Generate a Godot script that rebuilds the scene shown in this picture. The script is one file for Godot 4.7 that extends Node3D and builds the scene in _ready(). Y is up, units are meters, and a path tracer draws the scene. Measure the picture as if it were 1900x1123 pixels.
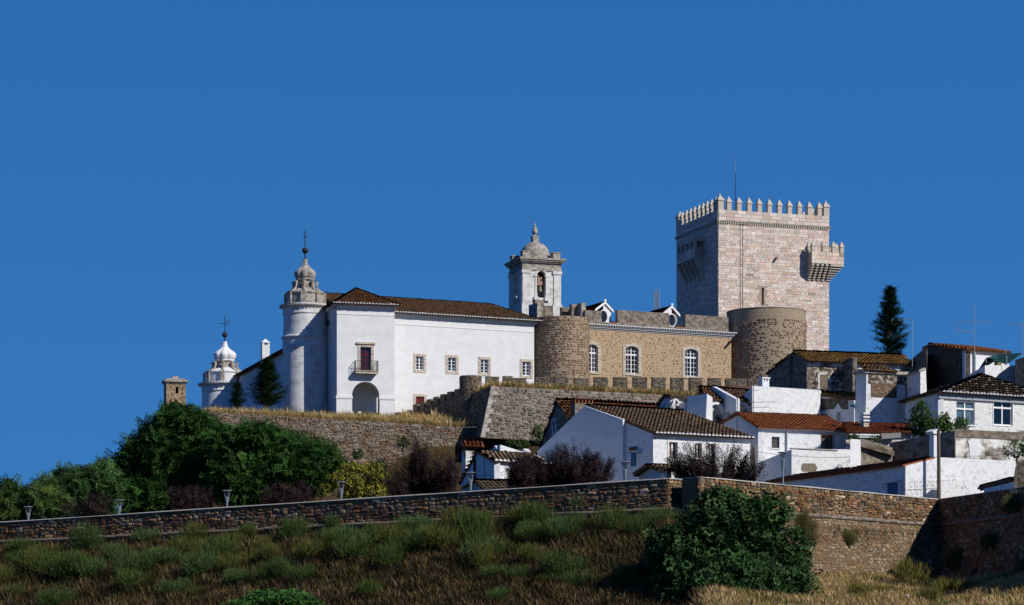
extends Node3D
# A hilltop castle above a white village, seen from below through a long lens.
# Heights are in metres above the eye. Places were surveyed: a bearing, a rise and a distance in metres.

const LENS := 4400.0
const MID := 950.0
const LEVEL := 1180.0
const UP := Vector3(0, 1, 0)

var rng := RandomNumberGenerator.new()
var used := {}
var M := {}
var T := {}

# ------------------------------------------------------------------ camera, sky, sun, exposure
func light_and_camera() -> void:
	var cam := Camera3D.new()
	cam.name = "camera"
	cam.position = Vector3.ZERO
	var near := 1.0
	cam.set_frustum(near * 1123.0 / LENS, Vector2(0, near * (LEVEL - 561.5) / LENS), near, 9000.0)
	cam.current = true
	add_child(cam)
	var sky_mat := ProceduralSkyMaterial.new()
	sky_mat.sky_top_color = Color(0.036, 0.222, 0.512)
	sky_mat.sky_horizon_color = Color(0.214, 0.461, 0.707)
	sky_mat.sky_curve = 0.35
	sky_mat.ground_bottom_color = Color(0.25, 0.23, 0.19)
	sky_mat.ground_horizon_color = Color(0.42, 0.45, 0.45)
	sky_mat.sun_angle_max = 1.0
	var sky := Sky.new()
	sky.sky_material = sky_mat
	var env := Environment.new()
	env.background_mode = Environment.BG_SKY
	env.sky = sky
	env.tonemap_mode = Environment.TONE_MAPPER_LINEAR
	env.tonemap_exposure = 1.16
	env.sdfgi_enabled = true
	env.ssao_enabled = true
	env.ssil_enabled = true
	var we := WorldEnvironment.new()
	we.name = "world_environment"
	we.environment = env
	add_child(we)
	var sun := DirectionalLight3D.new()
	sun.name = "sun"
	sun.light_energy = 1.25
	sun.light_color = Color(1.0, 0.975, 0.945)
	sun.light_angular_distance = 0.5
	sun.shadow_enabled = true
	sun.sky_mode = DirectionalLight3D.SKY_MODE_LIGHT_ONLY
	add_child(sun)
	var az := deg_to_rad(53.0)
	var el := deg_to_rad(36.0)
	var to_sun := Vector3(sin(az) * cos(el), sin(el), cos(az) * cos(el))
	sun.look_at_from_position(to_sun * 100.0, Vector3.ZERO, UP)

# ------------------------------------------------------------------ survey
func at(px: float, py: float, d: float) -> Vector3:
	return Vector3((px - MID) / LENS * d, (LEVEL - py) / LENS * d, -d)

func rise(py: float, d: float) -> float:
	return (LEVEL - py) / LENS * d

func plan(px: float, d: float, y := 0.0) -> Vector3:
	return Vector3((px - MID) / LENS * d, y, -d)

class Fr:
	var o: Vector3
	var r: Vector3
	var n: Vector3
	func _init(a: Vector3, b: Vector3) -> void:
		o = a
		r = Vector3(b.x - a.x, 0, b.z - a.z).normalized()
		n = r.cross(Vector3(0, 1, 0))
	func p(u: float, v: float, w := 0.0) -> Vector3:
		return o + r * u + Vector3(0, v, 0) + n * w
	func uv(px: float, py: float, w := 0.0) -> Vector2:
		var ray := Vector3((px - MID) / LENS, (LEVEL - py) / LENS, -1.0)
		var q := ray * ((o.dot(n) + w) / ray.dot(n)) - o
		return Vector2(q.dot(r), q.y)
	func rect(x0: float, y0: float, x1: float, y1: float, w := 0.0) -> Rect2:
		var a := uv(x0, y1, w)
		var b := uv(x1, y0, w)
		return Rect2(a, b - a)

# ------------------------------------------------------------------ mesh building
class MB:
	var v := PackedVector3Array()
	var n := PackedVector3Array()
	var c := PackedColorArray()
	func tri(a: Vector3, b: Vector3, d: Vector3) -> void:
		var m := (b - a).cross(d - a).normalized()
		v.append(a); v.append(d); v.append(b)
		n.append(m); n.append(m); n.append(m)
	func quad(a: Vector3, b: Vector3, d: Vector3, e: Vector3) -> void:
		tri(a, b, d)
		tri(a, d, e)
	func smooth_quad(a: Vector3, b: Vector3, d: Vector3, e: Vector3, na: Vector3, nb: Vector3, nd: Vector3, ne: Vector3) -> void:
		v.append(a); v.append(d); v.append(b)
		n.append(na); n.append(nd); n.append(nb)
		v.append(a); v.append(e); v.append(d)
		n.append(na); n.append(ne); n.append(nd)
	func flat(fr: Fr, pts: PackedVector2Array, w: float, front := true) -> void:
		var ix := Geometry2D.triangulate_polygon(pts)
		for k in range(0, ix.size(), 3):
			var a := pts[ix[k]]
			var b := pts[ix[k + 1]]
			var d := pts[ix[k + 2]]
			if ((b - a).cross(d - a) > 0) == front:
				tri(fr.p(a.x, a.y, w), fr.p(b.x, b.y, w), fr.p(d.x, d.y, w))
			else:
				tri(fr.p(a.x, a.y, w), fr.p(d.x, d.y, w), fr.p(b.x, b.y, w))
	func extrude(fr: Fr, pts: PackedVector2Array, w0: float, w1: float) -> void:
		flat(fr, pts, w1, true)
		flat(fr, pts, w0, false)
		for k in pts.size():
			var i := pts[k]
			var j := pts[(k + 1) % pts.size()]
			quad(fr.p(i.x, i.y, w0), fr.p(j.x, j.y, w0), fr.p(j.x, j.y, w1), fr.p(i.x, i.y, w1))
	func box(fr: Fr, u0: float, u1: float, v0: float, v1: float, w0: float, w1: float) -> void:
		extrude(fr, PackedVector2Array([Vector2(u0, v0), Vector2(u1, v0), Vector2(u1, v1), Vector2(u0, v1)]), w0, w1)
	func ring(fr: Fr, outer: Rect2, inner: Rect2, w0: float, w1: float) -> void:
		box(fr, outer.position.x, inner.position.x, outer.position.y, outer.end.y, w0, w1)
		box(fr, inner.end.x, outer.end.x, outer.position.y, outer.end.y, w0, w1)
		box(fr, inner.position.x, inner.end.x, outer.position.y, inner.position.y, w0, w1)
		box(fr, inner.position.x, inner.end.x, inner.end.y, outer.end.y, w0, w1)
	func solid(b: Array, t: Array) -> void:
		# a closed body between two rings of points, counter-clockwise seen from above
		var m := b.size()
		for k in m:
			var j := (k + 1) % m
			quad(b[k], b[j], t[j], t[k])
		for k in range(1, m - 1):
			tri(t[0], t[k], t[k + 1])
			tri(b[0], b[k + 1], b[k])
	func lathe(at: Vector3, prof: Array, seg := 32, lobes := 0, deep := 0.0, a0 := 0.0, a1 := TAU) -> void:
		for k in prof.size() - 1:
			var p0: Vector2 = prof[k]
			var p1: Vector2 = prof[k + 1]
			if p0 == p1:
				continue
			var t := (p1 - p0).normalized()
			for s in seg:
				var q: Array[Vector3] = []
				var m: Array[Vector3] = []
				for e in [[s, p0], [s + 1, p0], [s + 1, p1], [s, p1]]:
					var a: float = a0 + (a1 - a0) * e[0] / seg
					var f := 1.0
					if lobes:
						f = 1.0 - deep * (1.0 - absf(cos(a * lobes * 0.5)))
					var pr: Vector2 = e[1]
					q.append(at + Vector3(sin(a) * pr.x * f, pr.y, cos(a) * pr.x * f))
					m.append(Vector3(sin(a) * t.y, -t.x, cos(a) * t.y))
				if lobes:
					quad(q[0], q[1], q[2], q[3])
				else:
					smooth_quad(q[0], q[1], q[2], q[3], m[0], m[1], m[2], m[3])
	func tube(pts: Array, rad: Array, seg := 6) -> void:
		var rings := []
		for k in pts.size():
			var d: Vector3 = (pts[mini(k + 1, pts.size() - 1)] - pts[maxi(k - 1, 0)]).normalized()
			var x := d.cross(Vector3(0.31, 0.2, 0.93)).normalized()
			if absf(d.dot(Vector3(0.31, 0.2, 0.93))) > 0.95:
				x = d.cross(Vector3(1, 0, 0)).normalized()
			var y := d.cross(x)
			var ring_ := []
			for s in seg:
				var a := TAU * s / seg
				ring_.append([pts[k] + (x * cos(a) + y * sin(a)) * rad[k], x * cos(a) + y * sin(a)])
			rings.append(ring_)
		for k in pts.size() - 1:
			for s in seg:
				var t := (s + 1) % seg
				smooth_quad(rings[k][s][0], rings[k][t][0], rings[k + 1][t][0], rings[k + 1][s][0], rings[k][s][1], rings[k][t][1], rings[k + 1][t][1], rings[k + 1][s][1])
		for s in range(1, seg - 1):
			tri(rings[-1][0][0], rings[-1][s][0], rings[-1][s + 1][0])
			tri(rings[0][0][0], rings[0][s + 1][0], rings[0][s][0])
	func bar(a: Vector3, b: Vector3, r: float, seg := 5) -> void:
		tube([a, b], [r, r], seg)
	func ball(at: Vector3, r: float, seg := 12) -> void:
		var prof := []
		for k in 9:
			var a := PI * k / 8.0 - PI / 2
			prof.append(Vector2(cos(a) * r, sin(a) * r))
		lathe(at, prof, seg)
	func paint(col: Color) -> void:
		while c.size() < v.size():
			c.append(col)
	func mesh() -> ArrayMesh:
		var a := []
		a.resize(Mesh.ARRAY_MAX)
		a[Mesh.ARRAY_VERTEX] = v
		a[Mesh.ARRAY_NORMAL] = n
		if c.size():
			a[Mesh.ARRAY_COLOR] = c
		var m := ArrayMesh.new()
		if v.size():
			m.add_surface_from_arrays(Mesh.PRIMITIVE_TRIANGLES, a)
		return m

# a wall of real thickness with openings; a hole is [Rect2, rise of its arched head]
func wall(mb: MB, fr: Fr, u0: float, u1: float, v0: float, v1: float, holes: Array, thick: float) -> void:
	var us := [u0, u1]
	var vs := [v0, v1]
	for h in holes:
		var r: Rect2 = h[0]
		us.append(r.position.x); us.append(r.end.x)
		vs.append(r.position.y); vs.append(r.end.y)
	us.sort(); vs.sort()
	for i in us.size() - 1:
		if us[i + 1] - us[i] < 1e-4: continue
		for j in vs.size() - 1:
			if vs[j + 1] - vs[j] < 1e-4: continue
			var mid := Vector2((us[i] + us[i + 1]) / 2, (vs[j] + vs[j + 1]) / 2)
			var open := false
			for h in holes:
				open = open or (h[0] as Rect2).has_point(mid)
			if open: continue
			mb.quad(fr.p(us[i], vs[j]), fr.p(us[i + 1], vs[j]), fr.p(us[i + 1], vs[j + 1]), fr.p(us[i], vs[j + 1]))
			mb.quad(fr.p(us[i + 1], vs[j], -thick), fr.p(us[i], vs[j], -thick), fr.p(us[i], vs[j + 1], -thick), fr.p(us[i + 1], vs[j + 1], -thick))
	mb.quad(fr.p(u0, v1), fr.p(u1, v1), fr.p(u1, v1, -thick), fr.p(u0, v1, -thick))
	mb.quad(fr.p(u0, v0, -thick), fr.p(u0, v0), fr.p(u0, v1), fr.p(u0, v1, -thick))
	mb.quad(fr.p(u1, v0), fr.p(u1, v0, -thick), fr.p(u1, v1, -thick), fr.p(u1, v1))
	for h in holes:
		var r: Rect2 = h[0]
		var a := r.position
		var b := r.end
		var spring: float = b.y - h[1]
		mb.quad(fr.p(a.x, a.y), fr.p(a.x, a.y, -thick), fr.p(a.x, spring, -thick), fr.p(a.x, spring))
		mb.quad(fr.p(b.x, a.y, -thick), fr.p(b.x, a.y), fr.p(b.x, spring), fr.p(b.x, spring, -thick))
		mb.quad(fr.p(a.x, a.y, -thick), fr.p(a.x, a.y), fr.p(b.x, a.y), fr.p(b.x, a.y, -thick))
		if h[1] <= 0.0:
			mb.quad(fr.p(a.x, b.y), fr.p(a.x, b.y, -thick), fr.p(b.x, b.y, -thick), fr.p(b.x, b.y))
			continue
		var arc := arch_points(r, h[1], 14)
		for k in arc.size() - 1:
			var p: Vector2 = arc[k]
			var q: Vector2 = arc[k + 1]
			mb.quad(fr.p(p.x, p.y), fr.p(q.x, q.y), fr.p(q.x, b.y), fr.p(p.x, b.y))
			mb.quad(fr.p(q.x, q.y, -thick), fr.p(p.x, p.y, -thick), fr.p(p.x, b.y, -thick), fr.p(q.x, b.y, -thick))
			mb.quad(fr.p(p.x, p.y), fr.p(p.x, p.y, -thick), fr.p(q.x, q.y, -thick), fr.p(q.x, q.y))

func arch_points(r: Rect2, up: float, n: int) -> Array:
	var half := r.size.x / 2
	var rad := (half * half + up * up) / (2 * up)
	var c := Vector2(r.position.x + half, r.end.y - rad)
	var a := asin(clampf(half / rad, -1, 1))
	if up > half - 0.001:
		a = PI / 2
		rad = half
		c = Vector2(r.position.x + half, r.end.y - half)
	var out := []
	for k in n + 1:
		var t := -a + 2 * a * k / n
		out.append(c + Vector2(sin(t), cos(t)) * rad)
	return out

# ------------------------------------------------------------------ objects
func numbered(called: String) -> String:
	var k: int = used.get(called, 0)
	used[called] = k + 1
	return called if k == 0 else "%s_%03d" % [called, k]

func thing(called: String, label: String, category: String, where: Vector3, group := "") -> Node3D:
	var o := Node3D.new()
	o.name = numbered(called)
	add_child(o)
	o.position = where
	o.set_meta("label", label)
	o.set_meta("category", category)
	if group: o.set_meta("group", group)
	return o

func origin(node: Node3D) -> Vector3:
	var p := Vector3.ZERO
	var k: Node = node
	while k != self and k is Node3D:
		p += (k as Node3D).position
		k = k.get_parent()
	return p

# one named mesh under its thing; its points are given in world metres
func obj(called: String, mb: MB, m: Material, parent: Node3D) -> MeshInstance3D:
	var o := MeshInstance3D.new()
	o.name = called
	o.mesh = mb.mesh()
	o.material_override = m
	parent.add_child(o, true)
	if parent != self:
		o.position = -origin(parent)
	return o

func piece(called: String, mesh_: Mesh, m: Material, xf: Transform3D, parent: Node3D) -> MeshInstance3D:
	var o := MeshInstance3D.new()
	o.name = called
	o.mesh = mesh_
	o.material_override = m
	parent.add_child(o, true)
	o.transform = Transform3D(xf.basis, xf.origin - origin(parent))
	return o

func scatter(called: String, mesh_: Mesh, m: Material, xfs: Array, cols: Array, parent: Node3D, stuff := true) -> MultiMeshInstance3D:
	var mm := MultiMesh.new()
	mm.transform_format = MultiMesh.TRANSFORM_3D
	mm.use_colors = cols.size() > 0
	mm.mesh = mesh_
	mm.instance_count = xfs.size()
	for k in xfs.size():
		mm.set_instance_transform(k, xfs[k])
		if cols.size():
			mm.set_instance_color(k, cols[k])
	var o := MultiMeshInstance3D.new()
	o.name = called
	o.multimesh = mm
	o.material_override = m
	parent.add_child(o, true)
	if parent != self:
		o.position = -origin(parent)
	if stuff: o.set_meta("kind", "stuff")
	return o

func structure(called: String, mb: MB, m: Material) -> MeshInstance3D:
	var o := obj(called, mb, m, self)
	o.set_meta("kind", "structure")
	return o

# ------------------------------------------------------------------ materials
func noise_tex(key: String, freq: float, octaves: int, stops: Array, seed_ := 1, kind := FastNoiseLite.TYPE_SIMPLEX_SMOOTH, normal := false, warp := false) -> NoiseTexture2D:
	var f := FastNoiseLite.new()
	f.noise_type = kind
	f.frequency = freq
	f.fractal_octaves = octaves
	f.seed = seed_
	if warp:
		f.domain_warp_enabled = true
		f.domain_warp_amplitude = 25.0
		f.domain_warp_frequency = freq
	var t := NoiseTexture2D.new()
	t.width = 512
	t.height = 512
	t.seamless = true
	t.noise = f
	if normal:
		t.as_normal_map = true
		t.bump_strength = 6.0
	else:
		var g := Gradient.new()
		var offs := PackedFloat32Array()
		var cols := PackedColorArray()
		for s in stops:
			offs.append(s[0])
			cols.append(s[1])
		g.offsets = offs
		g.colors = cols
		t.color_ramp = g
	T[key] = t
	return t

func lin(r: float, g: float, b: float) -> Color:
	return Color(r, g, b).linear_to_srgb()

func make(key: String, col: Color, rough: float, tex := "", metres := 4.0, normal := "", nscale := 0.5) -> StandardMaterial3D:
	var m := StandardMaterial3D.new()
	m.resource_name = key
	m.albedo_color = col
	m.roughness = rough
	m.metallic_specular = 0.3
	if tex or normal:
		m.uv1_triplanar = true
		m.uv1_world_triplanar = true
		m.uv1_scale = Vector3.ONE / metres
	if tex:
		m.albedo_texture = T[tex]
	if normal:
		m.normal_enabled = true
		m.normal_texture = T[normal]
		m.normal_scale = nscale
	M[key] = m
	return m

func tinted(key: String, rough: float, tex := "", metres := 1.0) -> StandardMaterial3D:
	var m := make(key, Color.WHITE, rough, tex, metres)
	m.vertex_color_use_as_albedo = true
	return m

func materials() -> void:
	var w := Color.WHITE
	noise_tex("soft", 0.012, 5, [[0.0, Color(0.93, 0.925, 0.915)], [0.5, Color(0.975, 0.975, 0.972)], [1.0, w]], 3)
	noise_tex("grain", 0.03, 5, [[0.0, Color(0.55, 0.53, 0.5)], [0.5, Color(0.86, 0.85, 0.83)], [1.0, w]], 5)
	noise_tex("worn", 0.010, 6, [[0.0, Color(0.20, 0.17, 0.14)], [0.30, Color(0.36, 0.32, 0.27)], [0.44, Color(0.80, 0.78, 0.75)], [0.55, Color(0.95, 0.95, 0.94)], [1.0, w]], 8, FastNoiseLite.TYPE_SIMPLEX_SMOOTH, false, true)
	noise_tex("peeled", 0.014, 6, [[0.0, Color(0.26, 0.22, 0.18)], [0.42, Color(0.40, 0.35, 0.29)], [0.56, Color(0.55, 0.50, 0.44)], [0.66, Color(0.9, 0.89, 0.87)], [1.0, w]], 18, FastNoiseLite.TYPE_SIMPLEX_SMOOTH, false, true)
	noise_tex("specked", 0.03, 5, [[0.0, Color(0.52, 0.49, 0.46)], [0.2, Color(0.70, 0.68, 0.65)], [0.30, Color(0.92, 0.92, 0.91)], [1.0, w]], 21, FastNoiseLite.TYPE_SIMPLEX_SMOOTH, false, true)
	noise_tex("lichen", 0.014, 5, [[0.0, Color(0.48, 0.45, 0.41)], [0.4, Color(0.70, 0.67, 0.62)], [0.6, Color(0.86, 0.84, 0.80)], [1.0, w]], 11, FastNoiseLite.TYPE_SIMPLEX_SMOOTH, false, true)
	noise_tex("weathered", 0.012, 6, [[0.0, Color(0.55, 0.52, 0.48)], [0.4, Color(0.78, 0.76, 0.72)], [0.6, Color(0.93, 0.91, 0.88)], [1.0, w]], 29)
	noise_tex("streaks", 0.010, 6, [[0.0, Color(0.74, 0.73, 0.70)], [0.30, Color(0.88, 0.875, 0.86)], [0.5, Color(0.96, 0.96, 0.955)], [1.0, w]], 31)
	noise_tex("stains", 0.014, 6, [[0.0, Color(0.74, 0.72, 0.69)], [0.25, Color(0.90, 0.895, 0.88)], [0.42, Color(0.975, 0.975, 0.972)], [1.0, w]], 37, FastNoiseLite.TYPE_SIMPLEX_SMOOTH, false, true)
	noise_tex("soil", 0.02, 5, [[0.0, Color(0.45, 0.38, 0.30)], [0.5, Color(0.8, 0.74, 0.62)], [1.0, w]], 14)
	noise_tex("bumpy", 0.03, 4, [], 17, FastNoiseLite.TYPE_SIMPLEX_SMOOTH, true)
	make("whitewash", lin(0.73, 0.745, 0.755), 0.9, "soft", 9.0, "bumpy", 0.1)
	make("village_white", lin(0.73, 0.745, 0.755), 0.92, "stains", 3.2, "bumpy", 0.15)
	make("whitewash_worn", lin(0.78, 0.78, 0.76), 0.92, "worn", 7.0, "bumpy", 0.4)
	make("whitewash_specked", lin(0.76, 0.77, 0.77), 0.92, "specked", 4.5, "bumpy", 0.3)
	make("turret_white", lin(0.72, 0.73, 0.74), 0.9, "streaks", 6.0, "bumpy", 0.15)
	make("peeled_wall", lin(0.50, 0.47, 0.42), 0.95, "peeled", 3.2, "bumpy", 0.8)
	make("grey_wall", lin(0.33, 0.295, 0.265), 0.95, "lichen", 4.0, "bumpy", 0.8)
	make("dark_wall", lin(0.22, 0.195, 0.17), 0.95, "lichen", 5.0, "bumpy", 0.8)
	make("old_stone", lin(0.46, 0.445, 0.42), 0.92, "weathered", 3.0, "bumpy", 0.5)
	make("belfry_white", lin(0.70, 0.70, 0.68), 0.92, "streaks", 4.0, "bumpy", 0.2)
	make("marble", lin(0.72, 0.66, 0.58), 0.7, "grain", 1.6)
	make("white_stone", lin(0.66, 0.62, 0.55), 0.8, "weathered", 1.4)
	make("tan_render", lin(0.60, 0.45, 0.30), 0.95, "grain", 3.0, "bumpy", 0.6)
	make("tower_render", lin(0.45, 0.37, 0.275), 0.95, "grain", 2.6, "bumpy", 0.6)
	make("mortar", lin(0.27, 0.22, 0.17), 0.97, "grain", 1.7, "bumpy", 0.9)
	make("mortar_pale", lin(0.29, 0.25, 0.205), 0.97, "grain", 1.7, "bumpy", 0.9)
	make("mortar_earth", lin(0.20, 0.145, 0.09), 0.97, "grain", 1.3, "bumpy", 0.9)
	make("ashlar_joint", lin(0.52, 0.45, 0.385), 0.95, "grain", 1.2)
	tinted("stones", 0.93, "grain", 0.9)
	tinted("ashlar", 0.85, "soft", 1.5)
	tinted("tiles", 0.9, "grain", 0.7)
	make("roof_bed", lin(0.15, 0.09, 0.06), 0.95, "grain", 1.0)
	make("terracotta", lin(0.38, 0.13, 0.055), 0.9, "grain", 0.8)
	make("plaster_cap", lin(0.62, 0.60, 0.56), 0.92, "grain", 1.5)
	make("iron", lin(0.025, 0.025, 0.027), 0.6)
	make("galvanised", lin(0.33, 0.34, 0.35), 0.5).metallic = 0.3
	make("lamp_grey", lin(0.20, 0.23, 0.26), 0.5).metallic = 0.2
	make("wood_pole", lin(0.17, 0.14, 0.105), 0.9, "grain", 0.6)
	make("white_paint", lin(0.78, 0.78, 0.78), 0.5)
	make("red_paint", lin(0.16, 0.012, 0.022), 0.55, "grain", 1.0)
	make("brown_wood", lin(0.16, 0.075, 0.03), 0.7, "grain", 0.6)
	make("tan_blind", lin(0.42, 0.27, 0.17), 0.8)
	make("blue_curtain", lin(0.30, 0.47, 0.56), 0.8)
	make("blue_door", lin(0.03, 0.13, 0.22), 0.6)
	make("dark_inside", lin(0.34, 0.31, 0.28), 0.9)
	make("vault_grey", lin(0.70, 0.69, 0.68), 0.92, "soft", 4.0)
	make("bronze", lin(0.13, 0.13, 0.085), 0.5).metallic = 0.6
	make("headstock", lin(0.36, 0.21, 0.17), 0.8)
	make("green_net", lin(0.012, 0.055, 0.05), 0.8)
	make("shade_cloth", lin(0.33, 0.32, 0.30), 0.9, "grain", 0.8)
	make("bark", lin(0.10, 0.08, 0.06), 0.95, "grain", 0.6)
	make("ground", lin(0.080, 0.062, 0.034), 0.97, "soil", 3.0, "bumpy", 0.8)
	make("street", lin(0.20, 0.18, 0.16), 0.95, "soil", 5.0)
	make("litter", lin(0.75, 0.75, 0.73), 0.7)
	make("tarred_cement", lin(0.12, 0.115, 0.11), 0.9, "lichen", 5.0)
	for k in ["leaf", "grass_blade", "broom_stem"]:
		var m := tinted(k, 0.75)
		m.backlight_enabled = true
		m.backlight = Color(0.28, 0.30, 0.12) if k == "leaf" else Color(0.25, 0.22, 0.12)
	var g := make("pane", Color(0.10, 0.14, 0.19, 0.25), 0.04)
	g.transparency = BaseMaterial3D.TRANSPARENCY_ALPHA
	g.metallic_specular = 0.6

# ------------------------------------------------------------------ masonry
var stone_shapes := []
func make_stone_shapes() -> void:
	rng.seed = 77
	for k in 6:
		var n := 8
		var base: Array[Vector3] = []
		var top: Array[Vector3] = []
		for i in n:
			var a := TAU * (i + 0.5) / n
			var p := Vector2(signf(cos(a)) * pow(absf(cos(a)), 0.45), signf(sin(a)) * pow(absf(sin(a)), 0.45)) * 0.5
			p *= rng.randf_range(0.84, 1.03)
			base.append(Vector3(p.x, p.y, -0.6))
			top.append(Vector3(p.x * rng.randf_range(0.86, 0.95), p.y * rng.randf_range(0.82, 0.94), rng.randf_range(0.55, 1.0)))
		var mid := Vector3(rng.randf_range(-0.1, 0.1), rng.randf_range(-0.1, 0.1), rng.randf_range(0.9, 1.25))
		var mb := MB.new()
		for i in n:
			var j := (i + 1) % n
			mb.quad(base[i], base[j], top[j], top[i])
			mb.tri(top[i], top[j], mid)
		stone_shapes.append([mb.v, mb.n, mb.mesh()])
	var bl := MB.new()   # a dressed block with a narrow chamfer
	var b4 := [Vector3(-0.5, -0.5, -0.5), Vector3(0.5, -0.5, -0.5), Vector3(0.5, 0.5, -0.5), Vector3(-0.5, 0.5, -0.5)]
	for i in 4:
		var p: Vector3 = b4[i]
		var q: Vector3 = b4[(i + 1) % 4]
		bl.quad(p, q, Vector3(q.x * 0.97, q.y * 0.94, 1), Vector3(p.x * 0.97, p.y * 0.94, 1))
	bl.quad(Vector3(-0.485, -0.47, 1), Vector3(0.485, -0.47, 1), Vector3(0.485, 0.47, 1), Vector3(-0.485, 0.47, 1))
	stone_shapes.append([bl.v, bl.n, bl.mesh()])

var tone_mats := {}
func tone(col: Color) -> StandardMaterial3D:
	col = Color(snappedf(col.r, 0.05) + 0.01, snappedf(col.g, 0.05) + 0.01, snappedf(col.b, 0.04) + 0.01) if col.r > 0.15 else Color(snappedf(col.r, 0.025) + 0.004, snappedf(col.g, 0.025) + 0.004, snappedf(col.b, 0.02) + 0.004)
	if not tone_mats.has(col):
		var m := make("stone_tone", col.linear_to_srgb(), 0.93, "soft" if col.r > 0.5 else "grain", 0.9)
		tone_mats[col] = m
	return tone_mats[col]

func pick(pal: Array) -> Color:
	return pal[rng.randi() % pal.size()]

# places: [Transform3D, Color, shape, size]; the largest become parts, the others one joined part
func set_stones(parent: Node3D, places: Array, n_parts: int, called: String, mat_key := "stones") -> void:
	if n_parts > 0:
		places.sort_custom(func(a, b): return a[3] > b[3])
	var v := PackedVector3Array()
	var n := PackedVector3Array()
	var c := PackedColorArray()
	for k in places.size():
		var e: Array = places[k]
		var xf: Transform3D = e[0]
		var sh: Array = stone_shapes[e[2]]
		if k < n_parts:
			piece(called, sh[2], tone(e[1]), xf, parent)
			continue
		v.append_array(xf * (sh[0] as PackedVector3Array))
		var inv := Transform3D(xf.basis.inverse().transposed(), Vector3.ZERO)
		for q in inv * (sh[1] as PackedVector3Array):
			n.append(q.normalized())
		var cc := PackedColorArray()
		cc.resize(sh[0].size())
		cc.fill(e[1])
		c.append_array(cc)
	if v.is_empty():
		return
	var a := []
	a.resize(Mesh.ARRAY_MAX)
	a[Mesh.ARRAY_VERTEX] = v
	a[Mesh.ARRAY_NORMAL] = n
	a[Mesh.ARRAY_COLOR] = c
	var m := ArrayMesh.new()
	m.add_surface_from_arrays(Mesh.PRIMITIVE_TRIANGLES, a)
	var o := MeshInstance3D.new()
	o.name = called + "work"
	o.mesh = m
	o.material_override = M[mat_key]
	parent.add_child(o, true)
	if parent != self:
		o.position = -origin(parent)
	o.set_meta("kind", "stuff")

# courses of stones over a four-cornered face; opts: sw, sh, deep, pal, skip, block, holes (Rect2 in metres along and up), vary
func course_stones(bl: Vector3, br: Vector3, tr: Vector3, tl: Vector3, opts: Dictionary) -> Array:
	var places := []
	var long := (br.distance_to(bl) + tr.distance_to(tl)) / 2
	var high := (tl.distance_to(bl) + tr.distance_to(br)) / 2
	var vary: float = opts.get("vary", 0.4)
	var joint: float = opts.get("joint", 0.93)
	var v := 0.0
	while v < high - 0.02:
		var h: float = opts.sh * rng.randf_range(1 - vary, 1 + vary)
		if high - v - h < opts.sh * 0.5:
			h = high - v
		var u: float = -rng.randf() * opts.sw * 0.5
		while u < long:
			var w: float = opts.sw * rng.randf_range(1 - vary * 1.3, 1 + vary * 1.5)
			var u0 := maxf(u, 0.0)
			var u1 := minf(u + w, long)
			u += w
			if u1 - u0 < 0.06: continue
			if rng.randf() < opts.get("skip", 0.0): continue
			var mid := Vector2((u0 + u1) / 2, v + h / 2)
			var inside := false
			for r in opts.get("holes", []):
				if (r as Rect2).intersects(Rect2(u0, v, u1 - u0, h)): inside = true
			if inside: continue
			var s := mid.x / long
			var t := mid.y / high
			var lo := bl.lerp(br, s)
			var hi := tl.lerp(tr, s)
			var p := lo.lerp(hi, t)
			var ex := (bl.lerp(tl, t) - br.lerp(tr, t)).normalized() * -1.0
			var ey := (hi - lo).normalized()
			var ez := ex.cross(ey).normalized()
			ey = ez.cross(ex)
			var kk: float = opts.get("shrink", 1.0)
			var jx := (u1 - u0) * joint * kk * (rng.randf_range(0.8, 1.0) if kk < 1.0 else 1.0)
			var jy := h * joint * kk * (rng.randf_range(0.75, 1.1) if kk < 1.0 else rng.randf_range(0.94, 1.04))
			var turn := 0.0 if opts.get("block", false) else rng.randf_range(-0.2, 0.2) * minf(1.0, h / (u1 - u0) * 1.5)
			if not opts.get("block", false) and rng.randf() < 0.5:
				turn += PI
			var bx := ex * cos(turn) + ey * sin(turn)
			var by := ey * cos(turn) - ex * sin(turn)
			if not opts.get("block", false) and kk >= 1.0:
				p += ey * h * rng.randf_range(-0.22, 0.22)
				jy *= rng.randf_range(0.72, 1.28)
				jx *= rng.randf_range(0.8, 1.08)
			var dp: float = opts.deep * rng.randf_range(0.35, 1.3)
			var col := pick(opts.pal)
			col = col * rng.randf_range(0.86, 1.12)
			if opts.has("patchy"):
				var blotch := roll.get_noise_3d(p.x * 9.0, p.y * 14.0, p.z * 9.0)   # patches of other stone
				col = col * (1.0 + 0.9 * blotch)
				if blotch < -0.12: col = Color(col.r * 1.25, col.g * 0.98, col.b * 0.82)
			col.a = 1.0
			var shape := 6 if opts.get("block", false) else rng.randi() % 6
			places.append([Transform3D(Basis(bx * jx, by * jy, ez * dp), p), col, shape, jx * jy])
		v += h
	return places

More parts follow.
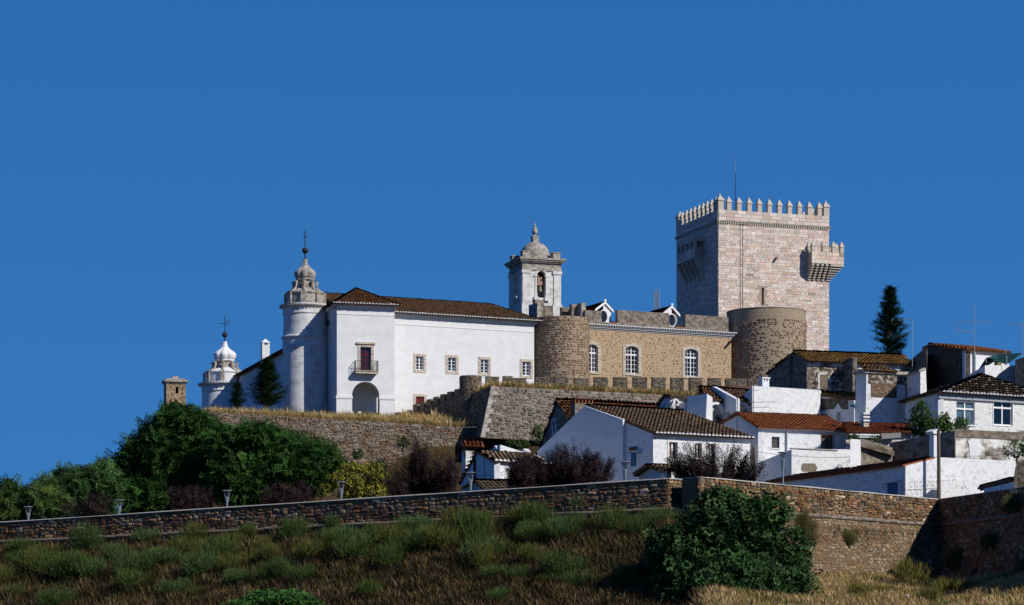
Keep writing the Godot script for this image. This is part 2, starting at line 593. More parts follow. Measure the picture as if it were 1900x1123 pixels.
# the same round a tower; a0..a1 measured from the direction of the eye towards +x
func ring_stones(c: Vector3, r: float, y0: float, y1: float, a0: float, a1: float, opts: Dictionary) -> Array:
	var places := []
	var v := y0
	while v < y1 - 0.02:
		var h: float = opts.sh * rng.randf_range(0.8, 1.2)
		var a: float = a0 - rng.randf() * opts.sw / r
		while a < a1:
			var w: float = opts.sw * rng.randf_range(0.55, 1.5)
			var m: float = a + w / r / 2
			a += w / r
			if rng.randf() < opts.get("skip", 0.0): continue
			var nz := Vector3(sin(m), 0, cos(m))
			var ex := Vector3(cos(m), 0, -sin(m))
			var kk: float = opts.get("shrink", 1.0)
			var col := pick(opts.pal) * rng.randf_range(0.86, 1.12)
			col.a = 1
			places.append([Transform3D(Basis(ex * w * kk * rng.randf_range(0.8, 0.98), UP * h * kk * rng.randf_range(0.75, 1.0), nz * opts.deep * rng.randf_range(0.4, 1.3)), c + nz * r + UP * (v + h / 2)), col, rng.randi() % 6, w * h])
		v += h
	return places

# ------------------------------------------------------------------ tiled roofs
var tile_shape: ArrayMesh
var cap_shape: ArrayMesh
var end_shape: ArrayMesh
func make_tile_shapes() -> void:
	tile_shape = tile_mesh(0.5, 0.115, 0.085, 5)
	cap_shape = tile_mesh(0.5, 0.15, 0.13, 6)
	var mb := MB.new()
	for k in 5:
		var a := PI * k / 5.0
		var b := PI * (k + 1) / 5.0
		mb.tri(Vector3(0, 0, 0.02), Vector3(cos(a) * 0.11, sin(a) * 0.1, 0.02), Vector3(cos(b) * 0.11, sin(b) * 0.1, 0.02))
		mb.quad(Vector3(cos(a) * 0.11, sin(a) * 0.1, -0.1), Vector3(cos(b) * 0.11, sin(b) * 0.1, -0.1), Vector3(cos(b) * 0.11, sin(b) * 0.1, 0.02), Vector3(cos(a) * 0.11, sin(a) * 0.1, 0.02))
	mb.quad(Vector3(-0.11, 0, 0.02), Vector3(-0.11, 0, -0.1), Vector3(0.11, 0, -0.1), Vector3(0.11, 0, 0.02))
	end_shape = mb.mesh()

func tile_mesh(long: float, r0: float, r1: float, seg: int) -> ArrayMesh:
	# z runs down the slope: wide end at +z
	var mb := MB.new()
	for s in seg:
		var a := PI * s / seg
		var b := PI * (s + 1) / seg
		for e in [[0.0, 1.0], [-0.018, -1.0]]:
			var q: Array[Vector3] = []
			for k in [[a, r0 + e[0], long / 2, 0.0], [b, r0 + e[0], long / 2, 0.0], [b, r1 + e[0], -long / 2, 0.0], [a, r1 + e[0], -long / 2, 0.0]]:
				q.append(Vector3(cos(k[0]) * k[1], sin(k[0]) * k[1] * 0.9, k[2]))
			if e[1] > 0:
				mb.smooth_quad(q[0], q[1], q[2], q[3], Vector3(cos(a), sin(a), 0), Vector3(cos(b), sin(b), 0), Vector3(cos(b), sin(b), 0), Vector3(cos(a), sin(a), 0))
		var i0 := Vector3(cos(a) * (r0 - 0.045), sin(a) * (r0 - 0.045) * 0.9, long / 2)
		var i1 := Vector3(cos(b) * (r0 - 0.045), sin(b) * (r0 - 0.045) * 0.9, long / 2)
		mb.quad(i0, i1, Vector3(cos(b) * r0, sin(b) * r0 * 0.9, long / 2), Vector3(cos(a) * r0, sin(a) * r0 * 0.9, long / 2))
	return mb.mesh()

const RED := [Color(0.52, 0.16, 0.07), Color(0.46, 0.13, 0.06), Color(0.40, 0.13, 0.065), Color(0.56, 0.20, 0.10)]
const BROWN := [Color(0.25, 0.175, 0.12), Color(0.20, 0.145, 0.105), Color(0.31, 0.225, 0.155), Color(0.15, 0.115, 0.085), Color(0.38, 0.29, 0.21)]
const RUST := [Color(0.38, 0.20, 0.115), Color(0.30, 0.17, 0.11), Color(0.44, 0.25, 0.15), Color(0.22, 0.14, 0.10), Color(0.46, 0.22, 0.11), Color(0.36, 0.27, 0.21)]
const MOSSY := [Color(0.44, 0.26, 0.085), Color(0.35, 0.20, 0.07), Color(0.50, 0.32, 0.115), Color(0.25, 0.165, 0.07), Color(0.42, 0.18, 0.07)]

# a tiled slope: eave a->b, ridge d->c, counter-clockwise seen from above; n_parts of its tiles are parts of their own
func tile_roof(parent: Node3D, a: Vector3, b: Vector3, c: Vector3, d: Vector3, pal: Array, opts := {}) -> MeshInstance3D:
	var ex := (b - a).normalized()
	var n := ex.cross((d - a) if c.distance_to(d) > 0.01 else (c - a)).normalized()
	var ey := n.cross(ex)
	var slab := MB.new()
	var th: float = opts.get("thick", 0.10)
	slab.solid([a - n * th, b - n * th, c - n * th, d - n * th] if c.distance_to(d) > 0.01 else [a - n * th, b - n * th, c - n * th], [a, b, c, d] if c.distance_to(d) > 0.01 else [a, b, c])
	var roof := obj("roof", slab, M.terracotta if pal == RED else M.roof_bed, parent)
	var poly := []
	for p in [a, b, c, d]:
		poly.append(Vector2((p - a).dot(ex), (p - a).dot(ey)))
	var x0 := minf(poly[0].x, poly[3].x)
	var x1 := maxf(poly[1].x, poly[2].x)
	var sp: float = opts.get("pitch", 0.27)
	var sz: float = sp / 0.27
	var ln := 0.5 * sz * 0.80
	var xfs := []
	var cols := []
	var ends := []
	var x := x0 + sp * 0.5
	while x < x1:
		var lo := 1e9
		var hi := -1e9
		for k in 4:
			var p: Vector2 = poly[k]
			var q: Vector2 = poly[(k + 1) % 4]
			if (p.x - x) * (q.x - x) <= 0 and absf(p.x - q.x) > 1e-6:
				var y := lerpf(p.y, q.y, (x - p.x) / (q.x - p.x))
				lo = minf(lo, y)
				hi = maxf(hi, y)
		if hi > lo + 0.05:
			var y := lo + ln * 0.42
			var first := true
			while y < hi:
				var jig := rng.randf_range(-0.035, 0.035)
				var ez := (-ey * cos(0.07) + n * sin(0.07) + ex * jig).normalized()
				var yy := n
				var xx := yy.cross(ez).normalized()
				yy = ez.cross(xx)
				var q := a + ex * (x + rng.randf_range(-0.012, 0.012)) + ey * (y + rng.randf_range(-0.02, 0.02)) + n * 0.015
				xfs.append(Transform3D(Basis(xx * sz, yy * sz * rng.randf_range(0.92, 1.1), ez * sz), q))
				var col := pick(pal) * rng.randf_range(0.8, 1.2)
				col.a = 1
				cols.append(col)
				if first and opts.get("ends", false):
					ends.append(Transform3D(Basis(xx * sz, yy * sz, ez), q + ez * (0.25 * sz - 0.015)))
				first = false
				y += ln
		x += sp
	var np: int = opts.get("parts", 0)
	for k in mini(np, xfs.size()):
		piece("roof_tile", tile_shape, tone(pal[k * 7 % pal.size()]), xfs[k], roof)
	scatter("roof_tiling", tile_shape, M.tiles, xfs.slice(np), cols.slice(np), roof)
	if ends.size():
		scatter("eave_mortar", end_shape, M.whitewash, ends, [], roof)
	return roof

func ridge_tiles(parent: Node3D, p: Vector3, q: Vector3, pal: Array, parts := true, s := 1.0) -> void:
	var dir := (q - p).normalized()
	var n := maxi(1, int(p.distance_to(q) / (0.42 * s)))
	var side := dir.cross(UP).normalized()
	var up := side.cross(dir)
	for k in n:
		var m := p.lerp(q, (k + 0.5) / n) + up * rng.randf_range(-0.01, 0.02)
		var yaw := rng.randf_range(-0.06, 0.06)
		var z := (-dir * cos(yaw) + side * sin(yaw)).normalized()
		var x := up.cross(z).normalized()
		piece("ridge_tile", cap_shape, tone(pal[(k * 5 + 2) % pal.size()]), Transform3D(Basis(x * s, up * s, z * s), m), parent)

# a row of white tile ends under an eave
func eave_row(parent: Node3D, fr: Fr, u0: float, u1: float, v: float, w: float, sp := 0.27) -> void:
	var xfs := []
	var u := u0 + sp * 0.5
	while u < u1:
		xfs.append(Transform3D(Basis(fr.r * 1.0, UP, fr.n * 1.6), fr.p(u, v, w)))
		u += sp
	scatter("eave_dentil", end_shape, M.whitewash, xfs, [], parent)

# ------------------------------------------------------------------ windows
func window(parent: Node3D, fr: Fr, glass: Rect2, opts := {}) -> MeshInstance3D:
	# stone or plaster surround, with the sash, bars and pane as its pieces
	var s: float = opts.get("border", 0.22)
	var rec: float = opts.get("recess", 0.16)
	var head: float = opts.get("arch", 0.0)
	var sur := MB.new()
	var out := Rect2(glass.position - Vector2(s, s * opts.get("sill", 1.0)), glass.size + Vector2(2 * s, s * (1.0 + opts.get("sill", 1.0))))
	if head > 0.0:
		var inner := arch_points(glass, head, 12)
		var outer := arch_points(Rect2(out.position, out.size), head * 1.15, 12)
		for k in 12:
			var p: Array = [inner[k], inner[k + 1], outer[k + 1], outer[k]]
			sur.extrude(fr, PackedVector2Array(p), -0.02, 0.07)
		var sp0: float = inner[0].y
		var sp1: float = outer[0].y
		sur.extrude(fr, PackedVector2Array([Vector2(out.position.x, out.position.y), Vector2(glass.position.x, out.position.y), Vector2(glass.position.x, sp0), Vector2(out.position.x, sp1)]), -0.02, 0.07)
		sur.extrude(fr, PackedVector2Array([Vector2(glass.end.x, out.position.y), Vector2(out.end.x, out.position.y), Vector2(out.end.x, sp1), Vector2(glass.end.x, sp0)]), -0.02, 0.07)
		sur.box(fr, glass.position.x, glass.end.x, out.position.y, glass.position.y, -0.02, 0.10)
	elif s > 0.0:
		sur.ring(fr, out, glass, -0.02, opts.get("proud", 0.04))
	if opts.has("lintel"):
		sur.box(fr, out.position.x - 0.15, out.end.x + 0.15, out.end.y, out.end.y + opts.lintel, -0.02, 0.16)
	if s <= 0.0:
		sur.box(fr, glass.position.x - 0.05, glass.end.x + 0.05, glass.position.y - 0.07, glass.position.y, -0.02, 0.07)
	var o := obj("window", sur, opts.get("stone", M.white_stone), parent)
	var fm: Material = opts.get("paint", M.white_paint)
	var fw: float = opts.get("sash", 0.07)
	var sash := MB.new()
	sash.ring(fr, glass, glass.grow(-fw), -rec - 0.05, -rec)
	var nx: int = opts.get("nx", 2)
	var ny: int = opts.get("ny", 4)
	for i in range(1, nx):
		var u := glass.position.x + glass.size.x * i / nx
		var t := 0.05 if nx % 2 == 0 and i == nx / 2 else 0.018
		sash.box(fr, u - t, u + t, glass.position.y + fw, glass.end.y - fw, -rec - 0.045, -rec + 0.004)
	for j in range(1, ny):
		var v: float = glass.position.y + glass.size.y * j / ny
		sash.box(fr, glass.position.x + fw, glass.end.x - fw, v - 0.018, v + 0.018, -rec - 0.04, -rec - 0.006)
	if opts.has("transom"):
		var v: float = glass.position.y + glass.size.y * opts.transom
		sash.box(fr, glass.position.x, glass.end.x, v - 0.06, v + 0.06, -rec - 0.05, -rec + 0.012)
	obj("sash", sash, fm, o)
	if opts.get("glazed", true):
		var pane := MB.new()
		pane.box(fr, glass.position.x + fw * 0.5, glass.end.x - fw * 0.5, glass.position.y + fw * 0.5, glass.end.y - fw * 0.5, -rec - 0.032, -rec - 0.026)
		obj("pane", pane, M.pane, o)
	if opts.has("behind"):
		var bl := MB.new()
		bl.box(fr, glass.position.x, glass.position.x + glass.size.x * opts.get("behind_part", 1.0), glass.position.y, glass.end.y, -rec - 0.12, -rec - 0.10)
		obj(opts.get("behind_name", "blind"), bl, opts.behind, o)
	return o

func hole(glass: Rect2, head := 0.0) -> Array:
	return [glass, head]

# ------------------------------------------------------------------ the land
# the line of the town rampart in plan: bearing and distance
const RAMPART := [[-900.0, 186.0], [0.0, 152.0], [1240.0, 130.0], [1287.0, 131.6], [1297.0, 129.0], [1741.0, 150.0], [1900.0, 137.0], [2300.0, 112.0]]

func rampart_d(px: float) -> float:
	if px <= RAMPART[0][0]:
		return RAMPART[0][1]
	for k in RAMPART.size() - 1:
		var a: Array = RAMPART[k]
		var b: Array = RAMPART[k + 1]
		if px <= b[0]:
			# straight walls in plan
			var p := plan(a[0], a[1])
			var q := plan(b[0], b[1])
			var s := (px - MID) / LENS
			var t := (p.x + p.z * s) / ((p.x - q.x) + (p.z - q.z) * s)
			return -lerpf(p.z, q.z, t)
	return RAMPART[-1][1]

# heights of the hill behind the rampart, for bearings across the town: [bearing, [[distance, height] ...]]
const HILL := [
	[-300.0, [[150.0, 4.6], [175.0, 4.8], [215.0, 4.0], [300.0, 0.0]]],
	[0.0, [[150.0, 5.0], [175.0, 5.8], [215.0, 8.0], [245.0, 9.0], [330.0, 4.0]]],
	[250.0, [[140.0, 5.7], [170.0, 6.5], [205.0, 9.5], [222.0, 12.0], [240.0, 13.5], [280.0, 14.0], [330.0, 10.0]]],
	[312.0, [[140.0, 5.7], [165.0, 6.5], [205.0, 11.5], [222.0, 18.0], [232.0, 21.0], [280.0, 23.0], [330.0, 20.0]]],
	[400.0, [[138.0, 5.8], [160.0, 6.2], [200.0, 9.5], [213.5, 11.0], [216.5, 20.0], [232.0, 22.1], [264.0, 25.0], [330.0, 24.0]]],
	[700.0, [[134.0, 5.9], [158.0, 6.2], [200.0, 9.0], [217.0, 11.0], [220.5, 19.6], [232.0, 21.8], [264.0, 25.0], [330.0, 25.0]]],
	[905.0, [[132.0, 5.9], [155.0, 6.2], [200.0, 10.5], [218.0, 14.0], [224.0, 19.3], [233.0, 22.0], [250.0, 25.0], [330.0, 25.0]]],
	[960.0, [[132.0, 5.9], [155.0, 6.5], [200.0, 14.0], [219.0, 16.5], [222.5, 22.9], [233.0, 23.5], [250.0, 25.0], [330.0, 25.0]]],
	[1300.0, [[132.0, 5.9], [160.0, 7.5], [190.0, 12.5], [222.0, 18.0], [226.0, 22.2], [236.0, 23.6], [250.0, 25.3], [330.0, 25.0]]],
	[1500.0, [[142.0, 5.9], [158.0, 7.0], [175.0, 12.0], [195.0, 17.0], [220.0, 20.0], [250.0, 22.0], [330.0, 22.0]]],
	[1750.0, [[152.0, 5.6], [160.0, 8.0], [172.0, 13.5], [190.0, 17.5], [220.0, 20.0], [250.0, 20.5], [330.0, 18.0]]],
	[2100.0, [[130.0, 5.6], [160.0, 8.0], [175.0, 13.0], [195.0, 16.5], [230.0, 17.0], [330.0, 10.0]]],
	[2600.0, [[120.0, 4.0], [200.0, 8.0], [330.0, 2.0]]],
]

func along(list: Array, d: float) -> float:
	if d <= list[0][0]:
		return list[0][1]
	for k in list.size() - 1:
		if d <= list[k + 1][0]:
			var t: float = (d - list[k][0]) / (list[k + 1][0] - list[k][0])
			return lerpf(list[k][1], list[k + 1][1], t)
	return list[-1][1]

func hill_h(px: float, d: float) -> float:
	if px <= HILL[0][0]:
		return along(HILL[0][1], d)
	for k in HILL.size() - 1:
		if px <= HILL[k + 1][0]:
			var t: float = (px - HILL[k][0]) / (HILL[k + 1][0] - HILL[k][0])
			return lerpf(along(HILL[k][1], d), along(HILL[k + 1][1], d), t)
	return along(HILL[-1][1], d)

func ditch_h(px: float, d: float, dr: float) -> float:
	var s := dr - d
	var bank := lerpf(5.75, 6.75, clampf(px / 1240.0, 0.0, 1.0)) - 0.40 * s
	var moat := 3.6 - 0.095 * s
	var t := smoothstep(1225.0, 1330.0, px)
	return maxf(-2.2, lerpf(bank, moat, t))

var roll := FastNoiseLite.new()
func ground_h(x: float, z: float) -> float:
	var d := -z
	if d < 20.0:
		return -2.2
	var px := MID + LENS * x / d
	var dr := rampart_d(clampf(px, -1500.0, 2900.0))
	var h := 0.0
	if d < dr + 0.5:
		h = ditch_h(px, d, dr)
		if h > -2.0:
			h += roll.get_noise_2d(x * 3.0, z * 3.0) * 0.25
	else:
		h = hill_h(px, d)
	var far := smoothstep(330.0, 620.0, d) 
	var side := smoothstep(110.0, 260.0, absf(x))
	return lerpf(h, -3.0, maxf(far, side))

# the point where a line of sight meets the ground
func foot(px: float, py: float, d0 := 95.0, d1 := 170.0) -> Vector3:
	var d := d0
	while d < d1:
		var p := at(px, py, d)
		if ground_h(p.x, p.z) >= p.y:
			return Vector3(p.x, ground_h(p.x, p.z), p.z)
		d += 0.25
	return at(px, py, d1)

func on_ground(px: float, d: float) -> Vector3:
	var p := plan(px, d)
	p.y = ground_h(p.x, p.z)
	return p

func land() -> void:
	roll.seed = 4
	roll.frequency = 0.05
	var xs := []
	var zs := []
	for q in [-5000.0, -2500.0, -1200.0, -700.0, -400.0, -260.0, -200.0, -150.0, -110.0]: xs.append(q)
	var k := -90.0
	while k <= 90.0:
		xs.append(k)
		k += 1.25
	for q in [110.0, 150.0, 200.0, 260.0, 400.0, 700.0, 1200.0, 2500.0, 5000.0]: xs.append(q)
	for q in [600.0, 200.0, 60.0, 0.0, -30.0, -60.0, -80.0]: zs.append(q)
	k = -90.0
	while k >= -300.0:
		zs.append(k)
		k -= 1.0
	for q in [-330.0, -380.0, -440.0, -520.0, -620.0, -900.0, -1600.0, -3000.0, -7000.0]: zs.append(q)
	var v := PackedVector3Array()
	var ix := PackedInt32Array()
	var nx := xs.size()
	for z in zs:
		for x in xs:
			v.append(Vector3(x, ground_h(x, z), z))
	for j in zs.size() - 1:
		for i in nx - 1:
			var a := j * nx + i
			ix.append_array(PackedInt32Array([a, a + nx + 1, a + 1, a, a + nx, a + nx + 1]))
	var st := SurfaceTool.new()
	st.begin(Mesh.PRIMITIVE_TRIANGLES)
	for p in v: st.add_vertex(p)
	for i in ix: st.add_index(i)
	st.generate_normals()
	var o := MeshInstance3D.new()
	o.name = "ground"
	o.mesh = st.commit()
	o.material_override = M.ground
	o.set_meta("kind", "structure")
	add_child(o)

# ------------------------------------------------------------------ the town rampart
const SCHIST := [Color(0.30, 0.195, 0.105), Color(0.22, 0.145, 0.085), Color(0.40, 0.28, 0.165), Color(0.15, 0.11, 0.08), Color(0.34, 0.19, 0.09), Color(0.25, 0.20, 0.15), Color(0.11, 0.08, 0.06), Color(0.46, 0.35, 0.23)]
const RUBBLE := [Color(0.22, 0.185, 0.15), Color(0.17, 0.14, 0.115), Color(0.28, 0.24, 0.195), Color(0.12, 0.10, 0.085), Color(0.22, 0.165, 0.12), Color(0.36, 0.32, 0.28), Color(0.25, 0.15, 0.09)]

func rampart_wall(label: String, a: Vector3, b: Vector3, top_a: float, top_b: float, cordon_at: Variant, base: float, batter: float, pal: Array, n_parts: int, opts := {}) -> void:
	# outer face runs a->b, parapet above a cordon, battered scarp below it
	var root := thing("rampart_wall", label, "wall", Vector3((a.x + b.x) / 2, base, (a.z + b.z) / 2))
	var ca: float = cordon_at[0] if cordon_at is Array else cordon_at
	var cb_: float = cordon_at[1] if cordon_at is Array else cordon_at
	var fr := Fr.new(a, b)
	var long := Vector2(b.x - a.x, b.z - a.z).length()
	var o := Vector3(a.x, 0, a.z)
	var out := fr.n * batter
	var core := MB.new()
	var th: float = opts.get("thick", 1.1)
	var bk: float = opts.get("thick", 3.0)
	var A := [o, o + fr.r * long]
	var s0 := [A[0] + out + UP * base, A[1] + out + UP * base, A[1] - fr.n * bk + UP * base, A[0] - fr.n * bk + UP * base]
	var s1 := [A[0] + UP * ca, A[1] + UP * cb_, A[1] - fr.n * bk + UP * cb_, A[0] - fr.n * bk + UP * ca]
	core.solid(s0, s1)
	var p0 := [A[0] + UP * ca, A[1] + UP * cb_, A[1] - fr.n * th + UP * cb_, A[0] - fr.n * th + UP * ca]
	var p1 := [A[0] + UP * top_a, A[1] + UP * top_b, A[1] - fr.n * th + UP * top_b, A[0] - fr.n * th + UP * top_a]
	core.solid(p0, p1)
	obj("wall_core", core, M.mortar_earth, root)
	var cop := MB.new()
	# an uneven lime coping
	var n := maxi(1, int(long / 2.2))
	var hs := []
	for k in n + 1:
		hs.append(rng.randf_range(0.03, 0.075))
	for k in n:
		var t0 := float(k) / n
		var t1 := float(k + 1) / n
		var c0: Vector3 = A[0].lerp(A[1], t0) + UP * lerpf(top_a, top_b, t0)
		var c1: Vector3 = A[0].lerp(A[1], t1) + UP * lerpf(top_a, top_b, t1)
		var f0 := fr.n * 0.09
		var f1 := fr.n * 0.09
		cop.solid([c0 + f0, c1 + f1, c1 - fr.n * (th + 0.06), c0 - fr.n * (th + 0.06)], [c0 + f0 * 0.6 + UP * hs[k], c1 + f1 * 0.6 + UP * hs[k + 1], c1 - fr.n * th + UP * hs[k + 1], c0 - fr.n * th + UP * hs[k]])
	obj("coping", cop, M.plaster_cap, root)
	if opts.get("cordon", true):
		var c := 0.0
		while c < long - 0.3:
			var w := minf(rng.randf_range(0.8, 1.4), long - c)
			var cb := MB.new()
			var q := o + fr.r * c + UP * (lerpf(ca, cb_, c / long) + rng.randf_range(-0.02, 0.02)) + fr.n * 0.03
			cb.tube([q + fr.r * 0.015, q + fr.r * (w - 0.015)], [0.13, 0.13], 8)
			obj("cordon_stone", cb, opts.get("cordon_mat", M.mortar), root)
			c += w
	var places := course_stones(A[0] + UP * (ca + 0.1), A[1] + UP * (cb_ + 0.1), A[1] + UP * top_b, A[0] + UP * top_a, {"sw": opts.get("sw", 0.42), "sh": opts.get("sh", 0.155), "deep": opts.get("deep", 0.075), "pal": pal, "vary": 0.5, "patchy": true})
	places.append_array(course_stones(A[0] + out * 0.999 + UP * base, A[1] + out * 0.999 + UP * base, A[1] + UP * (cb_ - 0.1), A[0] + UP * (ca - 0.1), {"sw": opts.get("sw2", 0.36), "sh": opts.get("sh2", 0.17), "deep": 0.06, "pal": opts.get("pal2", pal), "vary": 0.5, "patchy": true, "skip": opts.get("skip2", 0.12)}))
	set_stones(root, places, n_parts, "stone")

func rampart() -> void:
	rng.seed = 11
	var pts := []
	for e in RAMPART: pts.append(plan(e[0], e[1]))
	var tops := [6.9, 7.25, 8.6, 8.62, 8.62, 8.6, 8.57, 8.5]
	rampart_wall("long dim stone rampart wall with thin pale coping above the shrubby bank", pts[1], pts[2], tops[1], tops[2], [6.0, 6.95], 3.8, 0.35, SCHIST, 300, {"sw": 0.42, "sh": 0.16, "deep": 0.055})
	rampart_wall("continuation of the rampart wall beyond the leafy hillside trees", pts[0], pts[1], 6.9, 7.25, 5.9, 3.0, 0.35, SCHIST, 0)
	rampart_wall("short sunlit stone return wall joining two rampart faces above the fig tree", pts[2], pts[3], tops[2], tops[3], 6.95, 3.0, 0.5, SCHIST, 40)
	rampart_wall("narrow shaded jog of the stone rampart at the fig tree", pts[3], pts[4], tops[3], tops[4], 6.95, 3.0, 0.12, SCHIST, 20, {"thick": 0.12, "cordon": false})
	rampart_wall("sunlit brown stone bastion wall with a rounded cordon beside the fig tree", pts[4], pts[5], tops[4], tops[5], 7.0, 2.2, 1.0, SCHIST, 300, {"cordon_mat": M.grey_wall, "sw": 0.46, "sh": 0.15, "deep": 0.085, "pal2": [Color(0.34, 0.27, 0.18), Color(0.27, 0.21, 0.14), Color(0.40, 0.33, 0.24), Color(0.22, 0.17, 0.12), Color(0.31, 0.24, 0.15)]})
	rampart_wall("shadowed stone bastion flank meeting the sunlit bastion wall in a corner", pts[5], pts[6], tops[5], tops[6], 7.0, 2.0, 0.9, SCHIST, 60)
	rampart_wall("continuation of the shadowed bastion flank beyond its pier", pts[6], pts[7], tops[6], tops[7], 7.0, 1.0, 0.9, SCHIST, 0)
	# rounded pier at the end of the shadowed flank
	var root := thing("wall_pier", "rounded dark masonry pier rising above the shadowed bastion flank", "pier", plan(1890, 138.6, 8.0))
	var mb := MB.new()
	var fr := Fr.new(plan(1882, 138.4, 8.3), plan(1910, 138.2, 8.3))
	mb.extrude(fr, PackedVector2Array([Vector2(0, 0), Vector2(1.6, 0), Vector2(1.6, 1.95), Vector2(0.5, 1.95), Vector2(0.22, 1.82), Vector2(0.06, 1.5), Vector2(0, 1.0)]), -0.9, 0.0)
	obj("pier_body", mb, M.mortar, root)
	set_stones(root, course_stones(fr.p(0.25, 0), fr.p(1.6, 0), fr.p(1.6, 1.85), fr.p(0.25, 1.75), {"sw": 0.3, "sh": 0.14, "deep": 0.03, "pal": RUBBLE}), 20, "stone")

# ------------------------------------------------------------------ the keep
const ASHLAR := [Color(0.728, 0.653, 0.583), Color(0.686, 0.585, 0.509), Color(0.686, 0.526, 0.435), Color(0.707, 0.634, 0.564), Color(0.624, 0.526, 0.453), Color(0.645, 0.566, 0.500), Color(0.603, 0.497, 0.426), Color(0.718, 0.624, 0.546), Color(0.624, 0.478, 0.389), Color(0.582, 0.517, 0.463), Color(0.666, 0.546, 0.463), Color(0.770, 0.702, 0.638), Color(0.541, 0.458, 0.398)]

func pillar_merlon(w: float, h: float, cap: float) -> ArrayMesh:
	var mb := MB.new()
	var fr := Fr.new(Vector3.ZERO, Vector3(1, 0, 0))
	mb.box(fr, -w / 2, w / 2, 0, h, -w / 2, w / 2)
	mb.box(fr, -w * 0.62, w * 0.62, h, h + 0.1, -w * 0.62, w * 0.62)
	var b := [Vector3(-w * 0.62, h + 0.1, w * 0.62), Vector3(w * 0.62, h + 0.1, w * 0.62), Vector3(w * 0.62, h + 0.1, -w * 0.62), Vector3(-w * 0.62, h + 0.1, -w * 0.62)]
	var tip := Vector3(0, h + 0.1 + cap, 0)
	for k in 4:
		mb.tri(b[k], b[(k + 1) % 4], tip)
	return mb.mesh()

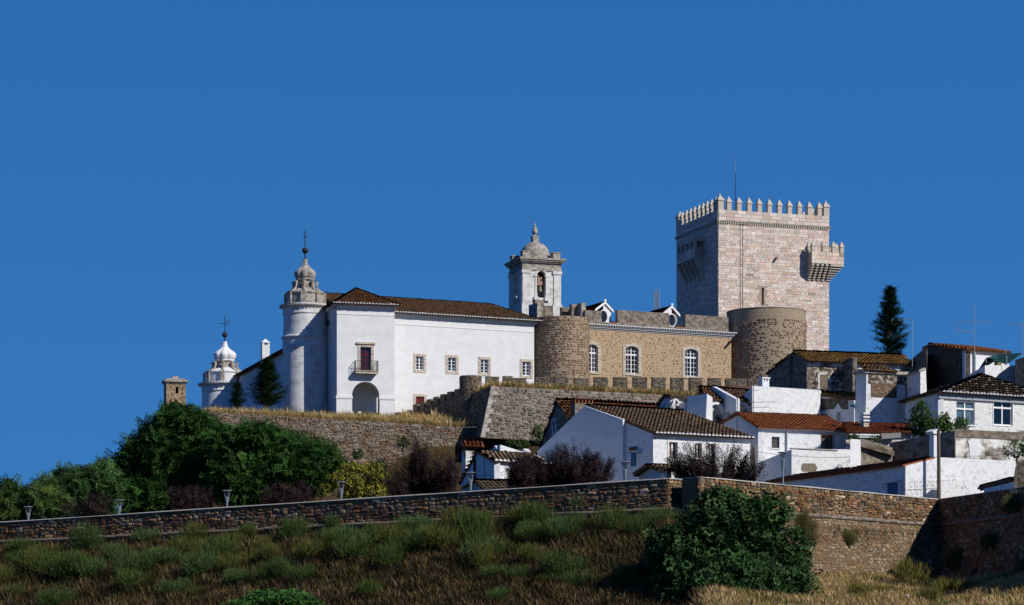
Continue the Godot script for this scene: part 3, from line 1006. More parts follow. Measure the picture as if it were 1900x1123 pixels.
func keep() -> void:
	rng.seed = 21
	var d := 262.0
	var th := deg_to_rad(18.6)
	var r := Vector3(cos(th), 0, -sin(th))
	var base := 24.0
	var p0 := plan(1333, d, base)
	var W := 13.5
	var D := 12.0
	var fr := Fr.new(p0, p0 + r)                       # front face
	var fl := Fr.new(fr.p(0, 0, -D), p0)               # shaded side
	var fx := Fr.new(fr.p(W, 0), fr.p(W, 0, -D))       # far side
	var fb := Fr.new(fr.p(W, 0, -D), fr.p(0, 0, -D))
	var root := thing("castle_keep", "tall square pinkish marble keep with pyramid-capped merlons and corbelled balconies", "tower", fr.p(W / 2, 0, -D / 2))
	var top := rise(411, d) - base                     # string course
	var walk := rise(389, d) - base                    # foot of the merlons
	var core := MB.new()
	var slit := fr.rect(1413.6, 534, 1417.6, 566)
	wall(core, fr, 0, W, 0, top, [hole(slit)], 0.8)
	wall(core, fl, 0, D, 0, top, [], 0.8)
	wall(core, fx, 0, D, 0, top, [], 0.8)
	wall(core, fb, 0, W, 0, top, [], 0.8)
	core.box(fr, 0.2, W - 0.2, top - 0.5, top, -D + 0.2, -0.2)
	obj("wall", core, M.ashlar_joint, root)
	var opt := {"sw": 0.66, "sh": 0.26, "deep": 0.03, "pal": ASHLAR, "block": true, "vary": 0.34, "joint": 0.965, "holes": [slit.grow(0.02)]}
	var f := course_stones(fr.p(0, 0), fr.p(W, 0), fr.p(W, top), fr.p(0, top), opt)
	# the part that shows above the round tower counts first
	for e in f:
		if e[0].origin.y < rise(640, d): e[3] *= 0.2
	set_stones(root, f, 300, "ashlar_block", "ashlar")
	opt.erase("holes")
	set_stones(root, course_stones(fl.p(0, 0), fl.p(D, 0), fl.p(D, top), fl.p(0, top), opt), 0, "side_block", "ashlar")
	set_stones(root, course_stones(fx.p(0, 0), fx.p(D, 0), fx.p(D, top), fx.p(0, top), opt), 0, "far_block", "ashlar")
	# string course with its row of small corbels
	var sc := MB.new()
	var dent := []
	for e in [[fr, W], [fl, D], [fx, D], [fb, W]]:
		var g: Fr = e[0]
		sc.box(g, -0.16 if g != fl and g != fx else 0.0, e[1] + (0.16 if g != fl and g != fx else 0.0), top + 0.02, top + 0.18, 0.0, 0.18)
		var u := 0.1
		while u < e[1]:
			dent.append(Transform3D(Basis(g.r * 0.14, UP * 0.2, g.n * 0.15), g.p(u, top - 0.08, 0.07)))
			u += 0.27
	obj("string_course", sc, M.old_stone, root)
	var cube := BoxMesh.new()
	scatter("corbel_row", cube, M.marble, dent, [], root)
	# parapet of larger blocks
	var par := MB.new()
	for e in [[fr, W], [fl, D], [fx, D], [fb, W]]:
		var g: Fr = e[0]
		par.box(g, 0.02, e[1] - 0.02, top + 0.18, walk, -0.45, 0.06)
	obj("parapet", par, M.ashlar_joint, root)
	opt = {"sw": 1.1, "sh": (walk - top - 0.18) / 3.0, "deep": 0.025, "pal": ASHLAR + [Color(0.70, 0.66, 0.6), Color(0.68, 0.62, 0.55)], "block": true, "vary": 0.2, "joint": 0.97}
	set_stones(root, course_stones(fr.p(0, top + 0.18, 0.06), fr.p(W, top + 0.18, 0.06), fr.p(W, walk, 0.06), fr.p(0, walk, 0.06), opt), 60, "parapet_block", "ashlar")
	set_stones(root, course_stones(fl.p(0, top + 0.18, 0.06), fl.p(D, top + 0.18, 0.06), fl.p(D, walk, 0.06), fl.p(0, walk, 0.06), opt), 0, "side_parapet_block", "ashlar")
	# merlons: a slim pillar with a pyramid cap; stouter at the corners
	var mer := pillar_merlon(0.50, 0.86, 0.66)
	var stout := pillar_merlon(0.66, 1.02, 0.62)
	var turn := Basis(fr.r, UP, fr.n)
	for e in [[fr, W, 11], [fl, D, 10], [fx, D, 10], [fb, W, 11]]:
		var g: Fr = e[0]
		for k in e[2]:
			var u: float = e[1] * k / e[2]
			if k == 0:
				piece("merlon", stout, M.marble, Transform3D(turn, g.p(0.3, walk, -0.28)), root)
				piece("finial", pillar_merlon(0.16, 0.12, 0.1), M.marble, Transform3D(turn, g.p(0.3, walk + 1.5, -0.28)), root)
			else:
				piece("merlon", mer, M.marble, Transform3D(turn, g.p(u + 0.1, walk, -0.22)), root)
	# balcony on the front near the far corner, wrapping it
	var by0 := rise(481, d - 0.5) - base
	var by1 := rise(459, d - 0.5) - base
	var foot_y := rise(511, d) - base
	keep_balcony(root, fr, W - 2.75, W + 1.22, by0, by1, foot_y, 1.3, mer, turn, true, fx)
	# balcony on the shaded side
	keep_balcony(root, fl, 2.9, 8.2, rise(486, d + 6) - base, rise(468, d + 6) - base, rise(520, d + 5) - base, 1.2, null, turn, false, fl)
	# lightning cables down the front, and one water spout
	for px in [1373.5, 1378.0]:
		var cb := MB.new()
		var cu := fr.uv(px, 500).x
		cb.box(fr, cu - 0.02, cu + 0.02, 5.0, top, 0.03, 0.06)
		obj("cable", cb, M.iron, root)
	var sp := MB.new()
	var s0 := fr.uv(1441, 478)
	sp.bar(fr.p(s0.x, s0.y, 0), fr.p(s0.x - 0.1, s0.y - 0.1, 0.55), 0.14, 6)
	obj("water_spout", sp, M.old_stone, root)
	var mast := thing("antenna_mast", "thin dark rod standing on the roof of the marble keep", "antenna", fr.p(4.3, walk, -5.0))
	var m := MB.new()
	var f0 := fr.p(4.3, top, -5.0)
	m.tube([f0, f0 + UP * 6.6], [0.05, 0.035], 6)
	obj("rod", m, M.iron, mast)
	m = MB.new()
	m.tube([f0 + UP * 6.6, f0 + UP * 8.3], [0.02, 0.015], 5)
	m.bar(f0 + UP * 8.0 - fr.r * 0.14, f0 + UP * 8.0 + fr.r * 0.14, 0.015)
	obj("rod_tip", m, M.galvanised, mast)
	var rf := MB.new()
	rf.box(fr, 0.4, W - 0.4, top, top + 0.12, -D + 0.4, -0.4)
	obj("roof_deck", rf, M.old_stone, root)

func keep_balcony(root: Node3D, g: Fr, u0: float, u1: float, y0: float, y1: float, yf: float, out: float, mer: ArrayMesh, turn: Basis, wraps: bool, gx: Fr) -> void:
	var walls := MB.new()
	walls.box(g, u0, u1, y0, y1, out - 0.3, out)
	walls.box(g, u0, u0 + 0.3, y0, y1, 0.02, out - 0.3)
	if wraps:
		walls.box(g, u1 - 0.3, u1, y0, y1, -2.6, out - 0.3)
		walls.box(g, u1 - out, u1 - 0.3, y0, y1, -2.6, -2.3)
		walls.box(g, u0 + 0.3, u1 - 0.3, y0, y0 + 0.2, 0.02, out - 0.3)
		walls.box(g, u1 - out + 0.02, u1 - 0.3, y0, y0 + 0.2, -2.3, 0.02)
	else:
		walls.box(g, u1 - 0.3, u1, y0, y1, 0.02, out - 0.3)
		walls.box(g, u0 + 0.3, u1 - 0.3, y0, y0 + 0.2, 0.02, out - 0.3)
	var bal := obj("balcony", walls, M.ashlar_joint, root)
	rng.seed = 5
	var opt := {"sw": 0.75, "sh": (y1 - y0) / 3.0, "deep": 0.02, "pal": ASHLAR, "block": true, "vary": 0.2, "joint": 0.965}
	set_stones(bal, course_stones(g.p(u0, y0, out), g.p(u1, y0, out), g.p(u1, y1, out), g.p(u0, y1, out), opt), 30, "balcony_block", "ashlar")
	# stepped corbels
	var steps := 7
	var list := []
	var n := 5 if wraps else 5
	for k in n:
		list.append([g, lerpf(u0 + 0.2, (u1 - out if wraps else u1) - 0.2, float(k) / (n - 1))])
	if wraps:
		var h := Fr.new(g.p(u1 - out, 0, 0), g.p(u1 - out, 0, -1))
		list.append([h, 0.6]); list.append([h, 1.5]); list.append([h, 2.4])
	for e in list:
		var mb := MB.new()
		var q: Fr = e[0]
		for s in steps:
			var t0 := float(s) / steps
			var v0: float = lerpf(yf, y0, t0)
			var v1: float = lerpf(yf, y0, t0 + 1.0 / steps) - 0.005
			var dp: float = out * (s + 1.0) / steps
			var off: float = 0.0 if q == g else 0.0
			mb.box(q, e[1] - 0.16, e[1] + 0.16, v0 + off, v1 - 0.05, -0.05, dp)
			mb.box(q, e[1] - 0.12, e[1] + 0.12, v1 - 0.05, v1, -0.05, dp - 0.08)
		obj("corbel", mb, M.marble, bal)
	if wraps:
		var mb := MB.new()
		for s in steps:
			var v0: float = lerpf(yf, y0, float(s) / steps)
			var v1: float = lerpf(yf, y0, (s + 1.0) / steps) - 0.005
			var dp: float = out * (s + 1.0) / steps
			mb.box(g, u1 - out - 0.05, u1 - out + dp, v0, v1, -0.05, dp)
		obj("corner_corbel", mb, M.marble, bal)
	if mer:
		var small := pillar_merlon(0.42, 0.62, 0.62)
		for u in [0.25, 1.55, 2.75]:
			piece("merlon", small, M.marble, Transform3D(turn, g.p(u0 + u, y1, out - 0.2)), bal)
		piece("merlon", small, M.marble, Transform3D(turn, g.p(u1 - 0.22, y1, out - 0.2)), bal)
		piece("merlon", small, M.marble, Transform3D(turn, g.p(u1 - 0.22, y1, out - 1.4)), bal)
		piece("merlon", small, M.marble, Transform3D(turn, g.p(u1 - 0.22, y1, out - 2.9)), bal)
		piece("merlon", small, M.marble, Transform3D(turn, g.p(u0 + 0.22, y1, out - 1.2)), bal)
	else:
		var gal := MB.new()
		for u in [u0 + 0.15, u0 + 1.3, u0 + 2.5, u0 + 3.7, u1 - 0.35]:
			gal.box(g, u - 0.15, u + 0.2, y1, y1 + 0.85, out - 0.3, out)
		gal.box(g, u0, u1, y1 + 0.85, y1 + 1.5, 0.02, out)
		obj("gallery", gal, M.marble, bal)

# ------------------------------------------------------------------ round towers of the castle
const TANSTONE := [Color(0.329, 0.201, 0.116), Color(0.268, 0.165, 0.104), Color(0.390, 0.262, 0.159), Color(0.464, 0.329, 0.213), Color(0.305, 0.213, 0.146), Color(0.512, 0.390, 0.268)]

func round_towers() -> void:
	rng.seed = 31
	var c := plan(1041, 243.3, 22.5)
	var R := 2.86
	var y1 := rise(586, 240.5)
	var root := thing("round_tower", "squat tan round tower of coursed stone between the white and tan palace wings", "tower", c)
	var b := MB.new()
	b.lathe(Vector3(c.x, 0, c.z), [Vector2(R + 0.02, 22.0), Vector2(R + 0.02, y1 - 0.25), Vector2(R + 0.02, y1), Vector2(R - 0.5, y1), Vector2(R - 0.5, y1 - 0.6), Vector2(0.0, y1 - 0.6)], 48)
	obj("wall", b, M.tower_render, root)
	set_stones(root, ring_stones(Vector3(c.x, 0, c.z), R + 0.05, 23.5, y1 - 0.05, deg_to_rad(-95), deg_to_rad(105), {"sw": 0.36, "sh": 0.235, "deep": 0.035, "pal": TANSTONE, "skip": 0.20, "shrink": 0.86}), 0, "stone")
	# weathered parapet stubs on and behind the tower
	var f := Fr.new(plan(988, 242.0, y1 - 0.6), plan(1097, 245.2, y1 - 0.6))
	for e in [[993.0, 1009.0, 557.0, 588.0, 1.2], [1010.0, 1024.0, 568.0, 590.0, 2.4], [1043.0, 1061.0, 571.0, 590.0, 2.3], [1061.0, 1087.0, 566.0, 590.0, 1.0]]:
		var q := f.rect(e[0], e[2], e[1], e[3], -e[4])
		var mb := MB.new()
		mb.box(f, q.position.x, q.end.x, -0.5, q.end.y, -e[4] - 0.5, -e[4])
		obj("parapet_stub", mb, M.grey_wall, root)
	for e in [[994.0, 562.0], [1076.0, 562.0]]:
		var q := f.uv(e[0], e[1], -0.2)
		var mb := MB.new()
		mb.box(f, q.x + 0.15, q.x + 0.65, -0.5, q.y, -2.0, -0.15)
		obj("parapet_stub", mb, M.old_stone, root)
	# the large one before the keep
	c = plan(1422, 254.0, 22.0)
	R = 4.2
	y1 = rise(571, 250.5)
	root = thing("round_tower", "wide brownish round tower with smooth rendered top band before the marble keep", "tower", c)
	b = MB.new()
	b.lathe(Vector3(c.x, 0, c.z), [Vector2(R + 0.02, 20.0), Vector2(R + 0.02, y1 - 1.4), Vector2(R + 0.02, y1 - 0.08), Vector2(R + 0.07, y1 - 0.08), Vector2(R + 0.07, y1), Vector2(R - 0.6, y1), Vector2(R - 0.6, y1 - 0.9), Vector2(0, y1 - 0.9)], 64)
	obj("wall", b, M.tower_render, root)
	set_stones(root, ring_stones(Vector3(c.x, 0, c.z), R + 0.05, 21.0, y1 - 1.25, deg_to_rad(-100), deg_to_rad(110), {"sw": 0.40, "sh": 0.24, "deep": 0.05, "pal": TANSTONE + [Color(0.45, 0.38, 0.3)], "skip": 0.42, "shrink": 0.78}), 0, "stone")

# ------------------------------------------------------------------ the palace
func palace() -> void:
	rng.seed = 41
	var th := deg_to_rad(25.0)
	var r := Vector3(cos(th), 0, -sin(th))
	var base := 21.5
	var p0 := plan(730, 235.0, base)
	var fr := Fr.new(p0, p0 + r)
	var root := thing("white_palace", "long white palace with red-brown tiled roof, balconied end block and arched porch", "building", fr.p(4, 0, -5))
	var W := 15.45
	var D := 10.0
	var eave := rise(581, 235.0) - base
	var g := []
	var outs := []
	for e in [[771.5, 662.0, 785.7, 686.5], [831.0, 664.5, 846.0, 689.0], [891.6, 668.0, 906.0, 692.6], [969.0, 672.0, 984.0, 697.0]]:
		g.append(fr.rect(e[0], e[1], e[2], e[3]))
	var door := fr.rect(771.5, 736.5, 787.0, 758.5)
	var holes := []
	for q in g: holes.append(hole(q))
	holes.append(hole(door))
	var mb := MB.new()
	wall(mb, fr, -2.0, W, -1.0, eave - 0.45, holes, 0.7)
	var fx := Fr.new(fr.p(W, 0), fr.p(W, 0, -D))
	wall(mb, fx, 0.7, D, -1.0, eave - 0.45, [], 0.6)
	var fb := Fr.new(fr.p(W, 0, -D), fr.p(-6, 0, -D))
	wall(mb, fb, 0, W + 6, -1, eave - 0.45, [], 0.5)
	obj("wall", mb, M.whitewash, root)
	var fl := MB.new()
	fl.box(fr, -6, W - 0.7, -0.9, -0.7, -D + 0.6, -0.8)
	fl.box(fr, -6, W - 0.7, 5.0, 5.2, -D + 0.6, -0.8)
	obj("floor", fl, M.dark_inside, root)
	for q in g:
		window(root, fr, q, {"border": 0.27, "nx": 2, "ny": 4, "recess": 0.12, "sash": 0.09})
	# a low red door
	var dr := MB.new()
	dr.ring(fr, Rect2(door.position - Vector2(0.24, 0), door.size + Vector2(0.48, 0.22)), door, -0.02, 0.04)
	var dn := obj("door", dr, M.white_stone, root)
	var leafs := MB.new()
	leafs.box(fr, door.position.x, door.get_center().x - 0.006, door.position.y, door.end.y, -0.16, -0.10)
	leafs.box(fr, door.get_center().x + 0.006, door.end.x, door.position.y, door.end.y, -0.16, -0.10)
	obj("door_leaf", leafs, M.red_paint, dn)
	# cornice: bands and tile ends
	var cn := MB.new()
	cn.box(fr, -2, W + 0.05, eave - 0.45, eave - 0.28, -0.6, 0.06)
	cn.box(fr, -2, W + 0.25, eave - 0.28, eave - 0.16, -0.6, 0.20)
	cn.box(fr, -2, W + 0.35, eave - 0.06, eave + 0.02, -0.6, 0.40)
	cn.box(fr, -2, W, eave - 1.12, eave - 1.05, -0.02, 0.04)
	obj("cornice", cn, M.whitewash, root)
	eave_row(root, fr, -1.9, W + 0.3, eave - 0.16, 0.30, 0.3)
	# roof: front slope, hip at the tan tower end, back slope
	var ev := eave + 0.02
	var rp := fr.uv(830, 559.5, -5.0).y
	var a := fr.p(-2.2, ev, 0.62)
	var b := fr.p(W + 0.75, ev, 0.62)
	var c := fr.p(W - 2.6, rp, -5.0)
	var dd := fr.p(-6.0, rp, -5.0)
	var e2 := fr.p(W + 0.75, ev, -10.4)
	var f2 := fr.p(-6.0, ev, -10.4)
	tile_roof(root, fr.p(-6.0, ev, 0.62), b, c, dd, RUST, {"pitch": 0.30, "ends": true})
	tile_roof(root, b, e2, c, c, RUST, {"pitch": 0.30})
	tile_roof(root, e2, f2, dd, c, RUST, {"pitch": 0.30})
	ridge_tiles(root, dd, c, RUST, true, 1.0)
	ridge_tiles(root, b, c, RUST, true, 1.0)
	# projecting end block, turned a little
	var tb := deg_to_rad(16.0)
	var rb := Vector3(cos(tb), 0, -sin(tb))
	var q0 := plan(625, 228.4, base)
	var bf := Fr.new(q0, q0 + rb)
	var BW := bf.uv(732, 700).x
	var bl := Fr.new(bf.p(0, 0, -9.0), q0)
	var be := bf.uv(680, 566).y
	var arch := bf.rect(653, 708, 704, 769)
	arch.position.y = -1.0
	arch.size.y = bf.uv(680, 708.5).y + 1.0
	var bdoor := bf.rect(668.5, 644.5, 688.5, 690)
	mb = MB.new()
	wall(mb, bf, 0, BW, -1.0, be - 0.45, [hole(arch, arch.size.x / 2), hole(bdoor)], 0.75)
	wall(mb, bl, 0, 8.25, -1.0, be - 0.45, [], 0.6)
	var br := Fr.new(bf.p(BW, 0), bf.p(BW, 0, -9.0))
	wall(mb, br, 0.75, 9.0, 3.6, be - 0.45, [], 0.6)
	wall(mb, br, 2.6, 9.0, -1.0, 3.6, [], 0.6)
	obj("block_wall", mb, M.whitewash, root)
	# porch vault behind the arch
	var pv := MB.new()
	pv.box(bf, 0.6, BW - 0.6, -1.0, arch.end.y + 1.0, -2.7, -2.4)
	pv.box(bf, 0.6, BW - 0.6, arch.end.y + 0.35, arch.end.y + 0.55, -2.4, -0.75)
	pv.box(bf, 0.6, BW - 0.6, -1.0, -0.35, -2.4, -0.75)
	var porch := obj("porch_vault", pv, M.vault_grey, root)
	var half := arch.size.x / 2
	var vc := MB.new()
	var pa := arch_points(Rect2(arch.position - Vector2(0.35, 0), arch.size + Vector2(0.7, 0.15)), half, 12)
	for k in 12:
		vc.quad(bf.p(pa[k + 1].x, pa[k + 1].y, -0.76), bf.p(pa[k].x, pa[k].y, -0.76), bf.p(pa[k].x, pa[k].y, -2.4), bf.p(pa[k + 1].x, pa[k + 1].y, -2.4))
	obj("vault_curve", vc, M.vault_grey, porch)
	var bench := MB.new()
	bench.box(bf, arch.end.x - 0.9, arch.end.x - 0.05, -1.0, 0.9, -2.2, -1.4)
	bench.box(bf, arch.end.x - 1.7, arch.end.x - 1.0, -1.0, 0.35, -2.3, -1.8)
	obj("porch_step", bench, M.whitewash, porch)
	# imposts and pier plinths
	var im := MB.new()
	var iy := bf.uv(640, 737).y
	im.box(bf, -0.12, arch.position.x + 0.06, iy - 0.14, iy + 0.12, -0.5, 0.12)
	im.box(bf, arch.end.x - 0.06, BW + 0.06, iy - 0.14, iy + 0.12, -0.5, 0.12)
	im.box(bf, -0.06, arch.position.x, -1.0, iy - 0.14, -0.5, 0.06)
	im.box(bf, arch.end.x, BW + 0.03, -1.0, iy - 0.14, -0.5, 0.06)
	obj("impost", im, M.whitewash, root)
	cn = MB.new()
	cn.box(bf, -0.06, BW + 0.06, be - 0.45, be - 0.28, -0.6, 0.06)
	cn.box(bf, -0.2, BW + 0.2, be - 0.28, be - 0.16, -0.6, 0.20)
	cn.box(bf, -0.4, BW + 0.3, be - 0.06, be + 0.02, -0.6, 0.40)
	cn.box(bl, 0, 8.9, be - 0.45, be - 0.28, -0.5, 0.06)
	cn.box(bl, 0, 9.0, be - 0.28, be + 0.02, -0.5, 0.3)
	cn.box(bf, 0, BW, be - 1.0, be - 0.93, -0.02, 0.04)
	obj("cornice", cn, M.whitewash, root)
	eave_row(root, bf, -0.3, BW + 0.2, be - 0.16, 0.30, 0.3)
	# quoin stones showing at the far edge of the block
	for k in 3:
		var qb := MB.new()
		qb.box(fr, -0.35, -0.02 + 0.12 * (k % 2), 5.6 - k * 2.0, 6.6 - k * 2.0, 0.0, 0.03)
		obj("quoin", qb, M.white_stone, root)
	# hipped roof of the block
	var hv := be + 0.02
	var c0 := bf.p(-0.62, hv, 0.62)
	var c1 := bf.p(BW + 0.5, hv, 0.62)
	var c2 := bf.p(BW + 0.5, hv, -7.5)
	var c3 := bf.p(-0.62, hv, -7.5)
	var pk := bf.uv(661, 535.5, -3.4)
	var apex := bf.p(pk.x, pk.y, -3.4)
	var warm := [Color(0.42, 0.19, 0.09), Color(0.34, 0.16, 0.08), Color(0.48, 0.23, 0.11), Color(0.26, 0.14, 0.085), Color(0.38, 0.22, 0.13)]
	tile_roof(root, c0, c1, apex, apex, warm, {"pitch": 0.30, "ends": true})
	tile_roof(root, c1, c2, apex, apex, warm, {"pitch": 0.30})
	tile_roof(root, c2, c3, apex, apex, RUST, {"pitch": 0.30})
	tile_roof(root, c3, c0, apex, apex, RUST, {"pitch": 0.30})
	for q in [c0, c1]:
		ridge_tiles(root, q, apex, RUST)
	# balcony door with red leaves, cornice lintel, iron balcony
	window(root, bf, bdoor, {"border": 0.26, "sill": 0.0, "nx": 2, "ny": 4, "recess": 0.2, "paint": M.red_paint, "lintel": 0.2, "behind": M.red_paint, "behind_name": "shutter", "transom": 0.68})
	var sl := bf.rect(657.5, 690, 698.5, 694)
	var bs := MB.new()
	bs.box(bf, sl.position.x, sl.end.x, sl.position.y, sl.end.y - 0.06, 0, 0.75)
	bs.box(bf, sl.position.x - 0.06, sl.end.x + 0.06, sl.end.y - 0.06, sl.end.y, 0, 0.82)
	var bal := obj("balcony", bs, M.white_stone, root)
	var rl := MB.new()
	var y0 := sl.end.y
	var y1 := bf.uv(680, 671).y
	for s in [[Vector2(sl.position.x, 0.05), Vector2(sl.position.x, 0.76)], [Vector2(sl.position.x, 0.76), Vector2(sl.end.x, 0.76)], [Vector2(sl.end.x, 0.76), Vector2(sl.end.x, 0.05)]]:
		for y in [y0 + 0.08, y1]:
			rl.bar(bf.p(s[0].x, y, s[0].y), bf.p(s[1].x, y, s[1].y), 0.025)
		var n := int(s[0].distance_to(s[1]) / 0.15)
		for k in n + 1:
			var q: Vector2 = s[0].lerp(s[1], float(k) / n)
			rl.bar(bf.p(q.x, y0, q.y), bf.p(q.x, y1, q.y), 0.016, 4)
	obj("railing", rl, M.iron, bal)

func tan_wing() -> void:
	rng.seed = 51
	var th := deg_to_rad(25.0)
	var r := Vector3(cos(th), 0, -sin(th))
	var base := 23.0
	var q := plan(730, 235.0, base)
	var fr := Fr.new(q, q + r)
	var u0 := 19.4
	var u1 := fr.uv(1357, 640).x
	var eave := rise(580.5, 235.0) - base - 0.02
	var root := thing("tan_palace_wing", "tan rendered palace wing with three arched white windows and white dormers", "building", fr.p((u0 + u1) / 2, 0, -4))
	var g := [fr.rect(1089.5, 640, 1109, 689), fr.rect(1161, 643.5, 1184.5, 692.5), fr.rect(1271, 648.5, 1295, 698)]
	var holes := []
	var avoid := []
	for e in g:
		holes.append(hole(e, 0.28))
		avoid.append(Rect2(e.position - Vector2(u0 + 0.42, -1.0 + 0.3 - 1.0 + 1.0), e.size + Vector2(0.84, 0.9)))
	var mb := MB.new()
	wall(mb, fr, u0, u1, -1.0, eave - 0.4, holes, 0.7)
	var fx := Fr.new(fr.p(u1, 0), fr.p(u1, 0, -10))
	wall(mb, fx, 0.7, 10, -1, eave - 0.4, [], 0.6)
	obj("wall", mb, M.tan_render, root)
	var back := MB.new()
	back.box(fr, u0, u1 - 0.7, -1, 7.0, -9.6, -9.2)
	back.box(fr, u0, u1 - 0.7, 0.2, 0.4, -9.2, -0.8)
	back.box(fr, u0, u1 - 0.7, 7.0, 7.2, -9.6, -0.8)
	obj("inner_room", back, M.dark_inside, root)
	for k in avoid.size():
		var e: Rect2 = g[k]
		avoid[k] = Rect2(e.position.x - u0 - 0.40, e.position.y + 1.0 - 0.42, e.size.x + 0.80, e.size.y + 0.85)
	set_stones(root, course_stones(fr.p(u0, -1), fr.p(u1, -1), fr.p(u1, eave - 0.5), fr.p(u0, eave - 0.5), {"sw": 0.36, "sh": 0.24, "deep": 0.03, "pal": TANSTONE, "skip": 0.50, "shrink": 0.66, "holes": avoid, "vary": 0.45}), 0, "stone")
	for e in g:
		window(root, fr, e, {"border": 0.34, "arch": 0.28, "nx": 4, "ny": 6, "recess": 0.2, "transom": 0.70, "sash": 0.08, "sill": 0.7})
	var cn := MB.new()
	cn.box(fr, u0, u1 + 0.1, eave - 0.40, eave - 0.24, -0.6, 0.08)
	cn.box(fr, u0, u1 + 0.3, eave - 0.24, eave - 0.12, -0.6, 0.24)
	cn.box(fr, u0, u1 + 0.45, eave - 0.02, eave + 0.03, -0.6, 0.42)
	obj("cornice", cn, M.whitewash, root)
	eave_row(root, fr, u0, u1 + 0.4, eave - 0.12, 0.32, 0.3)
	var xfs := []
	var u := u0
	while u < u1 + 0.4:
		xfs.append(Transform3D(Basis(fr.r, UP, fr.n * 3.0), fr.p(u, eave + 0.03, 0.46)))
		u += 0.3
	scatter("eave_tile_end", end_shape, M.whitewash, xfs, [], root)
	# weathered parapet with gaps before the dormers
	var pw := MB.new()
	var w := -0.55
	var lo := 0.03
	var strip := fr.uv(1180, 602, w).y
	pw.box(fr, u0, u1 - 0.02, lo + eave, strip, w - 0.5, w)
	for e in [[1086.0, 1116.5, 577.5], [1146.0, 1242.0, 581.5], [1272.0, 1356.0, 589.0]]:
		var a := fr.uv(e[0], 590, w)
		var b := fr.uv(e[1], e[2], w)
		pw.box(fr, maxf(a.x, u0), minf(b.x, u1 - 0.03), strip, b.y, w - 0.5, w)
	obj("parapet", pw, M.grey_wall, root)
	# red tiled roof behind, and two dormers with round windows
	var rv := strip - 0.35
	tile_roof(root, fr.p(u0, rv, -1.2), fr.p(u1, rv, -1.2), fr.p(u1, rv + 1.15, -5.4), fr.p(u0, rv + 1.15, -5.4), RED, {"pitch": 0.30})
	tile_roof(root, fr.p(u1, rv, -9.6), fr.p(u0, rv, -9.6), fr.p(u0, rv + 1.15, -5.4), fr.p(u1, rv + 1.15, -5.4), RED, {"pitch": 0.30})
	for e in [[1107.0, 1134.0, 574.5, 560.5, 1119.5, 587.5], [1231.5, 1257.5, 582.5, 568.0, 1246.5, 594.5]]:
		var dw := -1.5
		var a := fr.uv(e[0], e[2], dw)
		var b := fr.uv(e[1], e[2], dw)
		var tip := fr.uv((e[0] + e[1]) / 2 + 1.5, e[3], dw)
		var mid := fr.uv(e[4], e[5], dw)
		var df := MB.new()
		var rad := Vector2(0.46, 0.62)
		var poly := PackedVector2Array([Vector2(a.x, rv - 0.2), Vector2(b.x, rv - 0.2), Vector2(b.x, b.y), Vector2(tip.x, tip.y - 0.12), Vector2(a.x, b.y)])
		# face with a round opening: strips round the ring
		var ring_ := []
		for k in 24:
			var t := TAU * k / 24.0
			ring_.append(mid + Vector2(sin(t) * rad.x, cos(t) * rad.y))
		var lowpart := PackedVector2Array([Vector2(a.x, rv - 0.2)])
		for k in range(18, 5, -1):
			lowpart.append(ring_[k])
		var left_side := PackedVector2Array([Vector2(a.x, rv - 0.2), Vector2(mid.x, rv - 0.2)])
		for k in range(12, 25):
			left_side.append(ring_[k % 24])
		left_side.append(Vector2(mid.x, tip.y - 0.12)); left_side.append(Vector2(tip.x - 0.001, tip.y - 0.12)); left_side.append(Vector2(a.x, b.y))
		var right_side := PackedVector2Array([Vector2(mid.x, rv - 0.2), Vector2(b.x, rv - 0.2), Vector2(b.x, b.y), Vector2(tip.x, tip.y - 0.12), Vector2(mid.x, tip.y - 0.121)])
		for k in range(0, 13):
			right_side.append(ring_[k])
		df.extrude(fr, left_side, dw - 0.25, dw)
		df.extrude(fr, right_side, dw - 0.25, dw)
		df.box(fr, a.x, a.x + 0.2, rv - 0.2, b.y, dw - 4.0, dw - 0.25)
		df.box(fr, b.x - 0.2, b.x, rv - 0.2, b.y, dw - 4.0, dw - 0.25)
		var dorm := obj("dormer", df, M.whitewash, root)
		var trim := MB.new()
		for k in 24:
			var p1: Vector2 = ring_[k]
			var p2: Vector2 = ring_[(k + 1) % 24]
			trim.extrude(fr, PackedVector2Array([mid + (p2 - mid) * 1.14, mid + (p1 - mid) * 1.14, p1, p2]), dw, dw + 0.05)
		var slope := (tip - Vector2(a.x, b.y)).normalized()
		for s in [[Vector2(a.x - 0.22, b.y - 0.12), tip], [tip, Vector2(b.x + 0.22, b.y - 0.12)]]:
			trim.extrude(fr, PackedVector2Array([s[0] - Vector2(0, 0.2), s[1] - Vector2(0, 0.2), s[1] + Vector2(0, 0.05), s[0] + Vector2(0, 0.05)]), dw + 0.002, dw + 0.16)
		trim.box(fr, tip.x - 0.11, tip.x + 0.11, tip.y + 0.04, tip.y + 0.26, dw - 0.02, dw + 0.18)
		obj("dormer_trim", trim, M.white_paint, dorm)
		var pn := MB.new()
		pn.extrude(fr, PackedVector2Array(Array(ring_.map(func(z): return Vector2(z))).duplicate()), dw - 0.18, dw - 0.17)
		obj("pane", pn, M.pane, dorm)
		var dk := MB.new()
		dk.box(fr, a.x + 0.2, b.x - 0.2, rv - 0.2, b.y - 0.05, dw - 0.9, dw - 0.8)
		obj("dormer_back", dk, M.dark_inside, dorm)
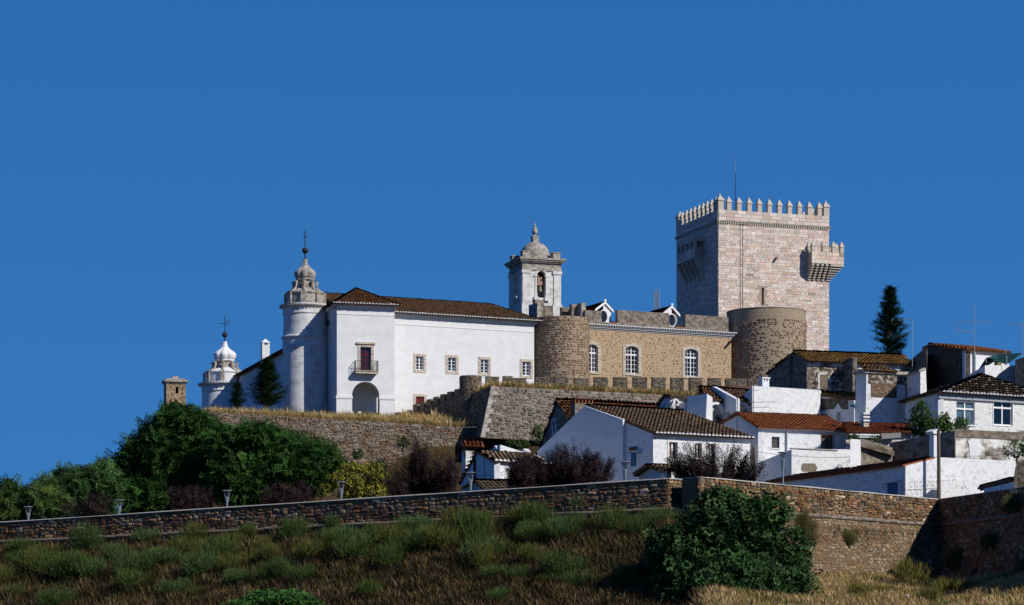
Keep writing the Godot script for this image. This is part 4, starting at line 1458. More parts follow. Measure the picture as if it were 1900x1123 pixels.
		for s in [-1.0, 1.0]:
			var ee := Vector2(a.x - 0.25, b.y - 0.1) if s < 0 else Vector2(b.x + 0.25, b.y - 0.1)
			var e0 := fr.p(ee.x, ee.y, dw + 0.12)
			var e1 := fr.p(ee.x, ee.y, dw - 4.2)
			var t0 := fr.p(tip.x, tip.y + 0.05, dw + 0.12)
			var t1 := fr.p(tip.x, tip.y + 0.05, dw - 4.2)
			if s < 0:
				tile_roof(root, e1, e0, t0, t1, RED, {"pitch": 0.3, "thick": 0.06})
			else:
				tile_roof(root, e0, e1, t1, t0, RED, {"pitch": 0.3, "thick": 0.06})
	var gut := MB.new()
	var gp := fr.uv(1356, 625)
	gut.bar(fr.p(u1 + 0.05, eave - 0.45, 0.5), fr.p(u1 - 0.75, eave - 1.5, 0.12), 0.11, 6)
	obj("gutter_spout", gut, M.iron, root)

# ------------------------------------------------------------------ domed turrets
func turret(label: String, px: float, d: float, y_of: Array, scale_: float, mats: Array, finial: String) -> void:
	# y_of: picture rows of base, mid ledge (0 for none), cornice, attic top, lantern top, onion widest, onion neck, ball, tip
	var c := plan(px, d)
	var Y := []
	for y in y_of: Y.append(rise(y, d) if y > 0 else 0.0)
	var s := scale_
	var root := thing("domed_turret", label, "turret", Vector3(c.x, Y[0], c.z))
	var drum := MB.new()
	var prof := [Vector2(2.24 * s, Y[0] - 2.0)]
	if y_of[1] > 0:
		prof += [Vector2(2.22 * s, Y[1] - 0.3), Vector2(2.36 * s, Y[1] - 0.1), Vector2(2.36 * s, Y[1]), Vector2(2.14 * s, Y[1] + 0.12)]
	prof += [Vector2(2.12 * s, Y[2] - 1.0), Vector2(2.2 * s, Y[2] - 0.9), Vector2(2.2 * s, Y[2] - 0.75), Vector2(2.16 * s, Y[2] - 0.7), Vector2(2.2 * s, Y[2] - 0.4), Vector2(2.5 * s, Y[2] - 0.12), Vector2(2.52 * s, Y[2] + 0.02), Vector2(2.1 * s, Y[2] + 0.1)]
	drum.lathe(c, prof, 56)
	obj("drum", drum, mats[0], root)
	var dent := []
	for k in 48:
		var a := TAU * k / 48.0
		dent.append(Transform3D(Basis(Vector3(cos(a), 0, -sin(a)) * 0.12, UP * 0.1, Vector3(sin(a), 0, cos(a)) * 0.14), c + Vector3(sin(a) * 2.46 * s, Y[2] - 0.16, cos(a) * 2.46 * s)))
	scatter("dentil_row", BoxMesh.new(), mats[1], dent, [], root)
	# attic ring with small pilasters
	var at_ := MB.new()
	at_.lathe(c, [Vector2(1.98 * s, Y[2]), Vector2(1.98 * s, Y[3] - 0.18), Vector2(2.08 * s, Y[3] - 0.1), Vector2(2.08 * s, Y[3]), Vector2(1.75 * s, Y[3] + 0.06), Vector2(1.2 * s, Y[3] + 0.35), Vector2(1.0 * s, Y[3] + 0.5)], 8, 0, 0.0)
	obj("attic", at_, mats[1 if finial == "cross" else 0], root)
	for k in 8:
		var a := TAU * k / 8.0
		var n := Vector3(sin(a), 0, cos(a))
		var t := Vector3(cos(a), 0, -sin(a))
		var f := Fr.new(c + n * 2.0 * s - t * 0.1, c + n * 2.0 * s + t * 0.1)
		f.n = n
		var mb := MB.new()
		mb.box(f, -0.14, 0.34, Y[2] + 0.03, Y[3] + 0.03, -0.15, 0.06)
		obj("pilaster", mb, mats[1], root)
		# scroll bracket leaning on the lantern
		var sb := MB.new()
		sb.tube([c + n * 1.75 * s + UP * (Y[3] + 0.05), c + n * 1.42 * s + UP * (Y[3] + 0.22), c + n * 1.18 * s + UP * (Y[3] + 0.5), c + n * 1.10 * s + UP * (Y[4] - 0.35), c + n * 1.2 * s + UP * (Y[4] - 0.12)], [0.16, 0.13, 0.11, 0.13, 0.2], 7)
		obj("scroll", sb, mats[1], root)
	var lan := MB.new()
	lan.lathe(c, [Vector2(1.05 * s, Y[3]), Vector2(0.86 * s, Y[3] + 0.5), Vector2(0.84 * s, Y[4] - 0.1), Vector2(1.0 * s, Y[4])], 16)
	obj("lantern", lan, mats[1], root)
	var on := MB.new()
	var w := 1.06 * s
	on.lathe(c, [Vector2(w * 0.86, Y[4] - 0.02), Vector2(w * 0.9, Y[4] + 0.12), Vector2(w * 0.82, Y[4] + 0.2), Vector2(w * 0.93, lerpf(Y[4], Y[5], 0.45)), Vector2(w, lerpf(Y[4], Y[5], 0.75)), Vector2(w * 1.02, Y[5]), Vector2(w * 0.95, lerpf(Y[5], Y[6], 0.14)), Vector2(w * 0.76, lerpf(Y[5], Y[6], 0.28)), Vector2(w * 0.5, lerpf(Y[5], Y[6], 0.42)), Vector2(w * 0.30, lerpf(Y[5], Y[6], 0.58)), Vector2(w * 0.22, lerpf(Y[5], Y[6], 0.78)), Vector2(w * 0.19, Y[6]), Vector2(0, Y[6] + 0.02)], 48, 8, 0.13)
	obj("onion_dome", on, mats[2], root)
	var ball := MB.new()
	ball.bar(c + UP * (Y[6] - 0.05), c + UP * (Y[7]), 0.07, 6)
	ball.ball(c + UP * Y[7], 0.31)
	obj("ball", ball, M.iron, root)
	var fin := MB.new()
	fin.bar(c + UP * Y[7], c + UP * Y[8], 0.045, 6)
	if finial == "cross":
		var f := Fr.new(c, c + Vector3(0.95, 0, -0.3))
		fin.box(f, -0.2, 0.2, Y[8] - 0.66, Y[8] - 0.55, -0.03, 0.03)
		fin.box(f, -0.05, 0.05, Y[8] - 1.1, Y[8], -0.035, 0.035)
		obj("cross", fin, M.iron, root)
	else:
		var yv: float = lerpf(Y[7], Y[8], 0.62)
		fin.bar(c + UP * yv - Vector3(0.62, 0.0, 0), c + UP * yv + Vector3(0.35, 0, 0), 0.03)
		fin.bar(c + UP * (yv + 0.14) - Vector3(0.5, 0.14, 0), c + UP * yv - Vector3(0.66, 0, 0), 0.03)
		var arc := []
		var rr := []
		for k in 9:
			var a := -0.7 + k * 0.62
			arc.append(c + UP * (yv + 0.12) + Vector3(0.42 + cos(a) * 0.2, sin(a) * 0.24, 0))
			rr.append(0.03)
		fin.tube(arc, rr, 5)
		fin.bar(c + UP * (yv - 0.25) + Vector3(0.1, 0, 0), c + UP * (yv - 0.3) + Vector3(0.4, 0, 0), 0.025)
		obj("weather_vane", fin, M.iron, root)

func turrets() -> void:
	rng.seed = 61
	turret("white round turret with grey weathered onion dome and iron cross beside the palace", 566, 233.2, [757, 627, 568, 545, 521, 508, 481, 465, 428], 1.0, [M.turret_white, M.old_stone, M.old_stone], "cross")
	turret("lower round turret with clean white onion dome and iron weather vane", 417, 262.0, [757, 0, 713, 692, 671, 659, 634, 621.5, 587], 1.17, [M.whitewash, M.old_stone, M.whitewash], "vane")
	# shaded side range running back between the turrets
	var a := plan(438, 262.0, 22.5)
	var b := plan(541, 234.5, 22.5)
	var fr := Fr.new(a, b)
	var W := Vector2(b.x - a.x, b.z - a.z).length()
	var h := rise(644, 234.0) - 22.5
	var root := thing("palace_side_range", "shaded white palace side range running back between the two domed turrets", "building", fr.p(W / 2, 0, -4))
	var mb := MB.new()
	wall(mb, fr, 0, W, -1.5, h, [hole(fr.rect(470, 715, 474, 738))], 0.6)
	var gx := Fr.new(fr.p(0, 0, -9), fr.p(0, 0))
	wall(mb, gx, 0, 8.4, -1.5, h, [], 0.6)
	obj("wall", mb, M.whitewash, root)
	var e0 := fr.p(-0.3, h, 0.45)
	var e1 := fr.p(W, h, 0.45)
	tile_roof(root, e0, e1, fr.p(W, h + 1.7, -5), fr.p(-0.3, h + 1.7, -5), RUST, {"pitch": 0.32})
	tile_roof(root, fr.p(W, h, -10), fr.p(-0.3, h, -10), fr.p(-0.3, h + 1.7, -5), fr.p(W, h + 1.7, -5), RUST, {"pitch": 0.32})
	# slim white chimney on its roof
	var p := plan(494, 246.0, rise(672, 246.0))
	var ch := thing("chimney", "slim square white chimney with pointed cap on the side range roof", "chimney", p)
	var cf := Fr.new(p + Vector3(-0.40, 0, 0.3), p + Vector3(0.40, 0, 0.05))
	mb = MB.new()
	mb.box(cf, 0, 0.8, -1.0, 1.75, -0.8, 0)
	mb.box(cf, 0, 0.22, 1.75, 2.0, -0.8, 0)
	mb.box(cf, 0.58, 0.8, 1.75, 2.0, -0.8, 0)
	obj("stack", mb, M.whitewash, ch)
	mb = MB.new()
	var q := [cf.p(-0.08, 2.0, 0.08), cf.p(0.88, 2.0, 0.08), cf.p(0.88, 2.0, -0.88), cf.p(-0.08, 2.0, -0.88)]
	for k in 4:
		mb.tri(q[k], q[(k + 1) % 4], cf.p(0.4, 2.45, -0.4))
	mb.quad(q[3], q[2], q[1], q[0])
	obj("cap", mb, M.whitewash, ch)
	# weathered gate pillar at the terrace end
	p = plan(327, 236.0, rise(756, 236.0))
	var gp := thing("gate_pillar", "weathered beige square pillar with moulded cap at the terrace end", "pillar", p)
	var gf := Fr.new(p + Vector3(-0.95, 0, 0.4), p + Vector3(0.95, 0, -0.15))
	mb = MB.new()
	wall(mb, gf, 0.1, 1.85, -3.0, 2.35, [hole(gf.rect(325.5, 718, 331, 730))], 0.4)
	mb.box(gf, 0.1, 0.4, -3, 2.35, -1.7, -0.4)
	mb.box(gf, 1.55, 1.85, -3, 2.35, -1.7, -0.4)
	mb.box(gf, 0.4, 1.55, -3, 2.35, -1.7, -1.4)
	mb.box(gf, 0.0, 0.34, -3, 2.3, -1.75, 0.05)
	mb.box(gf, 1.6, 1.95, -3, 2.3, -1.75, 0.05)
	var stonem: Material = make("pillar_stone", lin(0.48, 0.38, 0.26), 0.93, "lichen", 3.0, "bumpy", 0.6)
	obj("shaft", mb, stonem, gp)
	mb = MB.new()
	mb.box(gf, -0.05, 2.0, 2.35, 2.5, -1.8, 0.1)
	mb.box(gf, -0.2, 2.15, 2.5, 2.7, -1.95, 0.25)
	mb.box(gf, 0.05, 1.9, 2.7, 2.85, -1.7, 0.0)
	mb.box(gf, 0.7, 1.25, 2.85, 3.15, -1.1, -0.4)
	obj("cap", mb, M.old_stone, gp)

# ------------------------------------------------------------------ belfry
func belfry() -> void:
	rng.seed = 71
	var th := deg_to_rad(19.0)
	var d := 247.0
	var r := Vector3(cos(th), 0, -sin(th))
	var base := rise(590, d)
	var p0 := plan(970, d, base)
	var fr := Fr.new(p0, p0 + r)
	var W := fr.uv(1040, 560).x
	var fl := Fr.new(fr.p(0, 0, -W), p0)
	var fx := Fr.new(fr.p(W, 0), fr.p(W, 0, -W))
	var fb := Fr.new(fr.p(W, 0, -W), fr.p(0, 0, -W))
	var root := thing("belfry", "weathered white square bell tower with round dome and stone finial", "bell tower", fr.p(W / 2, 0, -W / 2))
	var yc := fr.uv(1000, 499).y
	var op := fr.rect(996, 503.5, 1012.5, 552)
	var oc := Rect2(op)
	oc.position.x = (W - op.size.x) / 2
	var mb := MB.new()
	wall(mb, fr, 0, W, -4, yc, [hole(op, op.size.x / 2)], 0.55)
	wall(mb, fl, 0, W - 0.55, -4, yc, [hole(oc, oc.size.x / 2)], 0.55)
	wall(mb, fx, 0.55, W, -4, yc, [hole(oc, oc.size.x / 2)], 0.55)
	wall(mb, fb, 0.55, W - 0.55, -4, yc, [], 0.55)
	obj("wall", mb, M.belfry_white, root)
	var inner := MB.new()
	inner.box(fr, 0.55, W - 0.55, op.position.y - 0.3, op.position.y - 0.1, -W + 0.55, -0.55)
	inner.box(fr, 0.55, W - 0.55, yc - 0.2, yc, -W + 0.55, -0.55)
	obj("bell_floor", inner, M.old_stone, root)
	# pilasters, imposts and arch moulding
	for g in [fr, fl]:
		for u in [0.0, W - 0.75]:
			var m := MB.new()
			m.box(g, u - 0.03, u + 0.78, -4, yc - 0.5, -0.02, 0.10)
			m.box(g, u - 0.16, u + 0.90, -4, fr.uv(1030, 568).y, -0.02, 0.2)
			m.box(g, u - 0.12, u + 0.86, fr.uv(1030, 568).y, fr.uv(1030, 568).y + 0.16, -0.02, 0.15)
			m.box(g, u - 0.14, u + 0.88, yc - 0.5, yc - 0.2, -0.02, 0.18)
			obj("pilaster", m, M.belfry_white, root)
		var o2: Rect2 = op if g == fr else oc
		var m2 := MB.new()
		var ins := arch_points(o2, o2.size.x / 2, 12)
		var big := Rect2(o2.position - Vector2(0.2, 0), o2.size + Vector2(0.4, 0.2))
		var outs := arch_points(big, big.size.x / 2, 12)
		for k in 12:
			m2.extrude(g, PackedVector2Array([ins[k], ins[k + 1], outs[k + 1], outs[k]]), -0.02, 0.07)
		var sy := o2.end.y - o2.size.x / 2
		for s in [[o2.position.x - 0.2, o2.position.x], [o2.end.x, o2.end.x + 0.2]]:
			m2.box(g, s[0], s[1], o2.position.y, sy, -0.02, 0.07)
			m2.box(g, s[0] - 0.12, s[1] + 0.1, sy - 0.1, sy + 0.02, -0.02, 0.14)
			m2.box(g, s[0] - 0.15, s[1] + 0.12, o2.position.y - 0.35, o2.position.y + 0.06, -0.02, 0.22)
		obj("arch_moulding", m2, M.belfry_white, root)
	# cornice in steps, plinths, dome, finial
	var cn := MB.new()
	for e in [[-0.1, -0.2, 0.15], [-0.04, 0.15, 0.6], [-0.22, 0.6, 0.75], [-0.36, 0.75, 0.92], [-0.48, 0.92, 1.05], [-0.36, 1.05, 1.14]]:
		cn.box(fr, e[0], W - e[0], yc + e[1], yc + e[2], -W + e[0], -e[0])
	obj("cornice", cn, M.old_stone, root)
	var yt := yc + 1.14
	for u in [[0.02, 0.02], [W - 0.82, 0.02], [W - 0.82, W - 0.82], [0.02, W - 0.82]]:
		var m := MB.new()
		m.box(fr, u[0], u[0] + 0.8, yt, yt + 0.6, -u[1] - 0.8, -u[1])
		m.box(fr, u[0] - 0.05, u[0] + 0.85, yt + 0.6, yt + 0.7, -u[1] - 0.85, -u[1] + 0.05)
		obj("corner_plinth", m, M.old_stone, root)
	var mid := fr.p(W / 2, yt, -W / 2)
	var R := 1.55
	var dm := MB.new()
	var prof := [Vector2(R + 0.12, 0), Vector2(R + 0.12, 0.45), Vector2(R, 0.5)]
	for k in 11:
		var a := k / 10.0 * PI / 2
		prof.append(Vector2(maxf(cos(a) * R, 0.02), 0.5 + sin(a) * 1.5))
	dm.lathe(mid, prof, 40)
	obj("dome", dm, M.old_stone, root)
	var fin := MB.new()
	var ff := Fr.new(mid - fr.r * 0.33 + fr.n * 0.33, mid + fr.r * 0.33 + fr.n * 0.33)
	fin.box(ff, 0, 0.66, 1.85, 2.5, -0.66, 0)
	fin.box(ff, -0.05, 0.71, 2.5, 2.58, -0.71, 0.05)
	fin.lathe(mid, [Vector2(0.2, 2.58), Vector2(0.13, 2.75), Vector2(0.3, 2.95), Vector2(0.33, 3.1), Vector2(0.24, 3.35), Vector2(0.11, 3.62), Vector2(0.1, 3.75), Vector2(0.03, 4.05), Vector2(0, 4.06)], 14)
	obj("finial", fin, M.old_stone, root)
	# bell
	var bc := fr.p(op.get_center().x, op.position.y, -0.42)
	var bell := thing("bell", "green bronze bell hanging in the belfry arch from a wooden headstock", "bell", bc + UP * 0.5)
	var bm := MB.new()
	bm.lathe(bc, [Vector2(0.30, 0.68), Vector2(0.29, 0.72), Vector2(0.23, 0.85), Vector2(0.19, 1.05), Vector2(0.17, 1.25), Vector2(0.1, 1.35), Vector2(0, 1.37)], 18)
	obj("bell_body", bm, M.bronze, bell)
	bm = MB.new()
	var hf := Fr.new(bc - fr.r, bc)
	bm.box(hf, 0.62, 1.38, 1.36, 1.56, -0.12, 0.12)
	bm.box(hf, 0.75, 0.98, 1.56, 2.2, -0.1, 0.1)
	bm.box(hf, 1.03, 1.26, 1.56, 2.2, -0.1, 0.1)
	bm.box(hf, 0.5, 1.5, 1.44, 1.5, -0.03, 0.03)
	obj("headstock", bm, M.headstock, bell)
	# lattice mast behind the dormers
	var lp := plan(1218.5, 258.0, rise(600, 258.0))
	var lm := thing("lattice_mast", "small grey steel lattice mast between the two dormers", "mast", lp)
	var lt := MB.new()
	var hh := rise(537, 258.0) - lp.y
	var cs := [Vector3(-0.26, 0, 0.15), Vector3(0.26, 0, 0.15), Vector3(0, 0, -0.3)]
	for k in 3:
		lt.bar(lp + cs[k] + UP * -1.0, lp + cs[k] + UP * hh, 0.04)
		var y := 0.0
		while y < hh - 0.3:
			lt.bar(lp + cs[k] + UP * y, lp + cs[(k + 1) % 3] + UP * (y + 0.3), 0.022, 4)
			lt.bar(lp + cs[(k + 1) % 3] + UP * y, lp + cs[(k + 1) % 3] + UP * y + (cs[k] - cs[(k + 1) % 3]), 0.022, 4)
			y += 0.3
	obj("lattice", lt, M.galvanised, lm)

# ------------------------------------------------------------------ castle terraces
func terraces() -> void:
	rng.seed = 81
	# retaining wall under the palace
	var a := plan(330, 213.0, 0)
	var b := plan(915, 222.5, 0)
	var fr := Fr.new(Vector3(a.x, 0, a.z), b)
	var W := Vector2(b.x - a.x, b.z - a.z).length()
	var ya := rise(763, 214.0)
	var yb := rise(796, 222.5)
	var root := thing("retaining_wall", "long rubble retaining wall below the white palace with dry grass on top", "wall", fr.p(W / 2, 12, 0))
	var mb := MB.new()
	var bt := fr.n * 0.7
	mb.solid([fr.p(0, 9) + bt, fr.p(W, 9) + bt, fr.p(W, 9, -3), fr.p(0, 9, -3)], [fr.p(0, ya), fr.p(W, yb), fr.p(W, yb, -3), fr.p(0, ya, -3)])
	obj("wall_core", mb, M.mortar_pale, root)
	var pal := RUBBLE + [Color(0.33, 0.24, 0.17), Color(0.36, 0.30, 0.25)]
	set_stones(root, course_stones(fr.p(0, 11) + bt * 0.82, fr.p(W, 11) + bt * 0.82, fr.p(W, yb), fr.p(0, ya), {"sw": 0.27, "sh": 0.125, "deep": 0.085, "pal": pal, "vary": 0.55, "skip": 0.07, "joint": 0.9, "patchy": true}), 0, "stone")
	# the castle bastion with its pale quoined edge
	var c0 := at(912, 717, 221.0)
	var c1 := at(1330, 738, 227.0)
	var f0 := at(892, 812, 217.8)
	var f1 := at(1330, 838, 223.5)
	var bk := at(846, 742, 234.0)
	var bkf := at(846, 812, 234.0)
	root = thing("castle_bastion", "battered rubble bastion with pale quoined edge below the tan palace wing", "bastion", (f0 + f1) / 2)
	mb = MB.new()
	var up1 := c1 + Vector3(0, 0, -4)
	mb.solid([f0, f1, f1 + Vector3(0, 0, -8), bkf], [c0, c1, c1 + Vector3(0, 0, -8), bk])
	obj("wall_core", mb, M.mortar_pale, root)
	pal = [Color(0.20, 0.17, 0.14), Color(0.15, 0.13, 0.11), Color(0.27, 0.235, 0.20), Color(0.11, 0.10, 0.085), Color(0.23, 0.185, 0.14), Color(0.36, 0.33, 0.29)]
	var ex := (c1 - c0).normalized()
	set_stones(root, course_stones(f0 + ex * 0.42, f1, c1, c0 + ex * 0.42, {"sw": 0.48, "sh": 0.26, "deep": 0.08, "pal": pal, "vary": 0.5, "skip": 0.03, "joint": 0.86}), 300, "stone")
	set_stones(root, course_stones(bkf, f0, c0, bk, {"sw": 0.42, "sh": 0.22, "deep": 0.06, "pal": pal, "vary": 0.5}), 0, "flank_stone")
	var n := 11
	var wn := ex.cross((c0 - f0).normalized())
	for k in n:
		var lo := f0.lerp(c0, float(k) / n)
		var hi := f0.lerp(c0, (k + 0.96) / n)
		var w := 0.36 + 0.34 * (k % 2) + rng.randf_range(-0.08, 0.08)
		var q := MB.new()
		var o := wn * 0.07
		var bx := ex * w
		var sd := (bk - c0).normalized() * 0.4
		q.solid([lo + o - ex * 0.03, lo + o + bx, lo + bx - wn * 0.2, lo + sd], [hi + o - ex * 0.03, hi + o + bx, hi + bx - wn * 0.2, hi + sd])
		obj("quoin", q, M.old_stone, root)
	# crenellated wall before the palace
	var m0 := plan(893, 230.5, 0)
	var m1 := plan(1465, 236.0, 0)
	var mf := Fr.new(m0, m1)
	var ML := Vector2(m1.x - m0.x, m1.z - m0.z).length()
	root = thing("crenellated_wall", "low crenellated stone wall along the grassy bastion top", "wall", mf.p(ML / 2, 23.5, 0))
	mb = MB.new()
	var low := 24.15
	mb.box(mf, 0, ML, 21.5, low, -0.6, 0)
	obj("wall_core", mb, M.mortar, root)
	set_stones(root, course_stones(mf.p(0, 22.6), mf.p(ML, 22.6), mf.p(ML, low), mf.p(0, low), {"sw": 0.5, "sh": 0.15, "deep": 0.05, "pal": RUBBLE, "vary": 0.5}), 0, "stone")
	var tops := [[902.0, 926.0, 699.0], [934.0, 951.0, 698.0], [951.5, 977.0, 701.5], [994.0, 1019.0, 700.5], [1030.0, 1055.0, 700.0], [1066.0, 1091.0, 702.0], [1103.0, 1128.0, 700.0], [1139.5, 1164.5, 700.0], [1175.6, 1201.0, 700.2], [1211.0, 1236.0, 700.4], [1246.0, 1269.5, 701.0], [1280.0, 1304.0, 701.0], [1315.5, 1338.5, 701.5], [1348.0, 1386.0, 702.5], [1388.0, 1408.0, 702.5], [1412.0, 1436.0, 703.0]]
	for e in tops:
		var u0 := mf.uv(e[0], 710).x
		var u1 := mf.uv(e[1], 710).x
		var y1 := mf.uv((e[0] + e[1]) / 2, e[2]).y
		var m := MB.new()
		m.box(mf, u0, u1, low, y1 - 0.06, -0.58, -0.02)
		m.box(mf, u0 - 0.03, u1 + 0.03, y1 - 0.06, y1, -0.6, 0.02)
		var mo := obj("merlon", m, M.mortar, root)
		set_stones(mo, course_stones(mf.p(u0, low, -0.02), mf.p(u1, low, -0.02), mf.p(u1, y1 - 0.06, -0.02), mf.p(u0, y1 - 0.06, -0.02), {"sw": 0.5, "sh": 0.13, "deep": 0.06, "pal": [Color(0.17, 0.15, 0.12), Color(0.23, 0.20, 0.16), Color(0.30, 0.27, 0.22), Color(0.13, 0.115, 0.095)], "vary": 0.5}), 0, "stone")
	# dark little round bartizan and the stepped crenellated wall going down from it
	var bc := plan(873, 228.6, 0)
	root = thing("round_bartizan", "small dark round rubble turret where the crenellated walls meet", "turret", Vector3(bc.x, 21, bc.z))
	mb = MB.new()
	var by := rise(697, 228.0)
	mb.lathe(bc, [Vector2(1.05, 19.5), Vector2(1.03, by), Vector2(0.6, by), Vector2(0.6, by - 0.5), Vector2(0, by - 0.5)], 28)
	obj("wall", mb, M.mortar, root)
	set_stones(root, ring_stones(bc, 1.04, 21.0, by, deg_to_rad(-120), deg_to_rad(120), {"sw": 0.34, "sh": 0.19, "deep": 0.05, "pal": RUBBLE}), 0, "stone")
	var s0 := at(765, 762, 235.2)
	var s1 := at(855, 722, 228.2)
	var sf := Fr.new(Vector3(s0.x, 0, s0.z), Vector3(s1.x, 0, s1.z))
	var SL := Vector2(s1.x - s0.x, s1.z - s0.z).length()
	root = thing("stepped_wall", "dark stepped crenellated wall descending from the small round turret", "wall", Vector3((s0.x + s1.x) / 2, 20, (s0.z + s1.z) / 2))
	for k in 7:
		var t := k / 7.0
		var u0 := SL * t
		var u1 := SL * (k + 1.0) / 7.0
		var y := sf.uv(lerpf(768.0, 853.0, t + 0.07), lerpf(757.0, 725.0, t + 0.1)).y
		var m := MB.new()
		m.box(sf, u0, u1, 18.5, y - 0.4, -0.55, 0)
		m.box(sf, u0 + 0.04, u0 + (u1 - u0) * 0.68, y - 0.4, y + 0.22, -0.53, -0.02)
		var mo := obj("wall_step", m, M.mortar, root)
		set_stones(mo, course_stones(sf.p(u0, 20.0), sf.p(u1, 20.0), sf.p(u1, y - 0.4), sf.p(u0, y - 0.4), {"sw": 0.36, "sh": 0.17, "deep": 0.05, "pal": RUBBLE, "vary": 0.4}), 0, "stone")

# ------------------------------------------------------------------ the village
# a house under a two-sided roof. FL, FR: ends of the front wall; BL: back end of the side wall; heights are absolute
func gable_house(called: String, label: String, FL: Vector3, FR: Vector3, BL: Vector3, base: float, hf: float, hr: float, hb: float, rr: float, o := {}) -> Dictionary:
	FL.y = 0; FR.y = 0; BL.y = 0
	var BR := FR + BL - FL
	var f := Fr.new(FL, FR)
	var l := Fr.new(BL, FL)
	var x := Fr.new(FR, BR)
	var bk := Fr.new(BR, BL)
	var W := FL.distance_to(FR)
	var D := FL.distance_to(BL)
	var root := thing(called, label, "house", Vector3((FL.x + BR.x) / 2, base, (FL.z + BR.z) / 2))
	var holes := []
	var wins := []
	for e in o.get("windows", []):
		var q := f.rect(e[0], e[1], e[2], e[3])
		holes.append(hole(q))
		wins.append([f, q, e[4]])
	var sh := []
	for e in o.get("side_windows", []):
		var q := l.rect(e[0], e[1], e[2], e[3])
		sh.append(hole(q))
		wins.append([l, q, e[4]])
	var mb := MB.new()
	var t := 0.4
	wall(mb, f, 0, W, base, hf, holes, t)
	var low := minf(hf, hb)
	obj("wall", mb, o.get("wall", M.village_white), root)
	mb = MB.new()
	wall(mb, bk, 0, W, base, hb, [], t)
	obj("back_wall", mb, o.get("wall", M.village_white), root)
	mb = MB.new()
	wall(mb, l, 0.002, D - 0.002, base, low, sh, t)
	var lp := PackedVector2Array([Vector2(0.002, low), Vector2(D - 0.002, low)])
	if hf > low + 0.01: lp.append(Vector2(D - 0.002, hf))
	lp.append(Vector2(D * (1 - rr) if rr > 0.0 else D - 0.002, hr))
	if hb > low + 0.01: lp.append(Vector2(0.002, hb))
	if hr > low + 0.02: mb.extrude(l, lp, -t, 0)
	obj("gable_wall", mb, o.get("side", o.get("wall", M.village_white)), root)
	mb = MB.new()
	wall(mb, x, 0.002, D - 0.002, base, low, [], t)
	var xp := PackedVector2Array([Vector2(0.002, low), Vector2(D - 0.002, low)])
	if hb > low + 0.01: xp.append(Vector2(D - 0.002, hb))
	xp.append(Vector2(D * rr, hr))
	if hf > low + 0.01: xp.append(Vector2(0.002, hf))
	if hr > low + 0.02: mb.extrude(x, xp, -t, 0)
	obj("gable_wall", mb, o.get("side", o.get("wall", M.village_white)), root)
	var dk := MB.new()
	dk.box(f, t, W - t, base, base + 0.2, -D + t, -t)
	obj("floor", dk, M.dark_inside, root)
	for e in wins:
		window(root, e[0], e[1], e[2])
	if o.get("roof", true):
		var oh: float = o.get("over", 0.35)
		var ol: float = o.get("side_over", 0.12)
		var pal: Array = o.get("pal", BROWN)
		var ridge_l := l.p(D * (1 - rr), hr + 0.05, ol)
		var ridge_r := x.p(D * rr, hr + 0.05, ol)
		if rr > 0.02:
			var k := (hr - hf) / (D * rr)
			var a := l.p(D + oh, hf + 0.05 - k * oh, ol)
			var b := x.p(-oh, hf + 0.05 - k * oh, ol)
			tile_roof(root, a, b, ridge_r, ridge_l, pal, {"pitch": o.get("pitch", 0.30), "ends": o.get("ends", false), "parts": o.get("parts", 0)})
		if rr < 0.98:
			var k := (hr - hb) / (D * (1 - rr))
			var a := x.p(D + oh, hb + 0.05 - k * oh, ol)
			var b := l.p(-oh, hb + 0.05 - k * oh, ol)
			tile_roof(root, a, b, ridge_l, ridge_r, pal, {"pitch": o.get("pitch", 0.30)})
		if o.get("ridge", true):
			ridge_tiles(root, ridge_l, ridge_r, o.get("ridge_pal", pal), true, 1.1)
	if o.get("band", false):
		var cn := MB.new()
		cn.box(f, -0.03, W + 0.03, hf - 0.30, hf - 0.16, -0.1, 0.10)
		cn.box(f, -0.03, W + 0.03, hf - 0.10, hf - 0.02, -0.1, 0.22)
		obj("eave_band", cn, M.whitewash, root)
		eave_row(root, f, 0, W, hf - 0.16, 0.12, 0.3)
	return {"root": root, "front": f, "side": l, "far": x, "W": W, "D": D}

# a plain masonry block with sloping top edge: corners in plan, counter-clockwise from the front, with their top heights
func block(parent: Node3D, called: String, pts: Array, tops: Array, base: float, m: Material) -> MeshInstance3D:
	var mb := MB.new()
	var b := []
	var t := []
	for k in pts.size():
		b.append(Vector3(pts[k].x, base, pts[k].z))
		t.append(Vector3(pts[k].x, tops[k], pts[k].z))
	mb.solid(b, t)
	return obj(called, mb, m, parent)

